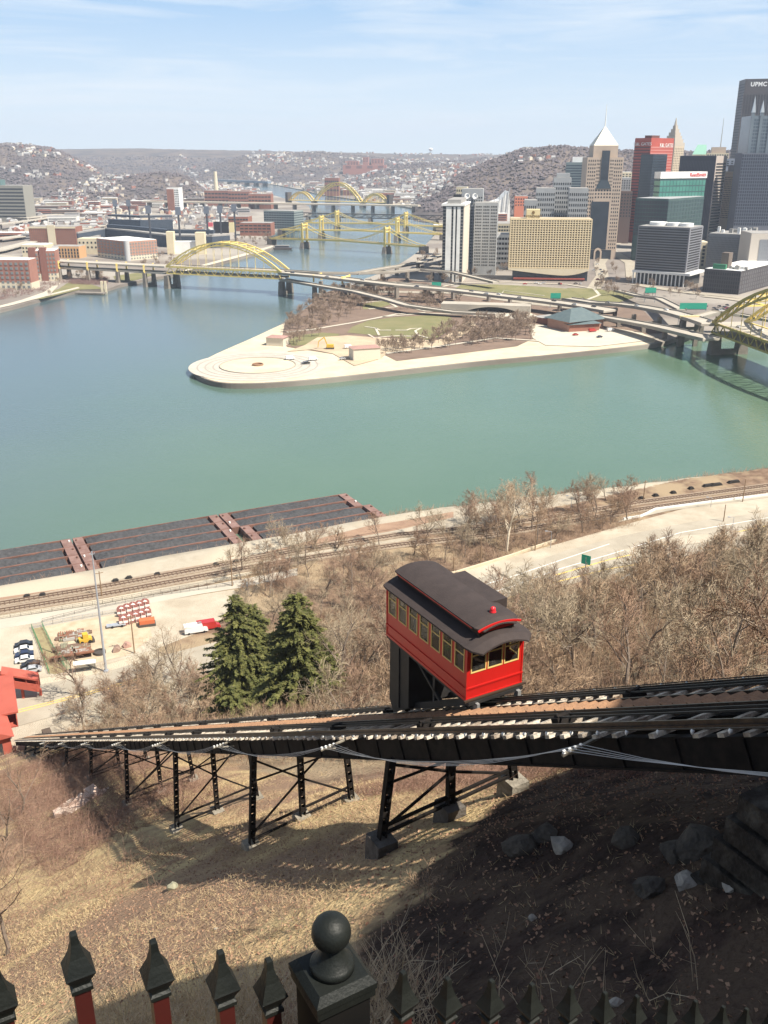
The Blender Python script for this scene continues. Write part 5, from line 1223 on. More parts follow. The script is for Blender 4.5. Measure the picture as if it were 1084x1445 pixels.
for (a, b, lb, hh) in (((376,488),(400,489.5),'small white park kiosk with a dusty red roof nearer the river point',6),((499,510),(537,507.5),'larger white park kiosk with a dusty red roof on the south wharf',8)):
    t = root('park_kiosk', G(*a,LZ), lb, 'kiosk', 'white kiosks in the park'); hip(t,a,b,0,hh,.6,mat('dusty_red_roof',(.36,.22,.19)),mat('kiosk_wall',(.58,.53,.44)),11,.8)
# excavator, tents and small wharf vehicles
t = root('excavator', G(466,492,LZ+.5), 'small yellow excavator digging on the bare earth of the park', 'excavator'); m_ex = mat('machine_yellow',(.55,.36,.05))
b0 = G(466,492,LZ+.6); MB().frame(b0,Vector((1,0,0)),Vector((0,1,0)),Z1,-2.5,2.5,-1.6,1.6,1,3).build('cab',m_ex,t); MB().frame(b0,Vector((1,0,0)),Vector((0,1,0)),Z1,-2.8,2.8,-1.8,1.8,0,1).build('track',m_dk,t)
MB().bar(b0+Vector((-2,0,2.6)),b0+Vector((-4,0,8)),.7).bar(b0+Vector((-4,0,8)),b0+Vector((-8,0,5)),.6).bar(b0+Vector((-8,0,5)),b0+Vector((-8.5,0,1)),.5).build('boom',m_ex,t)
for px, c_, k_, lb in (((492,491),'white','van','white van on the bare dirt beside the excavator'),((433,513),'black','car','black car on the pale plaza right of the fountain'),((430,513),'grey','car','grey car parked beside a black one on the pale plaza'),((410,507),'white','van','white van on the plaza above the fountain'),((442,508),'white','van','white box van on the wharf plaza'),((483,507),'silver','car','silver car near the larger park kiosk'),((836,468),'red','van','red and white truck beside the brick museum'),((862,467),'white','van','white truck right of the brick museum'),((846,476),'dark blue','car','dark car on the wharf below the museum'),((812,473),'red','car','red car on the pale wharf near the museum'),((500,402.5),'white','van','white lorry on the north ramp of the park')):
    vehicle(c_, G(px[0],px[1],LZ+.7), .35, lb, None, k_)
# green road signs over the highway
for px, z, w_, lb in (((616,405),11,9,'green overhead road sign nearest the white striped tower'),((784,421),12,9,'green overhead road sign before the yellow hotel lawn'),((918,413),12,10,'small green road sign above the lawns left of the ramps'),((978,436),18,21,'large green road sign beside the right hand ramps')):
    c = G(*px,z); t = root('road_sign', (c.x,c.y,LZ), lb, 'road sign', 'green road signs on the highway'); MB().frame(c,Vector((1,0,0)),Vector((0,1,0)),Z1,-w_/2,w_/2,-.2,0,0,4.6).build('panel',mat('sign_green',(.03,.32,.22)),t); MB().frame(c,Vector((1,0,0)),Vector((0,1,0)),Z1,-w_/2,-w_/2+.5,0,.5,-z+LZ,0).frame(c,Vector((1,0,0)),Vector((0,1,0)),Z1,w_/2-.5,w_/2,0,.5,-z+LZ,0).frame(c,Vector((1,0,0)),Vector((0,1,0)),Z1,-w_/2,w_/2,0,.4,-.6,0).build('gantry',m_grey,t)
# ================================================================ NORTH SHORE
m_bk = mat('riverside_brick',(.34,.17,.13),(.29,.14,.11),scale=.1,rough=.9); m_base = mat('cream_base',(.60,.54,.42))
def brickhotel(lb, pxL, pxC, pxR, y, Y, th, c, r_, cr, wall=m_bk, depth=None, nm='riverside_hotel'):
    t, L_, W_, H = tower(nm, lb, pxL, pxC, pxR, y, Y, th, wall, roof=m_white, depth=depth)
    lbox(t,'base_course',m_base,-L_-.2,.2,-.25,W_+.2,0,H*.24); wins(t,'F',c,r_,.02,.95,.5,.55,mat('pale_window',(.20,.22,.22),rough=.3),pop=.4)
    if cr: wins(t,'R',cr,r_,.02,.95,.5,.55,MATS['pale_window'],pop=.4)
    return t, L_, W_, H
brickhotel('brick hotel wing with cream ground floor at the left edge', -90, 40, 0, 367, Yb(0,409), 3, 18, 6, 0, depth=20)
t, L_, W_, H = brickhotel('taller brick hotel wing with two dark corner towers by the left shore', 39, 77, 0, 354, Yb(60,396), -8, 8, 7, 0, depth=24)
for u in (.02,.42): lbox(t,'corner_tower',mat('dark_corner_brick',(.22,.10,.08)),-L_*(1-u),-L_*(1-u)+7,-1,6,0,H+3.5)
t, L_, W_, H = brickhotel('white roofed pinkish brick hotel with a rounded corner above the viaduct', 136, 178, 221, 341, Yb(190,368), 44, 9, 6, 11, wall=m_brk2)
mb = MB(); mb.lathe([(3.6,0),(3.6,H+1),(.1,H+1.3)], (-1.2,1.2,0), 20); mb.build('rounded_corner', mat('pale_bay',(.45,.45,.45)), t, True)
t, L_, W_, H = tower('brick_apartments', 'long old dark brick block with a cream centre bay behind the left hotels', 40, 106, 0, 320, 1480, 3, m_brk, depth=30, roof=m_groof)
lbox(t,'centre_bay',m_cream,-L_*.60,-L_*.44,-1,2,0,H+2); wins(t,'F',24,8,.05,.85,.45,.55,mat('brick_window',(.16,.11,.09))); lbox(t,'cornice',m_cream,-L_,0,-.6,.1,H-2.5,H)
t, L_, W_, H = tower('orange_block', 'small orange and white block with dark arched bays beside the left viaduct', 73, 111, 0, 348, Yb(90,366)+10, 5, mat('orange_brick2',(.55,.33,.17)), depth=24, roof=m_groof); wins(t,'F',9,3,.05,.85,.5,.8); lbox(t,'white_bay',m_white,-L_,-L_*.75,-.6,0,0,H)
t, L_, W_, H = tower('cream_block', 'cream block left of the white roofed pinkish hotel', 109, 137, 0, 337, 1330, 5, m_cream, depth=24, roof=m_cream); wins(t,'F',5,2,.3,.9,.4,.4)
t, L_, W_, H = tower('low_white_block', 'low white roofed block behind the left hotel towers', 30, 62, 0, 346, 1290, 5, m_cream, depth=30, roof=m_white); wins(t,'F',7,2,.3,.9,.5,.5)
t, L_, W_, H = tower('grey_slab', 'grey banded office slab at the far left', -40, 32, 0, 262, 2000, 8, mat('olive_grey',(.26,.25,.22)), depth=40, roof=m_groof); wins(t,'F',1,9,.1,.95,.98,.5,m_win,name='window_band'); lbox(t,'penthouse',mat('teal_cap',(.10,.17,.17)),-L_*.7,-L_*.45,4,24,H,H+11)
t, L_, W_, H = tower('twin_apartments', 'tall apartment tower, brick on the left half and white on the right', 235, 252, 0, 265, 2300, 5, m_white, depth=30, roof=m_groof); lbox(t,'brick_half',m_brk,-L_,-L_*.42,-1,0,0,H-3); wins(t,'F',3,10,.1,.95,.6,.4,u0=.6,u1=.98,pop=.3)
t, L_, W_, H = tower('glass_office', 'blue grey glass office by the nearest suspension bridge', 372, 415, 420, 298, Yb(395,324), 20, mat('bluegreen_band',(.24,.28,.27)), depth=40, roof=m_groof); wins(t,'F',12,7,.05,.95,.86,.5,m_winb); wins(t,'R',5,7,.05,.95,.8,.5,m_winb)
for a, b, y, Y, lb in ((322,350,306,Yb(336,326),'red brick riverside block nearest the scoreboard'),(338,382,315,Yb(360,333),'low dark red banded block left of the glass office'),(288,322,269,2650,'brick mill block left of the tall chimney'),(322,352,270,2600,'red brick mill block by the far river bend'),(350,382,274,2500,'low red brick mill row by the far river bend'),(458,478,251,3300,'left of the two brick towers across the far river'),(480,481,252,3400,'x')):
    if lb == 'x': continue
    t, L_, W_, H = tower('brick_block', lb, a, b, 0, y, Y, 6, m_brk, depth=30, roof=m_groof); wins(t,'F',7,3,.2,.92,.8,.4)
for a,b,y,Y,lb in ((490,506,227,5200,'brick hospital tower on the far centre skyline'),(512,520,222,5200,'slim brick tower on the far centre skyline'),(524,541,224,5300,'right hand brick hospital block on the far centre skyline'),(484,545,233,5000,'wide brick hospital base on the far centre skyline')):
    t, L_, W_, H = tower('hospital_block', lb, a, b, 0, y, Y, 4, mat('far_brick',(.38,.17,.13)), depth=50); wins(t,'F',4,3,.8,.97,.5,.5)
c = AT(303.5,242,3600); t = root('mill_chimney', (c.x,3600,LZ), 'tall tan chimney left of the far bridge', 'chimney'); MB().lathe([(9,0),(6,c.z-LZ),(5,c.z-LZ)], (0,0,0), 12).build('shaft', m_cream, t, True)
# ballpark
bc = G(210,345,LZ); t = root('ballpark', bc, 'ballpark with dark tiered seats, pale towers and a black scoreboard', 'stadium')
m_seat = mat('navy_seats',(.04,.055,.08),(.06,.075,.10),scale=.3); m_lime = mat('yellow_limestone',(.68,.60,.42),(.62,.54,.38),scale=.1)
def arcwall(name, m, px, zlo, zhi, th_, back=0):
    mb = MB(); P = [G(a,b,LZ) for a,b in px]
    for p, q_ in zip(P, P[1:]):
        d, ln = fwd(p,q_); x = Vector((-d.y,d.x,0)); x = x if x.y > 0 else -x; mb.frame(Vector((p.x,p.y,0))+x*back, d, x, Z1, -.5, ln+.5, 0, th_, zlo, zhi)
    mb.build(name, m, t)
ring = [(112,345),(150,338),(185,342),(235,349),(300,350),(325,348)]
arcwall('lower_wall', m_seat, ring, LZ, LZ+16, 6); arcwall('concourse', m_groof, ring, LZ+16, LZ+18, 12); arcwall('upper_seats', m_seat, [(150,338),(185,341),(235,347),(300,348)], LZ+18, LZ+23, 10, 4)
arcwall('canopy', mat('dark_canopy',(.08,.09,.11)), [(155,331),(200,334),(245,333)], LZ+30, LZ+33, 14); arcwall('far_seats', m_seat, [(155,333),(200,335),(245,334)], LZ, LZ+27, 10)
arcwall('concourse', m_groof, [(150,334),(200,338),(300,342)], LZ+8, LZ+10, 40)
for a, b, y0 in ((234,244,327),(275,288,328)):
    p = AT(a,y0,1330); q_ = AT(b,y0,1330); MB().box(p.x,q_.x,1330,1342,LZ,p.z).build('limestone_tower', m_lime, t)
p, q_ = AT(244,341,1335), AT(276,341,1335); MB().box(p.x,q_.x,1335,1350,LZ,p.z).build('entrance_block', m_white, t)
p, q_ = AT(301,313,1500), AT(322,313,1500); lo_ = AT(301,329,1500).z; MB().box(p.x,q_.x,1500,1504,lo_,p.z).build('scoreboard', mat('black_board',(.02,.02,.025)), t)
p, q_ = AT(323,314,1490), AT(330,314,1490); lo_ = AT(323,328,1490).z; MB().box(p.x,q_.x,1490,1493,lo_,p.z).build('banner', mat('yellow_banner',(.7,.6,.35)), t)
p, q_ = AT(293,314,1520), AT(300,314,1520); lo_ = AT(293,320,1520).z; MB().box(p.x,q_.x,1520,1523,lo_,p.z).build('red_board', mat('pink_red',(.6,.12,.15)), t)
for px, y0, y1, Y in ((162,282,311,1750),(181,282,309,1760),(209,290,334,1420),(251,292,338,1420),(291,291,325,1500),(310,290,330,1500),(330,288,325,1520)):
    a, b = AT(px,y0,Y), AT(px,y1,Y); t2 = root('light_tower', (a.x,Y,LZ), 'dark floodlight tower standing over the ballpark', 'light tower', 'floodlight towers of the ballpark')
    MB().box(-1.3,1.3,-1,1,0,a.z-LZ).build('pole', mat('dark_truss',(.07,.075,.09)), t2, True); MB().box(-4,4,-1.5,-1,a.z-LZ-11,a.z-LZ).build('lamp_rack', mat('lamp_grey',(.14,.16,.2)), t2, True)
# elevated roads on the far left
nv = root('elevated_road', G(40,315,LZ), 'stack of pale elevated roads crossing the left side of the north bank', 'viaduct')
for px, z, hf in (([(-60,302),(40,307),(80,302),(122,296)],12,9),([(-60,314),(0,316),(60,308),(110,300)],14,8),([(-60,338),(0,336),(60,329),(115,322),(140,318),(190,313)],9,11),([(-60,362),(0,352),(30,344),(60,336)],8,9)):
    DK('road_deck', px, [z]*len(px), hf, 1.6, nv, edge=False)
    for k in range(len(px)-1):
        for u in (.0,.5): 
            c = G(px[k][0]+(px[k+1][0]-px[k][0])*u, px[k][1]+(px[k+1][1]-px[k][1])*u, z); MB().box(c.x-1.5,c.x+1.5,c.y-5,c.y+5,LZ,z-1.5).build('pier', m_pier, nv)
t = root('moored_boat', G(399,352,0), 'small dark river boat moored below the nearest suspension bridge', 'boat')
b0 = G(399,352.5,0); MB().extr([(-14,2.6),(-12,-.5),(12,-.5),(15,2.8)], b0, Vector((1,0,0)), Z1, Vector((0,1,0)), -4, 4).build('hull', m_dk, t); MB().frame(b0,Vector((1,0,0)),Vector((0,1,0)),Z1,-10,9,-3,3,2.6,6).build('cabin', mat('boat_cabin',(.12,.11,.12)), t); MB().frame(b0,Vector((1,0,0)),Vector((0,1,0)),Z1,-11,10,-3.5,3.5,6,6.5).build('boat_roof', m_groof, t)
t = root('river_pier', G(135,413,0), 'small wooden pier on posts below the left viaduct', 'pier'); p, q_ = G(108,412,2), G(148,413,2); MB().deck([p,q_],4,1.2).build('deck', m_pier, t)
for a,b in ((145,414),(150,414)): c = G(a,b,0); MB().box(c.x-1,c.x+1,c.y-1,c.y+1,-2,12).build('post', m_cream, t)
# smaller city blocks, each its own building
rc = random.Random(21)
cw = [mat('city_red_brick',(.33,.15,.11),(.27,.12,.09),scale=.05), mat('city_tan',(.52,.45,.35)), mat('city_white',(.72,.70,.66)), mat('city_grey',(.34,.33,.33)), mat('city_brown',(.24,.17,.14))]
cwn = ['red brick','tan','white','grey','dark brown']
def cityblock(px, py, w_, d_, h, k, reg, rz=.1):
    c = G(px, py, LZ); t = root('city_block', c, '%s flat roofed city block in the %s' % (cwn[k], reg), 'building', '%s blocks in the %s' % (cwn[k], reg), rz=rz)
    MB().box(-w_/2,w_/2,0,d_,0,h).build('wall', cw[k], t, True); MB().box(-w_/2-.3,w_/2+.3,-.3,d_+.3,h,h+.6).build('roof', (m_white, m_groof, m_groof)[rc.randrange(3)], t, True)
    if w_ > 22:
        n = int(w_/9); mb = MB()
        for j in range(int(h/4)): MB().box(-w_/2+2,w_/2-2,-.25,0,j*4+1.4,j*4+3).build('window_row', m_win, t, True)
    return t
fx_n = lambda: rc.uniform(0,345)
def wk(a): return rc.choices(range(5), a)[0]
for i in range(95):
    px = rc.uniform(20,350); py = rc.uniform(272,318)
    if 145 < px < 345 and py > 300: continue
    cityblock(px, py, rc.uniform(22,60), rc.uniform(16,30), rc.uniform(7,18), wk([5,2,3,2,2]), 'north side')
for i in range(90):
    px = rc.uniform(435,700); py = rc.uniform(258,288)
    lim = interp(px, [(435,272),(470,277),(532,285),(604,297),(640,300)])
    if py > lim-3: py = lim-3-rc.uniform(0,9)
    cityblock(px, py, rc.uniform(25,75), rc.uniform(20,40), rc.uniform(8,22), wk([6,2,3,2,1]), 'river flats')
for i in range(18): cityblock(rc.uniform(626,720), rc.uniform(296,330), rc.uniform(20,45), 20, rc.uniform(8,25), wk([4,2,2,3,2]), 'blocks behind the striped tower')
for i in range(16): cityblock(rc.uniform(885,1084), rc.uniform(310,330), rc.uniform(25,50), 25, rc.uniform(15,40), wk([2,2,2,3,2]), 'streets between the right towers')
for i in range(14): cityblock(rc.uniform(-40,135), rc.uniform(322,345), rc.uniform(20,45), 18, rc.uniform(6,11), wk([3,3,2,2,2]), 'ground behind the left hotels')
# houses: three hundred one by one, the rest as one mass
HM = [mat('house_white',(.52,.50,.47)), mat('house_cream',(.64,.56,.44)), mat('house_red',(.36,.17,.13)), mat('house_grey',(.32,.31,.31)), mat('roof_dark',(.12,.11,.11)), mat('roof_pale',(.38,.38,.38))]
rh = random.Random(77); spots = []
def houses_in(n, px0, px1, Y0, Y1, dens=None, cl=.0):
    k = 0; tries = 0
    while k < n and tries < n*12:
        tries += 1
        px = rh.uniform(px0, px1); Y = math.exp(rh.uniform(math.log(Y0), math.log(Y1))); x = (px-CX)/F*Y*CP
        if noise.noise(Vector((x*.004, Y*.004, 9))) < cl: continue
        if not (inpoly(x, Y, north) or inpoly(x, Y, south)): continue
        h = hills(x, Y); z = max(LZ, h)
        spots.append((Y, x, z)); k += 1
houses_in(700, -40, 260, 1900, 4300, cl=.08); houses_in(600, 0, 330, 1700, 3000, cl=-.3)
houses_in(1500, 250, 720, 3400, 6600, cl=-.02); houses_in(350, 300, 720, 5000, 7800, cl=.12); houses_in(90, 690, 860, 2500, 3300, cl=.15); houses_in(500, 440, 640, 2500, 4200, cl=-.3)
spots.sort()
def house_geo(mb, x, y, z, w_, d_, h, rf, k, kr, a):
    ca_, sa = math.cos(a), math.sin(a); X = Vector((ca_,sa,0)); Yv = Vector((-sa,ca_,0)); o = Vector((x,y,z-2))
    P = [o+X*u+Yv*v+Z1*hh for u,v,hh in ((-w_,-d_,0),(w_,-d_,0),(w_,d_,0),(-w_,d_,0),(-w_,-d_,h),(w_,-d_,h),(w_,d_,h),(-w_,d_,h),(0,-d_,h+rf),(0,d_,h+rf))]
    mb.cur = k; mb.add(P,[(0,1,5,8,4),(1,2,6,5),(2,3,7,9,6),(3,0,4,7)]); mb.cur = kr; mb.add([P[i] for i in (4,5,6,7,8,9)],[(1,2,5,4),(3,0,4,5)])
rest = MB()
for i, (Y, x, z) in enumerate(spots):
    w_, d_, h = rh.uniform(3,5.2), rh.uniform(3.5,6.5), rh.uniform(6,9); k = rh.choices([0,1,2,3],[6,3,3,2])[0]; kr = rh.choice([4,4,5]); a = rh.uniform(-.5,.5)+rh.choice([0,1.57])
    if Y > 3000: w_ *= 1.5; d_ *= 1.5; h *= 1.1
    mb = MB() if i < 300 else rest
    if i < 300:
        nm = ['white','cream','brick red','grey'][k]
        house_geo(mb, 0, 0, 0, w_, d_, h, w_*.6, 0, 1, a); o = mb.build('far_house', [HM[k], HM[kr]], None); o.location = (x,Y,z); tag(o, 'small %s gabled house among the far streets' % nm, 'house', '%s houses in the far streets' % nm)
    else: house_geo(mb, x, Y, z, w_, d_, h, w_*.6, k, kr, a)
tag(rest.build('distant_houses', HM), 'mass of small white, cream and red houses spread over the far hills', 'houses', kind='stuff')

for px, py, Y, lb in ((608,211,5600,'small white water tower on the skyline left of the wooded hill'),(776,206.5,2900,'small pale water tower on top of the wooded hill')):
    c = AT(px,py,Y); zb_ = max(LZ, hills(c.x, Y)-3); k = Y/5600.; t = root('water_tower', (c.x,Y,zb_), lb, 'water tower'); hh = c.z-zb_; MB().lathe([(1,0),(11*k,6*k),(12*k,12*k),(6*k,17*k),(.2,18*k)], (0,0,hh-9*k), 14).build('tank', m_white, t, True)
    for a_ in range(4): MB().bar((8*k*math.cos(a_*1.57),8*k*math.sin(a_*1.57),0),(5*k*math.cos(a_*1.57),5*k*math.sin(a_*1.57),hh),1.4*k).build('leg', m_grey, t, True)
# ================================================================ VEGETATION
m_bark = mat('grey_bark', (.22,.175,.14), (.14,.11,.09), scale=3, rough=.95)
m_twig = mat('brown_twigs', (.35,.25,.165), (.26,.18,.12), scale=.6, rough=.95)
m_twig2 = mat('grey_twigs', (.36,.295,.21), (.27,.215,.15), scale=.6, rough=.95)
m_twig3 = mat('reddish_twigs', (.30,.20,.14), (.23,.15,.105), scale=.6, rough=.95)
m_pale = mat('pale_sycamore_bark', (.62,.55,.44), (.50,.43,.33), scale=2, rough=.9)
def bare_tree(seed, h, spread=.55, tw=.022, n1=7, n2=5, n3=5, stems=1, dens=1.0, r0=None, lowfirst=.28):
    rg = random.Random(seed); tk, cr_ = MB(), MB()
    def rv(s_=1): return Vector((rg.gauss(0,s_), rg.gauss(0,s_), rg.gauss(0,s_)))
    def limb(mb, p, d, ln, r, lv, nseg=4):
        pts = [p]; d = d.normalized()
        for i in range(nseg):
            d = (d + rv(.13) + Vector((0,0,.07 if lv else .02))).normalized(); p = p + d*ln/nseg; pts.append(p)
        rr = [max(.007, r*(1-.72*i/nseg)) for i in range(nseg+1)]
        for i in range(nseg): mb.tube(pts[i], pts[i+1], rr[i], rr[i+1], 6 if lv == 0 else (4 if lv == 1 else 3), False)
        return pts, rr
    def side(d):
        u = d.cross(rv()).normalized(); return u
    for st in range(stems):
        base = Vector((0,0,-.3)) + (Vector((rg.gauss(0,.35),rg.gauss(0,.35),0)) if stems > 1 else Vector((0,0,0)))
        d0 = Vector((rg.gauss(0,.10 if stems == 1 else .28), rg.gauss(0,.10 if stems == 1 else .28), 1))
        hh = h*(1 if stems == 1 else rg.uniform(.7,1))
        pts, rr = limb(tk, base, d0, hh*.78, r0 or h*.017, 0, 7)
        for i in range(int(n1*dens)):
            t = lowfirst + (1-lowfirst)*(i+.5)/n1; k = min(6, int(t*7)); p = pts[k].lerp(pts[k+1], t*7-k); ax = (pts[k+1]-pts[k]).normalized()
            d = (ax*.75 + side(ax)*(.95-.35*t)).normalized(); ln = hh*spread*(1.05-.62*t)*rg.uniform(.8,1.15)
            q1, r1 = limb(tk, p, d, ln, rr[k]*.55, 1, 4)
            for j in range(n2):
                t2 = .25+.75*(j+.5)/n2; k2 = min(3, int(t2*4)); p2 = q1[k2].lerp(q1[k2+1], t2*4-k2); a2 = (q1[k2+1]-q1[k2]).normalized()
                q2, r2 = limb(cr_, p2, (a2*.8+side(a2)*.8).normalized(), ln*.5*rg.uniform(.7,1.2), max(tw*1.1, r1[k2]*.5), 2, 3)
                for m_ in range(n3):
                    t3 = .2+.8*(m_+.5)/n3; k3 = min(2, int(t3*3)); p3 = q2[k3].lerp(q2[k3+1], t3*3-k3); a3 = (q2[k3+1]-q2[k3]).normalized()
                    l3 = ln*.26*rg.uniform(.6,1.2); d3 = (a3+side(a3)*.8).normalized(); e = p3+d3*l3+Vector((0,0,.05*l3))
                    cr_.tube(p3, e, tw, tw*.45, 3, False)
                    for w_ in range(2):
                        u = rg.uniform(.3,.9); pp = p3.lerp(e, u); cr_.tube(pp, pp+(d3+side(d3)*.9).normalized()*l3*.55, tw*.7, tw*.35, 3, False)
    return tk, cr_
def mktree(name, label, cat, group, seed, mb_=None, mt_=None, **k):
    t = root(name, (0,0,0), label, cat, group); tk, cr_ = bare_tree(seed, **k)
    tk.build('trunk', mb_ or m_bark, t, True); cr_.build('crown', mt_ or m_twig, t, True); return t
TREES = []
GW = 'leafless trees of the wooded slope beyond the tracks'; LW = 'leafless tree standing among many others on the wooded slope beyond the tracks'
for i, k in enumerate((dict(h=13, tw=.036, n2=6, n3=6), dict(h=11, spread=.6, tw=.036, n2=6, n3=6), dict(h=15, spread=.45, n1=10, tw=.036, n3=6), dict(h=9, stems=3, spread=.5, n1=6, tw=.034, n3=6), dict(h=12, spread=.62, n1=9, n2=6, n3=6, tw=.036), dict(h=7, stems=4, spread=.6, n1=6, tw=.03))):
    TREES.append(mktree('bare_tree', LW, 'tree', GW, 100+i, mt_=(m_twig, m_twig2, m_twig3, m_twig, m_twig2, m_twig3)[i], **k))
used_t = set(); rt_ = random.Random(31)
def put(protos, i, loc, rz, sc, label=None, group=None, cat=None, name=None):
    p = protos[i]
    if p.name not in used_t: used_t.add(p.name); place(p, loc, rz, sc); o = p
    else: o = dup(p, loc, rz, sc)
    if name: o.name = name
    if label: o['label'] = label
    if group: o['group'] = group
    if cat: o['category'] = cat
    return o
def free(p, lst, d):
    for q in lst:
        if abs(q.x-p.x) < d and abs(q.y-p.y) < d and (q-p).length < d: return False
    return True
ever_px = [(345,1005),(430,1000)]
placed = []; n = 0; tries = 0
def px_of(p):
    Zc = p.y*CP + (CAMZ-p.z)*SP; return CX + F*p.x/Zc, CY + F*((CAMZ-p.z)*CP - p.y*SP)/Zc
while n < 262 and tries < 20000:
    tries += 1
    s = rt_.uniform(14, 190); q = rt_.uniform(13, 250)
    if s < 60 and q < 20 + (60-s)*.12: continue
    p = TR(s, q); z = terrain(s, q); p = Vector((p.x, p.y, z)); a, b = px_of(p)
    if a < -60 or a > 1230: continue
    if z < 13 and a > 560: continue
    if s > 176 and (a < 215 or b > 945): continue
    if 560 < a < 800 and b < 870 and s > 172: continue
    if 270 < a < 480 and q < 56 and s > 95: continue          # room for the evergreens
    if a < 150 and s > 150: continue
    if 395 < a < 560 and 960 < b < 1010 and q < 40: continue
    if a > 560 and s > interp(a, [(560,168),(800,150),(950,143),(1084,132),(1250,120)]): continue
    if 270 < a < 480 and b > 900 and s > 60: continue
    if not free(p, placed, 4.4): continue
    placed.append(p); sc = rt_.uniform(.72, 1.12)*(.82 if q < 24 else 1)*(.75 if s < 45 else 1)
    put(TREES, rt_.randrange(6), p, rt_.uniform(0,6.28), sc); n += 1
# named stands: near the water and along the roads
GR = 'leafless trees between the railway and the roads'; LR = 'leafless tree in the strip between the railway and the roads'
for k in range(150):
    px, py = ((rt_.uniform(330,570), rt_.uniform(795,880)) if k % 4 else (rt_.uniform(370,560), rt_.uniform(765,800))) if k < 105 else (rt_.uniform(560,890), 0)
    if not py: py = interp(px, [(560,815),(700,775),(800,745),(890,725)]) + rt_.uniform(-26,14)
    p = G(px,py,12)
    if not free(p, placed, 4.5): continue
    placed.append(p); put(TREES, rt_.randrange(6), p, rt_.uniform(0,6.28), rt_.uniform(.6,1.0)*(1.25 if px > 690 else 1), LR, GR)
for k in range(34):
    px = rt_.uniform(105,285); p = RT(px, rt_.uniform(968,1030))
    if not free(p, placed, 3.6): continue
    placed.append(p); put(TREES, rt_.randrange(6), p, rt_.uniform(0,6.28), rt_.uniform(.7,1.15), 'leafless tree in the thicket between the street and the lower end of the tracks', 'leafless trees by the lower end of the tracks', name='thicket_tree')
for k in range(46):
    px = rt_.uniform(585,890); py = interp(px, [(560,790),(640,772),(700,755),(800,730),(890,712)]) + rt_.uniform(-22,10); p = G(px,py,12)
    if not free(p, placed, 3.2): continue
    placed.append(p); put(TREES, rt_.randrange(5), p, rt_.uniform(0,6.28), rt_.uniform(.75,1.2), LR, GR, name='railside_tree')
for px, py, sc, i, lb in ((715,778,1.35,4,''),):
    t = mktree('sycamore_tree', 'tall pale barked sycamore rising above the others against the river', 'tree', None, 907, m_pale, mat('pale_twigs',(.52,.40,.28),(.44,.33,.23),scale=.6), h=25, n1=11, n2=6, spread=.46, n3=6, tw=.045); t.location = G(px,py,12)
for px, py, h_, lb, sd_ in ((1015,990,11,'bare tree with a forked trunk nearest the tracks on the right slope',61),(745,930,13,'bare tree with spreading limbs just behind the red car roof',62),(475,985,17,'tall slim dark bare tree right of the evergreens',63),(262,985,19,'large bare tree left of the evergreens',64),(120,1035,13,'bare tree above the far tracks at the left',65),(215,1005,20,'large spreading bare tree rising before the fenced yard',75),(170,1020,15,'bare tree between the street and the far tracks at the left',76),(560,985,17,'bare tree directly behind the lower end of the red car',77),(880,860,13,'tall bare tree at the upper edge of the right slope below the highway',66),(1060,850,12,'dark rounded bare tree at the right edge by the highway',67),(700,880,15,'bare tree rising right behind the roof box of the car',68)):
    p = RT(px, py) if py > 870 or px > 1000 else G(px,py,12); t = mktree('bare_tree', lb, 'tree', None, sd_, m_bark, m_twig2 if sd_ % 2 else m_twig, h=h_, n1=8, spread=.52, n3=6); t.location = p
# tree in the lower left foreground, close to the fence
for px, py, h_, lb, sd_ in ((8,1350,7.5,'bare branching tree reaching in from the left edge over the dry slope',71),(30,1150,8,'thin bare sapling at the left edge before the trestle',72),(4,1215,8.5,'bare tree half outside the left edge below the trestle foot',74)):
    t = mktree('bare_tree', lb, 'tree', None, sd_, m_bark, m_twig3, h=h_, n1=8, spread=.6, tw=.014); t.location = RT(px, py)
for px, py, h_, lb, sd_ in ((405,1300,1.7,'thin dark sapling on the dry grass left of the ball topped post',81),(432,1312,1.4,'small forked sapling just left of the ball topped post',82),(600,1275,1.5,'twiggy shrub at the shadow edge right of the ball topped post',83)):
    t = mktree('sapling', lb, 'sapling', None, sd_, m_bark, m_twig, h=h_, n1=7, n2=4, n3=3, spread=.6, tw=.006, r0=.018, lowfirst=.1); t.location = RT(px, py)
# park trees
GP = 'leafless trees in the park on the point'; LP_ = 'small leafless tree in the park on the point'
PK = [mktree('park_tree', LP_, 'tree', GP, 300+i, mt_=mat('park_twigs',(.31,.235,.175),(.25,.185,.14),scale=.2), h=11, spread=.55, tw=.10, n1=9, n2=5, n3=4) for i in range(3)]
regs = [([(404,458),(430,440),(462,416),(500,405),(545,403),(555,425),(500,440),(470,462),(440,466),(410,472)], 125), ([(548,494),(600,484),(640,466),(680,455),(740,452),(760,468),(752,480),(700,486),(640,490),(560,502)], 115),
        ([(560,428),(640,418),(650,428),(640,440),(560,440)], 24), ([(400,482),(440,474),(460,474),(430,486),(410,492)], 7), ([(520,492),(640,490),(640,496),(540,500)],8)]
for poly, cnt in regs:
    k = 0; tr_ = 0
    while k < cnt and tr_ < 900:
        tr_ += 1; x = rt_.uniform(min(p[0] for p in poly), max(p[0] for p in poly)); y = rt_.uniform(min(p[1] for p in poly), max(p[1] for p in poly))
        if not inpoly(x, y, poly): continue
        p = G(x,y,LZ); 
        if not free(p, placed, 3.2): continue
        placed.append(p); put(PK, rt_.randrange(3), p+Vector((0,0,.3)), rt_.uniform(0,6), rt_.uniform(.65,1.05)); k += 1
GD = 'leafless trees along the downtown streets'
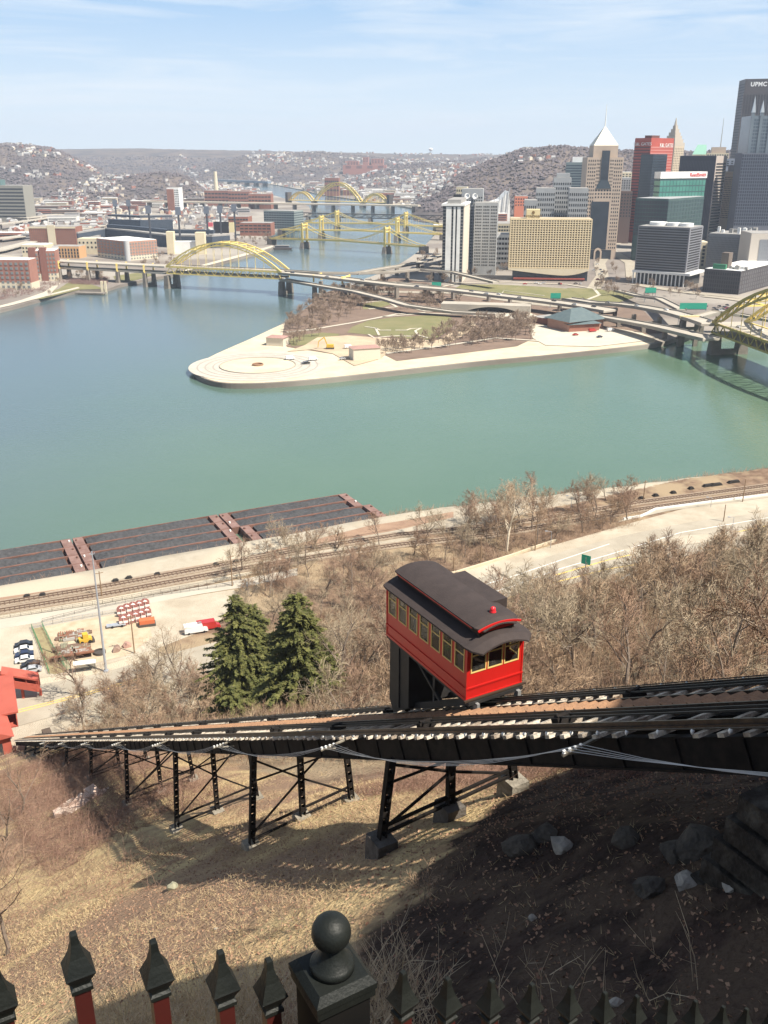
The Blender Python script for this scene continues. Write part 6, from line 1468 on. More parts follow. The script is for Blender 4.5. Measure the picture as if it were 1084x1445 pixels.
for k in range(80):
    px, py = rt_.choice([(rt_.uniform(655,720), rt_.uniform(372,392)), (rt_.uniform(838,872), rt_.uniform(372,412)), (rt_.uniform(905,990), rt_.uniform(405,424)), (rt_.uniform(838,900), rt_.uniform(398,424)), (rt_.uniform(600,650), rt_.uniform(390,404)), (rt_.uniform(590,625), rt_.uniform(356,385))])
    put(PK, rt_.randrange(3), G(px,py,LZ), rt_.uniform(0,6), rt_.uniform(.6,1.0), 'leafless street tree among the downtown streets and lawns', GD, name='street_tree')
GN = 'leafless trees along the north bank'
for k in range(90):
    px, py = rt_.choice([(rt_.uniform(-5,90), rt_.uniform(398,420)), (rt_.uniform(100,145), rt_.uniform(386,398)), (rt_.uniform(330,385), rt_.uniform(333,348)), (rt_.uniform(395,440), rt_.uniform(300,318)), (rt_.uniform(85,150), rt_.uniform(300,335)), (rt_.uniform(200,250), rt_.uniform(360,378))])
    if px < 90 and py < 396: continue
    put(PK, rt_.randrange(3), G(px,py,LZ), rt_.uniform(0,6), rt_.uniform(.5,.85), 'leafless tree on the north bank of the river', GN, name='bank_tree')
# evergreens
def evergreen(name, label, h, rad, seed, loc, tops=1, nb=170):
    rg = random.Random(seed); t = root(name, loc, label, 'tree'); tk, lf = MB(), MB()
    for tp in range(tops):
        ox = Vector((0,0,0)) if tp == 0 else Vector((rg.uniform(-.6,1)*rad*.40, rg.uniform(-1,1)*rad*.35, 0)); hh = h*(1 if tp == 0 else rg.uniform(.60,.90))
        tk.tube(ox+Vector((0,0,-.6)), ox+Vector((0,0,hh)), h*.018, .03, 7, False)
        a_ph = rg.uniform(0,6)
        for i in range(nb):
            u = (i+.5)/nb; z = hh*(.06+.93*u); R_ = rad*(1-u)**.58*rg.uniform(.5,1.12)*(1+.13*math.sin(u*9+a_ph))*(1 if tp == 0 else .75)+.25
            if u < .1: R_ *= .8
            a = rg.uniform(0,6.283); d = Vector((math.cos(a), math.sin(a), 0)); p0 = ox+Vector((0,0,z)); tip = p0+d*R_+Vector((0,0,-R_*.22+rg.uniform(-.2,.3)))
            tk.tube(p0, tip, .035, .012, 3, False); x = Vector((-d.y,d.x,0)); m_ = max(5, int(R_*6))
            for j in range(m_):
                v = .12+.9*(j+rg.random())/m_; c = p0.lerp(tip, v); wd = (.25+.75*(1-v))*.55*min(1.6,R_*.35+.4)
                for sgn in (-1,1):
                    e = c + x*sgn*wd*rg.uniform(.6,1.2) + d*rg.uniform(.0,.5) + Vector((0,0,rg.uniform(-.28,.05)))
                    s_ = rg.uniform(.12,.26); n_ = Vector((rg.gauss(0,.4),rg.gauss(0,.4),1)).normalized(); y = (e-c).normalized(); w_ = y.cross(n_)*s_
                    lf.add([c, c.lerp(e,.55)+w_, e+y*.12, c.lerp(e,.55)-w_], [(0,1,2,3)])
                    for _ in range(2):
                        c2 = c.lerp(e, rg.random()); e2 = c2+Vector((rg.gauss(0,.26),rg.gauss(0,.26),rg.gauss(-.05,.17))); y2 = (e2-c2); w2 = y2.cross(n_).normalized()*.055 if y2.length > .01 else Vector((.05,0,0))
                        lf.add([c2-w2, c2+w2, e2+w2*.4, e2-w2*.4], [(0,1,2,3)])
    tk.build('trunk', m_bark, t, True); lf.build('crown', MATS['hemlock_needles'], t, True); return t
mat('hemlock_needles', (.062,.073,.021), (.150,.147,.044), scale=.8, rough=.8, lo=.35, hi=.65)
evergreen('hemlock_tree', 'broad dark green evergreen, the left and larger one beyond the tracks', 24.5, 9.4, 5, RT(342,1004)+Vector((0,0,0)), 4, 290)
evergreen('hemlock_tree', 'pointed dark green evergreen, the right hand one beyond the tracks', 20, 7.6, 6, RT(424,1000), 4, 270)
evergreen('hemlock_tree', 'small low evergreen at the foot of the two large ones', 6.5, 5.0, 8, RT(330,1012), 1, 110)
evergreen('hemlock_tree', 'narrow evergreen with sparse needles at the right foot of the pointed one', 11, 4.0, 9, RT(458,985), 1, 110)
# -------- ground cover as stuff
def scatter(name, label, n, gen, m, seed):
    rg = random.Random(seed); mb = MB()
    for _ in range(n): gen(mb, rg)
    return tag(mb.build(name, m), label, None, None, 'stuff')
def blade(mb, p, d, ln, w_, rg):
    e = p + d*ln; x = d.cross(Vector((rg.gauss(0,1),rg.gauss(0,1),.2))).normalized()*w_
    mb.add([p-x, p+x, e], [(0,1,2)])
def on(s, q, up=0.0):
    p = TR(s, q); return Vector((p.x, p.y, terrain(s, q)+up))
def g_grass(mb, rg):
    s = rg.uniform(-2, 75); q = rg.uniform(-24, 14)
    if rg.random() < (.75 if s > 40 else .0): return
    f = noise.noise(Vector((s*.12, q*.12, 20)))
    if f < -.22: return
    if s < 13 + max(-8, min(4, q*.8)) and q > -12 and rg.random() < .9: return
    p = on(s, q, -.02)
    for _ in range(5): blade(mb, p+Vector((rg.gauss(0,.12),rg.gauss(0,.12),0)), Vector((rg.gauss(0,.7)-.15, rg.gauss(0,.7)+.2, .5)).normalized(), rg.uniform(.12,.34)*(1+.6*f), .007 if s < 30 else .013, rg)
scatter('dry_grass', 'dry straw coloured grass matted over the near hillside', 46000, g_grass, mat('dry_straw', (.56,.44,.26), (.40,.30,.18), scale=1.2, rough=1, spec=.1), 41)
def g_leaf(mb, rg):
    s = rg.uniform(-6, 45); q = rg.uniform(-20, 13); p = on(s, q, .02); a = Vector((rg.gauss(0,1),rg.gauss(0,1),rg.gauss(0,.5))).normalized(); b = a.cross(Vector((rg.gauss(0,1),rg.gauss(0,1),1))).normalized()
    k = rg.uniform(.03,.075); mb.add([p-a*k, p+b*k*.6, p+a*k, p-b*k*.6+Vector((0,0,.02))], [(0,1,2,3)])
scatter('fallen_leaves', 'brown fallen leaves strewn over the near hillside', 26000, g_leaf, mat('brown_leaves', (.24,.13,.09), (.36,.24,.16), scale=3, rough=.9, spec=.1), 42)
def g_stalk(mb, rg):
    k = rg.random()
    if k < .55: p = RT(rg.uniform(130,420), rg.uniform(1415,1500))
    elif k < .75: p = RT(rg.uniform(500,600), rg.uniform(1405,1480))
    else: p = RT(rg.uniform(0,1000), rg.uniform(1380,1480))
    if k >= .75 and rg.random() < .6: return
    for _ in range(3 if k < .75 else 1):
        d = Vector((rg.gauss(0,.38), rg.gauss(0,.38), 1)).normalized(); ln = rg.uniform(.6,1.9); a = p+Vector((rg.gauss(0,.3),rg.gauss(0,.3),0)); m1 = a+d*ln*.6; e = m1+(d+Vector((rg.gauss(0,.3),rg.gauss(0,.3),0)))*ln*.4
        mb.tube(a, m1, .009, .007, 3, False); mb.tube(m1, e, .007, .003, 3, False)
        for _ in range(3): c = a.lerp(m1, rg.uniform(.4,1)); mb.tube(c, c+(d+Vector((rg.gauss(0,.7),rg.gauss(0,.7),.2))).normalized()*ln*.28, .005, .002, 3, False)
scatter('dry_stalks', 'pale dry stalks standing just beyond the fence', 420, g_stalk, mat('pale_stalks', (.60,.50,.36), (.46,.37,.26), scale=4, rough=.9), 43)
def g_bush(mb, rg):
    while True:
        s = rg.uniform(12, 200); q = rg.uniform(9, 262)
        if s < 50 and q > 130: continue
        p = TR(s, q); z = terrain(s, q); a, b = px_of(Vector((p.x,p.y,z)))
        if -40 < a < 1150 and b < 1080 and not (s > 168 and (a < 150 or (a > 640 and z < 13) or (a < 330 and b > 905))): break
    if 285 < a < 470 and q < 60 and s > 105 and rg.random() < .8: return
    p = Vector((p.x, p.y, z-.05)); dist = math.hypot(p.x, p.y); w_ = .009 + dist*.00011
    n_ = 9
    for _ in range(n_):
        d = Vector((rg.gauss(0,.55), rg.gauss(0,.55), 1)).normalized(); ln = rg.uniform(.8,2.8); st = p+Vector((rg.gauss(0,.8),rg.gauss(0,.8),0)); st.z = hillz(st.x, st.y) if dist < 60 else st.z; e = st+d*ln
        mb.tube(st, e, w_, w_*.5, 3, False)
        for _ in range(3): c = st.lerp(e, rg.uniform(.3,.95)); mb.tube(c, c+(d+Vector((rg.gauss(0,.8),rg.gauss(0,.8),.1))).normalized()*ln*.4, w_*.7, w_*.4, 3, False)
for k, (mm, nn, lb) in enumerate(((m_twig, 4200, 'tangled brown undergrowth covering the wooded slope'), (m_twig3, 3600, 'reddish brambles covering the wooded slope'), (mat('straw_brush',(.42,.33,.22),(.34,.26,.17),scale=.5), 1600, 'straw coloured weeds among the trees of the slope'))):
    scatter('undergrowth', lb, nn, g_bush, mm, 50+k)
def g_bram(mb, rg):       # brambles below and left of the trestle
    k = rg.random(); s, q = (rg.uniform(50,120), rg.uniform(-9,6)) if k < .7 else ((rg.uniform(30,110), rg.uniform(-14,-2)) if k < .8 else (rg.uniform(2,34), rg.uniform(7,15)))
    p = on(s, q, 0); w_ = .011
    for _ in range(5):
        d = Vector((rg.gauss(0,.9), rg.gauss(0,.9), .8)).normalized(); ln = rg.uniform(.5,1.7); e = p+d*ln; mb.tube(p, e, w_, w_*.5, 3, False); mb.tube(e, e+(d+Vector((0,0,-1))).normalized()*ln*.5, w_*.6, w_*.4, 3, False)
scatter('brambles', 'reddish brown brambles under the trestle', 4200, g_bram, mat('bramble_canes',(.20,.115,.09),(.27,.17,.12),scale=1,rough=.9), 60)
def g_far(mb, rg):        # winter woods on the far hills
    while True:
        px = rg.uniform(-30,1110); Y = math.exp(rg.uniform(math.log(2000), math.log(6500))); x = (px-CX)/F*Y*CP; h = hills(x, Y)
        if h > 10: break
    s_ = rg.uniform(2.6,4.6)*(1+Y/6000.); z = h+s_*.3
    vs = [Vector((x+rg.gauss(0,s_*.25)+s_*.8*math.cos(a), Y+s_*.8*math.sin(a), z+rg.uniform(-.3,.5)*s_)) for a in (0,1.26,2.5,3.77,5.0)] + [Vector((x,Y,z+s_*rg.uniform(.6,1.0)))]
    mb.add(vs, [(i,(i+1)%5,5) for i in range(5)])
scatter('far_woods', 'purplish winter woods covering the far hills', 34000, g_far, mat('winter_wood_crowns',(.125,.108,.115),(.155,.132,.135),scale=.02,rough=1,spec=0), 61)
def g_nscrub(mb, rg):
    px, py = rg.choice([(rg.uniform(-5,95), rg.uniform(392,424)),(rg.uniform(95,150), rg.uniform(392,402))]); 
    if py < interp(px,[(0,405),(90,396),(150,392)]) or py > interp(px,[(0,424),(60,412),(90,400),(150,404)]): return
    p = G(px,py,LZ+.2)
    for _ in range(10):
        d = Vector((rg.gauss(0,.6), rg.gauss(0,.6), 1)).normalized(); st = p+Vector((rg.gauss(0,1.5),rg.gauss(0,1.5),0)); mb.tube(st, st+d*rg.uniform(1.5,3.5), .08, .05, 3, False)
scatter('bank_scrub', 'brown scrub along the north bank before the brick hotels', 900, g_nscrub, mat('mauve_scrub',(.25,.165,.15)), 62)
def g_bank(mb, rg):
    q = rg.uniform(-60, 420); sb = sbank(q); s = sb - rg.uniform(2, 17); p = on(s, q, 0); a, b = px_of(p)
    if a < 380 and rg.random() < .8: return
    for _ in range(8):
        d = Vector((rg.gauss(0,.6), rg.gauss(0,.6), 1)).normalized(); st = p+Vector((rg.gauss(0,1),rg.gauss(0,1),0)); mb.tube(st, st+d*rg.uniform(1,3), .035, .02, 3, False)
scatter('bank_scrub', 'rusty brown scrub along the near river bank', 1500, g_bank, mat('rusty_scrub',(.32,.19,.13),(.40,.27,.18),scale=.1), 63)
def g_flat(mb, rg):
    px = rg.uniform(370, 900); py = interp(px, [(370,815),(450,810),(560,800),(700,770),(800,745),(900,722)]) + rg.uniform(-16, 38)*(1 if px < 640 else .5); p = G(px, py, 12)
    for _ in range(6):
        d = Vector((rg.gauss(0,.6), rg.gauss(0,.6), 1)).normalized(); st = p+Vector((rg.gauss(0,.9),rg.gauss(0,.9),0)); mb.tube(st, st+d*rg.uniform(.8,2.6), .03, .015, 3, False)
scatter('roadside_brush', 'brown brush between the railway and the highway', 1300, g_flat, mat('tan_brush',(.40,.29,.20),(.30,.21,.15),scale=.15), 64)
# rocks in the shadow at the lower right and on the grass
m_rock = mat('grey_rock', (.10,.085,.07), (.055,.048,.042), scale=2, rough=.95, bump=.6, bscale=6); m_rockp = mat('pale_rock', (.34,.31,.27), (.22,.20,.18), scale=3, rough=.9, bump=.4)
def rock(p, r_, seed, m, label):
    rg = random.Random(seed); bm = bmesh.new(); bmesh.ops.create_icosphere(bm, subdivisions=2, radius=1)
    sx_, sy_, sz_ = rg.uniform(.7,1.3), rg.uniform(.7,1.2), rg.uniform(.45,.8)
    for v in bm.verts:
        n_ = noise.noise(v.co*1.3+Vector((seed,0,0))); v.co *= r_*(1+.45*n_); v.co.x *= sx_; v.co.y *= sy_; v.co.z *= sz_
    for _ in range(5):
        d = Vector((rg.gauss(0,1),rg.gauss(0,1),rg.gauss(0,1))).normalized()
        for v in bm.verts:
            k = v.co.dot(d) - r_*.62
            if k > 0: v.co -= d*k
    me = bpy.data.meshes.new('rock'); bm.to_mesh(me); bm.free(); me.materials.append(m); o = bpy.data.objects.new('rock', me); COL.objects.link(o); o.location = p; tag(o, label, 'rock', None); return o
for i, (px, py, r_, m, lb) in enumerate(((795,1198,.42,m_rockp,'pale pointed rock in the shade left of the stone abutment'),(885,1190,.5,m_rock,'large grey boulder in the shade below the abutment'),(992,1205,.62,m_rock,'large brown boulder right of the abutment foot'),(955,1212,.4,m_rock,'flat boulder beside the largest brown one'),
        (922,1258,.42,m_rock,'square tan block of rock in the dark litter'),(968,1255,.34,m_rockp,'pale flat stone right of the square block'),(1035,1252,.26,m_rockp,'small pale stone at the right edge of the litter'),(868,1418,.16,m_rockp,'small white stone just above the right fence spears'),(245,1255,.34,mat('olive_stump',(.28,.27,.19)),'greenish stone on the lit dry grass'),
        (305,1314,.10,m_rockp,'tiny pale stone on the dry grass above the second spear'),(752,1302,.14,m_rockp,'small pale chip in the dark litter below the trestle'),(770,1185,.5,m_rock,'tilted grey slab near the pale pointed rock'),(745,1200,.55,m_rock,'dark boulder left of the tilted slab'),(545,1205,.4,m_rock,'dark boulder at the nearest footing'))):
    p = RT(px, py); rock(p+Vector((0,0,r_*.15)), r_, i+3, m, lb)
t = root('fallen_masonry', RT(95,1145), 'broken pale and pink masonry lying on the slope at the left before the trestle', 'rubble')
p0 = RT(88,1150)
for k in range(9):
    a = p0 + HV*rt_.uniform(-1,6) + WV*rt_.uniform(-1,5); a.z = hillz(a.x,a.y); X = Vector((rt_.gauss(0,1),rt_.gauss(0,1),rt_.gauss(0,.3))).normalized(); Y_ = X.cross(Vector((0,0,1))).normalized()
    MB().frame(a, X, Y_, X.cross(Y_), -1.4,1.4,-.5,.5,-.2,.25).build('slab', mat('pinkish_plaster',(.55,.36,.28),(.60,.52,.44),scale=.5), t)
# ================================================================ BARGES
m_rust = mat('rusty_barge', (.20,.105,.08), (.13,.07,.055), scale=.25, rough=.9, bump=.2, bscale=2); m_rustd = mat('rusty_deck', (.25,.16,.14), (.17,.10,.085), scale=.3, rough=.9)
m_coal = mat('coal', (.045,.046,.05), (.075,.075,.08), scale=.8, rough=.9, bump=1.0, bscale=2.5)
ca0 = G(305,727,2.2); ca1 = G(355,781,2.2); AX = (ca1-ca0); AX.z = 0; wtot = AX.length; AX.normalize(); LXv = Vector((-AX.y, AX.x, 0)); LXv = LXv if LXv.x > 0 else -LXv
BWd = wtot/5.0; BL = 53.0
def coal_pile(o, x0, x1, y0, y1, seed, label):
    mb = MB(); nx_, ny_ = 44, 8; P = []
    for i in range(nx_+1):
        for j in range(ny_+1):
            u, v = i/nx_, j/ny_; e = min(1, min(u,1-u)*7, min(v,1-v)*2.6+.12)
            h = .75 + 1.9*e*(.72+.4*noise.noise(Vector((u*9+seed, v*2, seed*.7)))) + .3*noise.noise(Vector((u*40, v*9, seed)))
            P.append(o + LXv*(x0+(x1-x0)*u) + AX*(y0+(y1-y0)*v) + Vector((0,0,h)))
    mb.v = P; m_ = ny_+1
    for i in range(nx_):
        for j in range(ny_): a = i*m_+j; mb.f.append((a,a+1,a+m_+1,a+m_)); mb.mi.append(0)
    return tag(mb.build('coal_pile', m_coal), label, 'coal')
coln = ['left', 'middle', 'right']; rown = ['first row from the open river', 'second row from the open river', 'third row from the open river', 'fourth row from the open river', 'row nearest the bank']
for c_ in range(3):
    for r_ in range(5):
        if c_ == 2 and r_ == 4: pass
        sh = [0,-1.0,.6,1.0,0][r_] + (rt_.uniform(-1,1))
        xo = (c_-2)*(BL+.8) + (6 if c_ == 2 and r_ > 1 else 0)*.5 + 1.0
        o = ca0 + LXv*(xo) + AX*(BWd*r_) + Vector((0,0,-1.6 + .1*r_))
        if c_ == 2: o += LXv*0.0
        t = root('coal_barge', o, 'rusty open coal barge, %s group, %s' % (coln[c_], rown[r_]), 'barge', 'coal barges moored along the bank')
        g = .08; h = 1.9
        MB().frame(o, LXv, AX, Z1, 0, BL, g, BWd-g, -1.6, .3).build('hull', m_rust, t)
        mb = MB(); w_ = .42
        mb.frame(o, LXv, AX, Z1, 0,BL,g,g+w_,.3,h).frame(o, LXv, AX, Z1, 0,BL,BWd-g-w_,BWd-g,.3,h); mb.build('coaming', m_rust, t)
        MB().frame(o, LXv, AX, Z1, -0,3.3,g+w_,BWd-g-w_,.3,h).build('end_deck', m_rustd, t); MB().frame(o, LXv, AX, Z1, BL-3.3,BL,g+w_,BWd-g-w_,.3,h).build('end_deck', m_rustd, t)
        for k in (.6, BL-1): MB().frame(o, LXv, AX, Z1, k,k+.5,BWd*.3,BWd*.3+.9,h,h+.5).build('cleat', m_white if (r_+c_) % 3 == 0 else m_rust, t)
        coal_pile(o+Vector((0,0,.5)), 3.4+rt_.uniform(0,1.5), BL-3.4-rt_.uniform(0,1.5), g+w_, BWd-g-w_, c_*5+r_, 'black coal heaped in the barge, %s group, %s' % (coln[c_], rown[r_]))
# mooring bank strip, rusty
nsheet('river_bank', [(-60,852),(120,826),(330,790),(380,778),(520,742),(560,736),(640,722),(640,730),(560,748),(450,768),(340,787),(150,821),(0,847),(-60,856)], mat('rusty_bank',(.33,.22,.15),(.25,.16,.11),scale=.2), .02)
# black sleepers / coal heaps along the track
for i, (px, py) in enumerate(((38,843),(60,841),(163,821),(182,817),(222,812),(305,798),(333,794),(905,704),(925,700),(950,696),(975,690),(1000,686),(1010,685),(1035,681))):
    big = px > 990; c = G(px,py,12); t = root('tie_stack', c, 'dark stack of old railway sleepers beside the tracks', 'sleeper stack', 'stacks of old sleepers beside the railway', rz=.35)
    L_ = 2.6 if big else 1.1
    for k in range(3): MB().box(-L_+.3*k,L_-.2*k,-.8+.1*k,.8-.1*k,.3*k,.3*k+.28).build('sleeper_row', m_rtie if False else mat('black_sleepers',(.03,.027,.025)), t, True)
# ================================================================ POLES, LOT, STATION
m_galv = mat('galvanised_pole',(.42,.45,.50),(.36,.39,.44),scale=1,rough=.5,metal=.3)
b0 = G(150,948,12); topz = AT(133,778,b0.y).z
t = root('mast_pole', b0, 'tall slim galvanised lighting mast beside the bus shelter', 'pole'); MB().tube(b0, Vector((b0.x,b0.y,topz)), .32, .14, 10).build('pole', m_galv, t); MB().box(b0.x-.5,b0.x+.5,b0.y-.5,b0.y+.5,12,12.5).build('foot', m_galv, t)
for k in range(3): a = k*2.1; MB().tube(Vector((b0.x,b0.y,topz-1)), Vector((b0.x+.6*math.cos(a), b0.y+.6*math.sin(a), topz-.4)), .1, .12, 6).build('lamp', m_galv, t)
m_wp = mat('wood_pole',(.20,.13,.08),(.27,.19,.12),scale=2)
def upole(px, py, pt, lb, arm=True, m=None):
    b = G(px,py,12); z = AT(px,pt,b.y).z; t = root('utility_pole', b, lb, 'pole', None); MB().tube(b, Vector((b.x,b.y,z)), .2, .13, 8).build('pole', m or m_wp, t)
    if arm: MB().frame(Vector((b.x,b.y,z-.6)), LXv, AX, Z1, -1.1,1.1,-.08,.08,-.08,.08).build('crossarm', m or m_wp, t)
for px, py, pt, lb in ((144,842,806,'thin yellowish pole beside the railway right of the tall mast'),(328,827,783,'brown utility pole beside the railway above the larger evergreen'),(190,922,868,'brown utility pole standing in the yard by the red reels'),(678,798,757,'dark utility pole by the barrier behind the red car'),(755,777,736,'slim dark pole beside the highway right of the red car'),(908,706,678,'dark pole beside the railway left of the black sleeper heaps'),(1048,708,676,'tall dark pole near the right edge between railway and highway'),(1021,736,712,'dark lamp pole in the highway verge at the right'),(640,806,786,'short pole behind the roof of the red car')): upole(px,py,pt,lb,arm=px<1000)
def lamp(px, py, pt, lb): 
    b = G(px,py,12); z = AT(px,pt,b.y).z; t = root('street_lamp', b, lb, 'street lamp', None); MB().tube(b, Vector((b.x,b.y,z)), .1, .06, 6).tube(Vector((b.x,b.y,z)), Vector((b.x-1.6,b.y-.4,z+.3)), .05, .05, 5).build('pole', m_galv, t); MB().box(b.x-2.2,b.x-1.4,b.y-.6,b.y-.2,z+.2,z+.4).build('lamp_head', m_galv, t)
for px, py, pt, lb in ((777,773,750,'pale street lamp at the edge of the highway between bare trees'),(806,718,700,'short white lamp post above the railway'),(1003,716,702,'white lamp post by the riverside trail'),(1032,758,730,'pale street lamp in the right highway median')): lamp(px,py,pt,lb)
b = G(826,803,12); t = root('road_sign', b, 'green highway sign on a post seen edge on among the bare trees', 'road sign'); MB().box(b.x-.12,b.x+.12,b.y-.1,b.y+.1,12,16).build('post', m_galv, t); X = Vector((.8,-.6,0)); MB().frame(Vector((b.x,b.y,0)), X, Vector((.6,.8,0)), Z1, -1.5,1.5,-.05,.05,13.6,16.6).build('panel', MATS['sign_green'], t)
# bus shelter
b = G(121,948,12); t = root('bus_shelter', b, 'small bus shelter with a flat white roof beside the street', 'bus shelter', rz=.28)
MB().box(-2.6,2.6,-.9,.9,2.5,2.75).build('roof', m_white, t, True)
for x in (-2.4,2.3): 
    for y in (-.75,.65): MB().box(x,x+.1,y,y+.1,0,2.5).build('post', m_dk, t, True)
MB().box(-2.3,2.3,.68,.72,.3,2.2).build('back_panel', m_glass, t, True)
# fenced yard
m_gm = mat('green_mesh_fence',(.06,.20,.10),(.09,.26,.14),scale=2,rough=.8)
def lowfence(px, lb, m, h=1.6, z=12):
    pts = [G(a,b,z) for a,b in px]; t = root('fence', pts[0], lb, 'fence')
    for p, q_ in zip(pts, pts[1:]):
        d, ln = fwd(p,q_); n = max(1,int(ln/2.5)); mb = MB()
        for k in range(n+1): mb.tube(lerp(p,q_,k/n), lerp(p,q_,k/n)+Z1*h, .045, .045, 5)
        for zz in (.1,h*.5,h-.05): mb.bar(p+Z1*zz, q_+Z1*zz, .05)
        k = 0.
        while k < ln: mb.bar(p+d*k+Z1*.1, p+d*k+Z1*(h-.1), .02); k += .35
        mb.build('mesh_panel', m, t)
lowfence([(45,887),(57,915),(70,952)], 'green mesh fence on the left side of the weedy strip', m_gm); lowfence([(60,884),(75,915),(95,950)], 'green mesh fence on the right side of the weedy strip', m_gm)
lowfence([(85,930),(100,948)], 'short bright green screen beside the bus shelter', m_gm, 2.2); lowfence([(45,887),(75,881),(145,868),(170,864),(205,860)], 'low wire fence between the yard and the side road', m_galv, 1.3); lowfence([(60,878),(150,856),(230,840),(330,826)], 'dark rail fence along the far side of the side road', m_dk, 1.1); lowfence([(0,874),(145,852),(280,828),(420,799)], 'long dark fence between the side road and the railway', m_dk, 1.2)
nsheet('weed_strip', [(45,888),(60,885),(95,948),(78,952),(68,950)], mat('weeds',(.22,.17,.10),(.30,.26,.14),scale=.6), .12); nsheet('yard_ground', [(60,885),(205,861),(215,900),(180,925),(95,946)], mat('yard_dirt',(.50,.42,.31),(.40,.31,.21),scale=.3), .12)
ry = random.Random(12)
jm = [mat('junk_rust',(.24,.11,.07)), mat('junk_grey',(.36,.34,.31)), mat('junk_brown',(.18,.12,.09)), mat('junk_olive',(.25,.24,.17))]
jn = ['rusty','grey','brown','olive']
for k in range(34):
    px, py = ry.uniform(78,118), ry.uniform(893,925); px += (py-893)*.25; c = G(px,py,12.2); m_ = ry.randrange(4); t = root('scrap_bundle', c, '%s bundle of scrap beams lying in the fenced yard' % jn[m_], 'scrap', '%s scrap in the yard' % jn[m_], rz=ry.choice([.35,.45,1.9]))
    L_, W_ = ry.uniform(1.2,3.2), ry.uniform(.5,1.1); mb = MB()
    for j in range(5): y = -W_+2*W_*j/4; mb.box(-L_*ry.uniform(.8,1),L_*ry.uniform(.8,1),y-.13,y+.13,0,.3+.25*ry.random())
    mb.box(-L_*.5,-L_*.3,-W_,W_,.3,.55); mb.build('beams', jm[m_], t, True)
for j in range(4): 
    c = G(100+j*1.2,926-j*.6,12.2+j*.5); t = root('scrap_bundle', c, 'long rusty beams stacked at the front of the yard', 'scrap', 'long rusty beams at the front of the yard', rz=.33); MB().box(-5,5,-.25,.25,0,.4).build('beams', jm[0], t, True)
t = root('yellow_loader', G(121,907,12.1), 'small yellow loader with a raised cab in the fenced yard', 'loader', rz=.5); MB().box(-1.6,1.6,-.9,.9,.5,1.5).build('body', m_ex, t, True); MB().box(-.6,.7,-.8,.8,1.5,2.7).build('cab', m_ex, t, True); MB().box(1.6,2.2,-1.1,1.1,.2,1.0).build('bucket', m_dk, t, True)
for x in (-1,1):
    for y in (-1,.8): MB().tube((x,y,.5),(x,y+.25,.5),.5,.5,12).build('wheel', MATS['tyre_rubber'], t, True)
for px, py, lb, m_, r_ in ((141,922,'round dark trough near the tall mast',m_dk,1.5),(165,918,'heap of dark brown rubble beside the round trough',None,0),(180,912,'heap of reddish rubble in the yard below the reels',None,0),(208,882,'orange tracked machine right of the red reels',None,1)):
    c = G(px,py,12.1)
    if m_: t = root('water_trough', c, lb, 'trough'); MB().lathe([(r_,0),(r_,.7),(r_-.15,.7),(r_-.15,.2),(.05,.2)], (0,0,0), 24).build('tub', m_, t, True)
    elif r_ == 0:
        o = rock(c+Vector((0,0,.3)), 1.5, int(px), mat('rubble_brown',(.20,.13,.10),(.28,.2,.16),scale=1) if px < 170 else mat('rubble_red',(.36,.22,.18)), lb); o.name = 'rubble_heap'; o['category'] = 'rubble'
    else: t = root('tracked_machine', c, lb, 'machine', rz=.3); MB().box(-2,2,-1,1,.7,1.8).build('body', mat('machine_orange',(.50,.14,.06)), t, True); MB().box(-2.2,2.2,-1.2,1.2,0,.7).build('track', m_dk, t, True)
# red and white cable reels in two rows
m_rr = mat('reel_red',(.30,.13,.115)); m_rw = mat('reel_white',(.78,.74,.70))
reel = None; pos = [(172,868),(180,865),(188.5,862.5),(197.5,860.5),(205.5,858),(175,881),(183,878.5),(192,876),(200,873.5),(208,870.5)]
for k, (px, py) in enumerate(pos):
    c = G(px,py,12.1)
    if reel is None:
        t = root('cable_reel', c, 'x', 'cable reel', 'red and white reels in the yard', rz=.3); reel = t
        for y in (-1.1,.95):
            mb = MB(); n = 20; P = [(1.25*math.cos(6.2832*i/n), 1.25+1.25*math.sin(6.2832*i/n)) for i in range(n)]; mb.extr(P, Vector((0,y,0)), Vector((1,0,0)), Z1, Vector((0,1,0)), 0, .15); fl = mb.build('flange', m_rr, t, True)
            MB().bar((-1.15,y-.03 if y<0 else y+.18,1.25),(1.15,y-.03 if y<0 else y+.18,1.25),.06,.62).bar((0,y-.03 if y<0 else y+.18,.12),(0,y-.03 if y<0 else y+.18,2.38),.62,.06).build('spoke', m_rw, t, True)
        MB().tube((0,-.95,1.25),(0,.95,1.25),.7,.7,14).build('drum', m_rw, t, True)
    else: t = dup(reel, c, .3)
    t['label'] = 'red and white cable reel standing in the %s row of the yard' % ('rear' if k < 5 else 'front')
    t['group'] = 'reels in the %s row' % ('rear' if k < 5 else 'front')
c = G(167,884,12.1); t = root('flat_trailer', c, 'low grey trailer at the left end of the reels', 'trailer', rz=.3); MB().box(-3,2,-.8,.8,.5,.75).build('bed', m_galv, t, True)
for x in (-1.5,1): MB().tube((x,-.9,.35),(x,.9,.35),.35,.35,10).build('wheel', MATS['tyre_rubber'], t, True)
for px, py, lb in ((277,892,'white truck mostly hidden by branches left of the larger evergreen'),(295,887,'orange fronted truck hidden by branches beside the larger evergreen')):
    vehicle('white' if px < 290 else 'red', G(px,py,12.1), .35, lb, None, 'van')
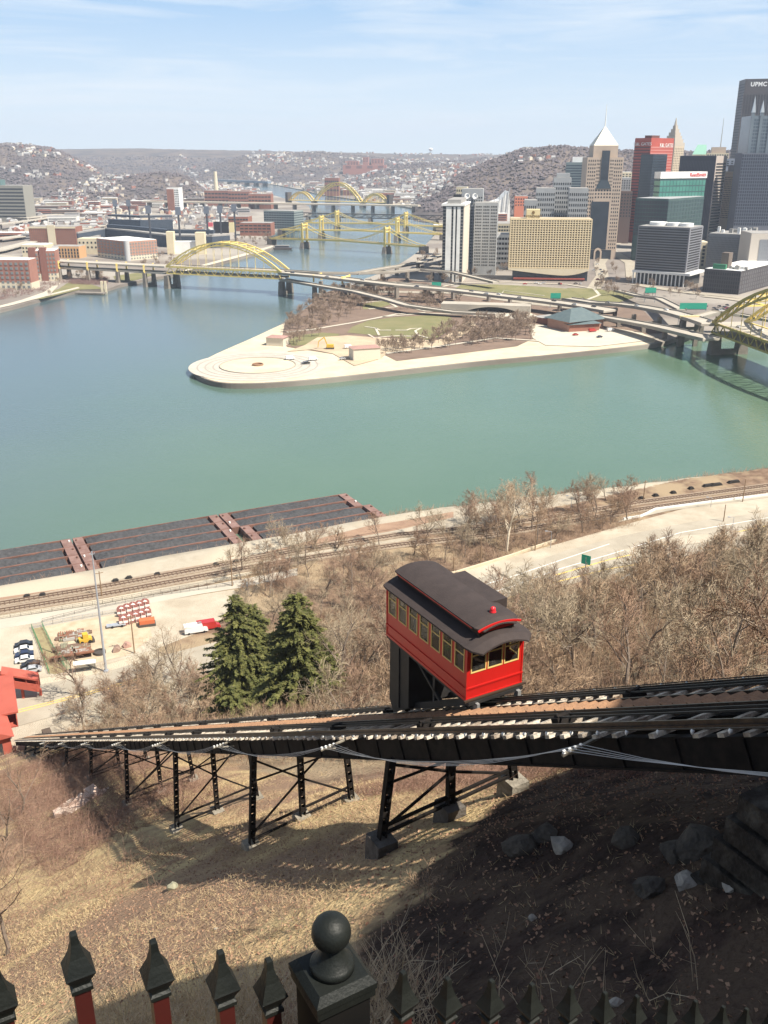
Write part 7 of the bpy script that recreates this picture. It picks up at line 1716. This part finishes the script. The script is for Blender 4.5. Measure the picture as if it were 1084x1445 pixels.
# lower station with footbridge
m_str = mat('station_red', (.42,.10,.07), (.36,.085,.06), scale=.3, rough=.75)
def boxpx(name, m, a, b, z0, z1, w0, w1, parent):
    d, ln = fwd(a, b); x = Vector((-d.y,d.x,0)); x = x if x.y > 0 else -x
    return MB().frame(Vector((a.x,a.y,0)), d, x, Z1, 0, ln, w0, w1, z0, z1).build(name, m, parent)
sb_ = root('lower_station', TR(168,2,-4), 'red wooden lower station at the left edge where the tracks end', 'station')
e = TR(164,-6); MB().frame(Vector((e.x,e.y,0)), WV, HV, Z1, -6, 5.2, 6, 17, 11, 19.0).build('wall', m_str, sb_)
mb = MB(); o = Vector((e.x,e.y,0)); mb.extr([(-7,19.0),(5.9,19.0),(-.5,22.5)], o, WV, Z1, HV, 5, 18); mb.build('roof', m_str, sb_)
for x in (-4,-1,2): MB().frame(o, WV, HV, Z1, x, x+1.5, 5.9, 6.0, 14, 17.5).build('window', m_win, sb_)
MB().frame(o, WV, HV, Z1, 11.3, 13, -24, 6, 14.5, 18.3).build('side_wall', mat('dark_boarding',(.07,.05,.04),(.11,.08,.06),scale=1), sb_)
fb_ = root('footbridge', G(10,960,16), 'red covered footbridge crossing the street from the lower station', 'footbridge')
p1, p2 = G(14,1022,17), G(6,958,17.5); 
boxpx('side_wall', m_str, p1, p2, 16.3, 18.0, -1.6, -1.4, fb_); boxpx('side_wall', m_str, p1, p2, 16.3, 18.0, 1.4, 1.6, fb_); boxpx('roof', m_str, p1, p2, 19.3, 19.7, -2, 2, fb_); boxpx('floor', m_str, p1, p2, 16, 16.3, -1.6, 1.6, fb_)
q1, q2 = G(4,960,17.5), G(56,968,14.6); d, ln = fwd(q1,q2); X = Vector((-d.y,d.x,0))
def slope_box(name, m, a, b, w0, w1, h0, h1, parent):
    dd = (b-a).normalized(); x = Vector((-dd.y,dd.x,0)).normalized(); P = [p+x*w_+Z1*h_ for p in (a,b) for h_ in (h0,h1) for w_ in (w0,w1)]
    return MB().add(P, [(0,1,3,2),(4,6,7,5),(0,4,5,1),(2,3,7,6),(0,2,6,4),(1,5,7,3)]).build(name, m, parent)
slope_box('side_wall', m_str, q1, q2, -1.5,-1.3,-.6,1.1, fb_); slope_box('side_wall', m_str, q1, q2, 1.3,1.5,-.6,1.1, fb_); slope_box('roof', m_str, q1, q2, -1.8,1.8,2.3,2.7, fb_); slope_box('floor', m_str, q1, q2, -1.5,1.5,-.8,-.6, fb_)
for u in (0,.33,.66,1): 
    for w_ in (-1.4,1.4): a = lerp(q1,q2,u)+X*w_; MB().bar(a-Z1*.6, a+Z1*2.3, .2).build('post', m_str, fb_)
for u in (.5,1): a = lerp(q1,q2,u); MB().box(a.x-.25,a.x+.25,a.y-.25,a.y+.25,12,a.z-.7).build('support', m_str, fb_)
# ================================================================ AIR
hz = MB().box(-8700, 8700, -250, 11300, -8, 420).build('haze', [])
hm = bpy.data.materials.new('haze_air'); hm.use_nodes = True; hn = hm.node_tree; hn.nodes.clear()
ho = hn.nodes.new('ShaderNodeOutputMaterial'); hv = hn.nodes.new('ShaderNodeVolumePrincipled')
hv.inputs['Color'].default_value = (.70, .82, 1.0, 1); hv.inputs['Density'].default_value = .000072; hv.inputs['Anisotropy'].default_value = 0
hn.links.new(hv.outputs[0], ho.inputs['Volume']); hz.data.materials.append(hm)
tag(hz, 'thin pale blue haze filling the air over the river and city', 'haze', kind='stuff')
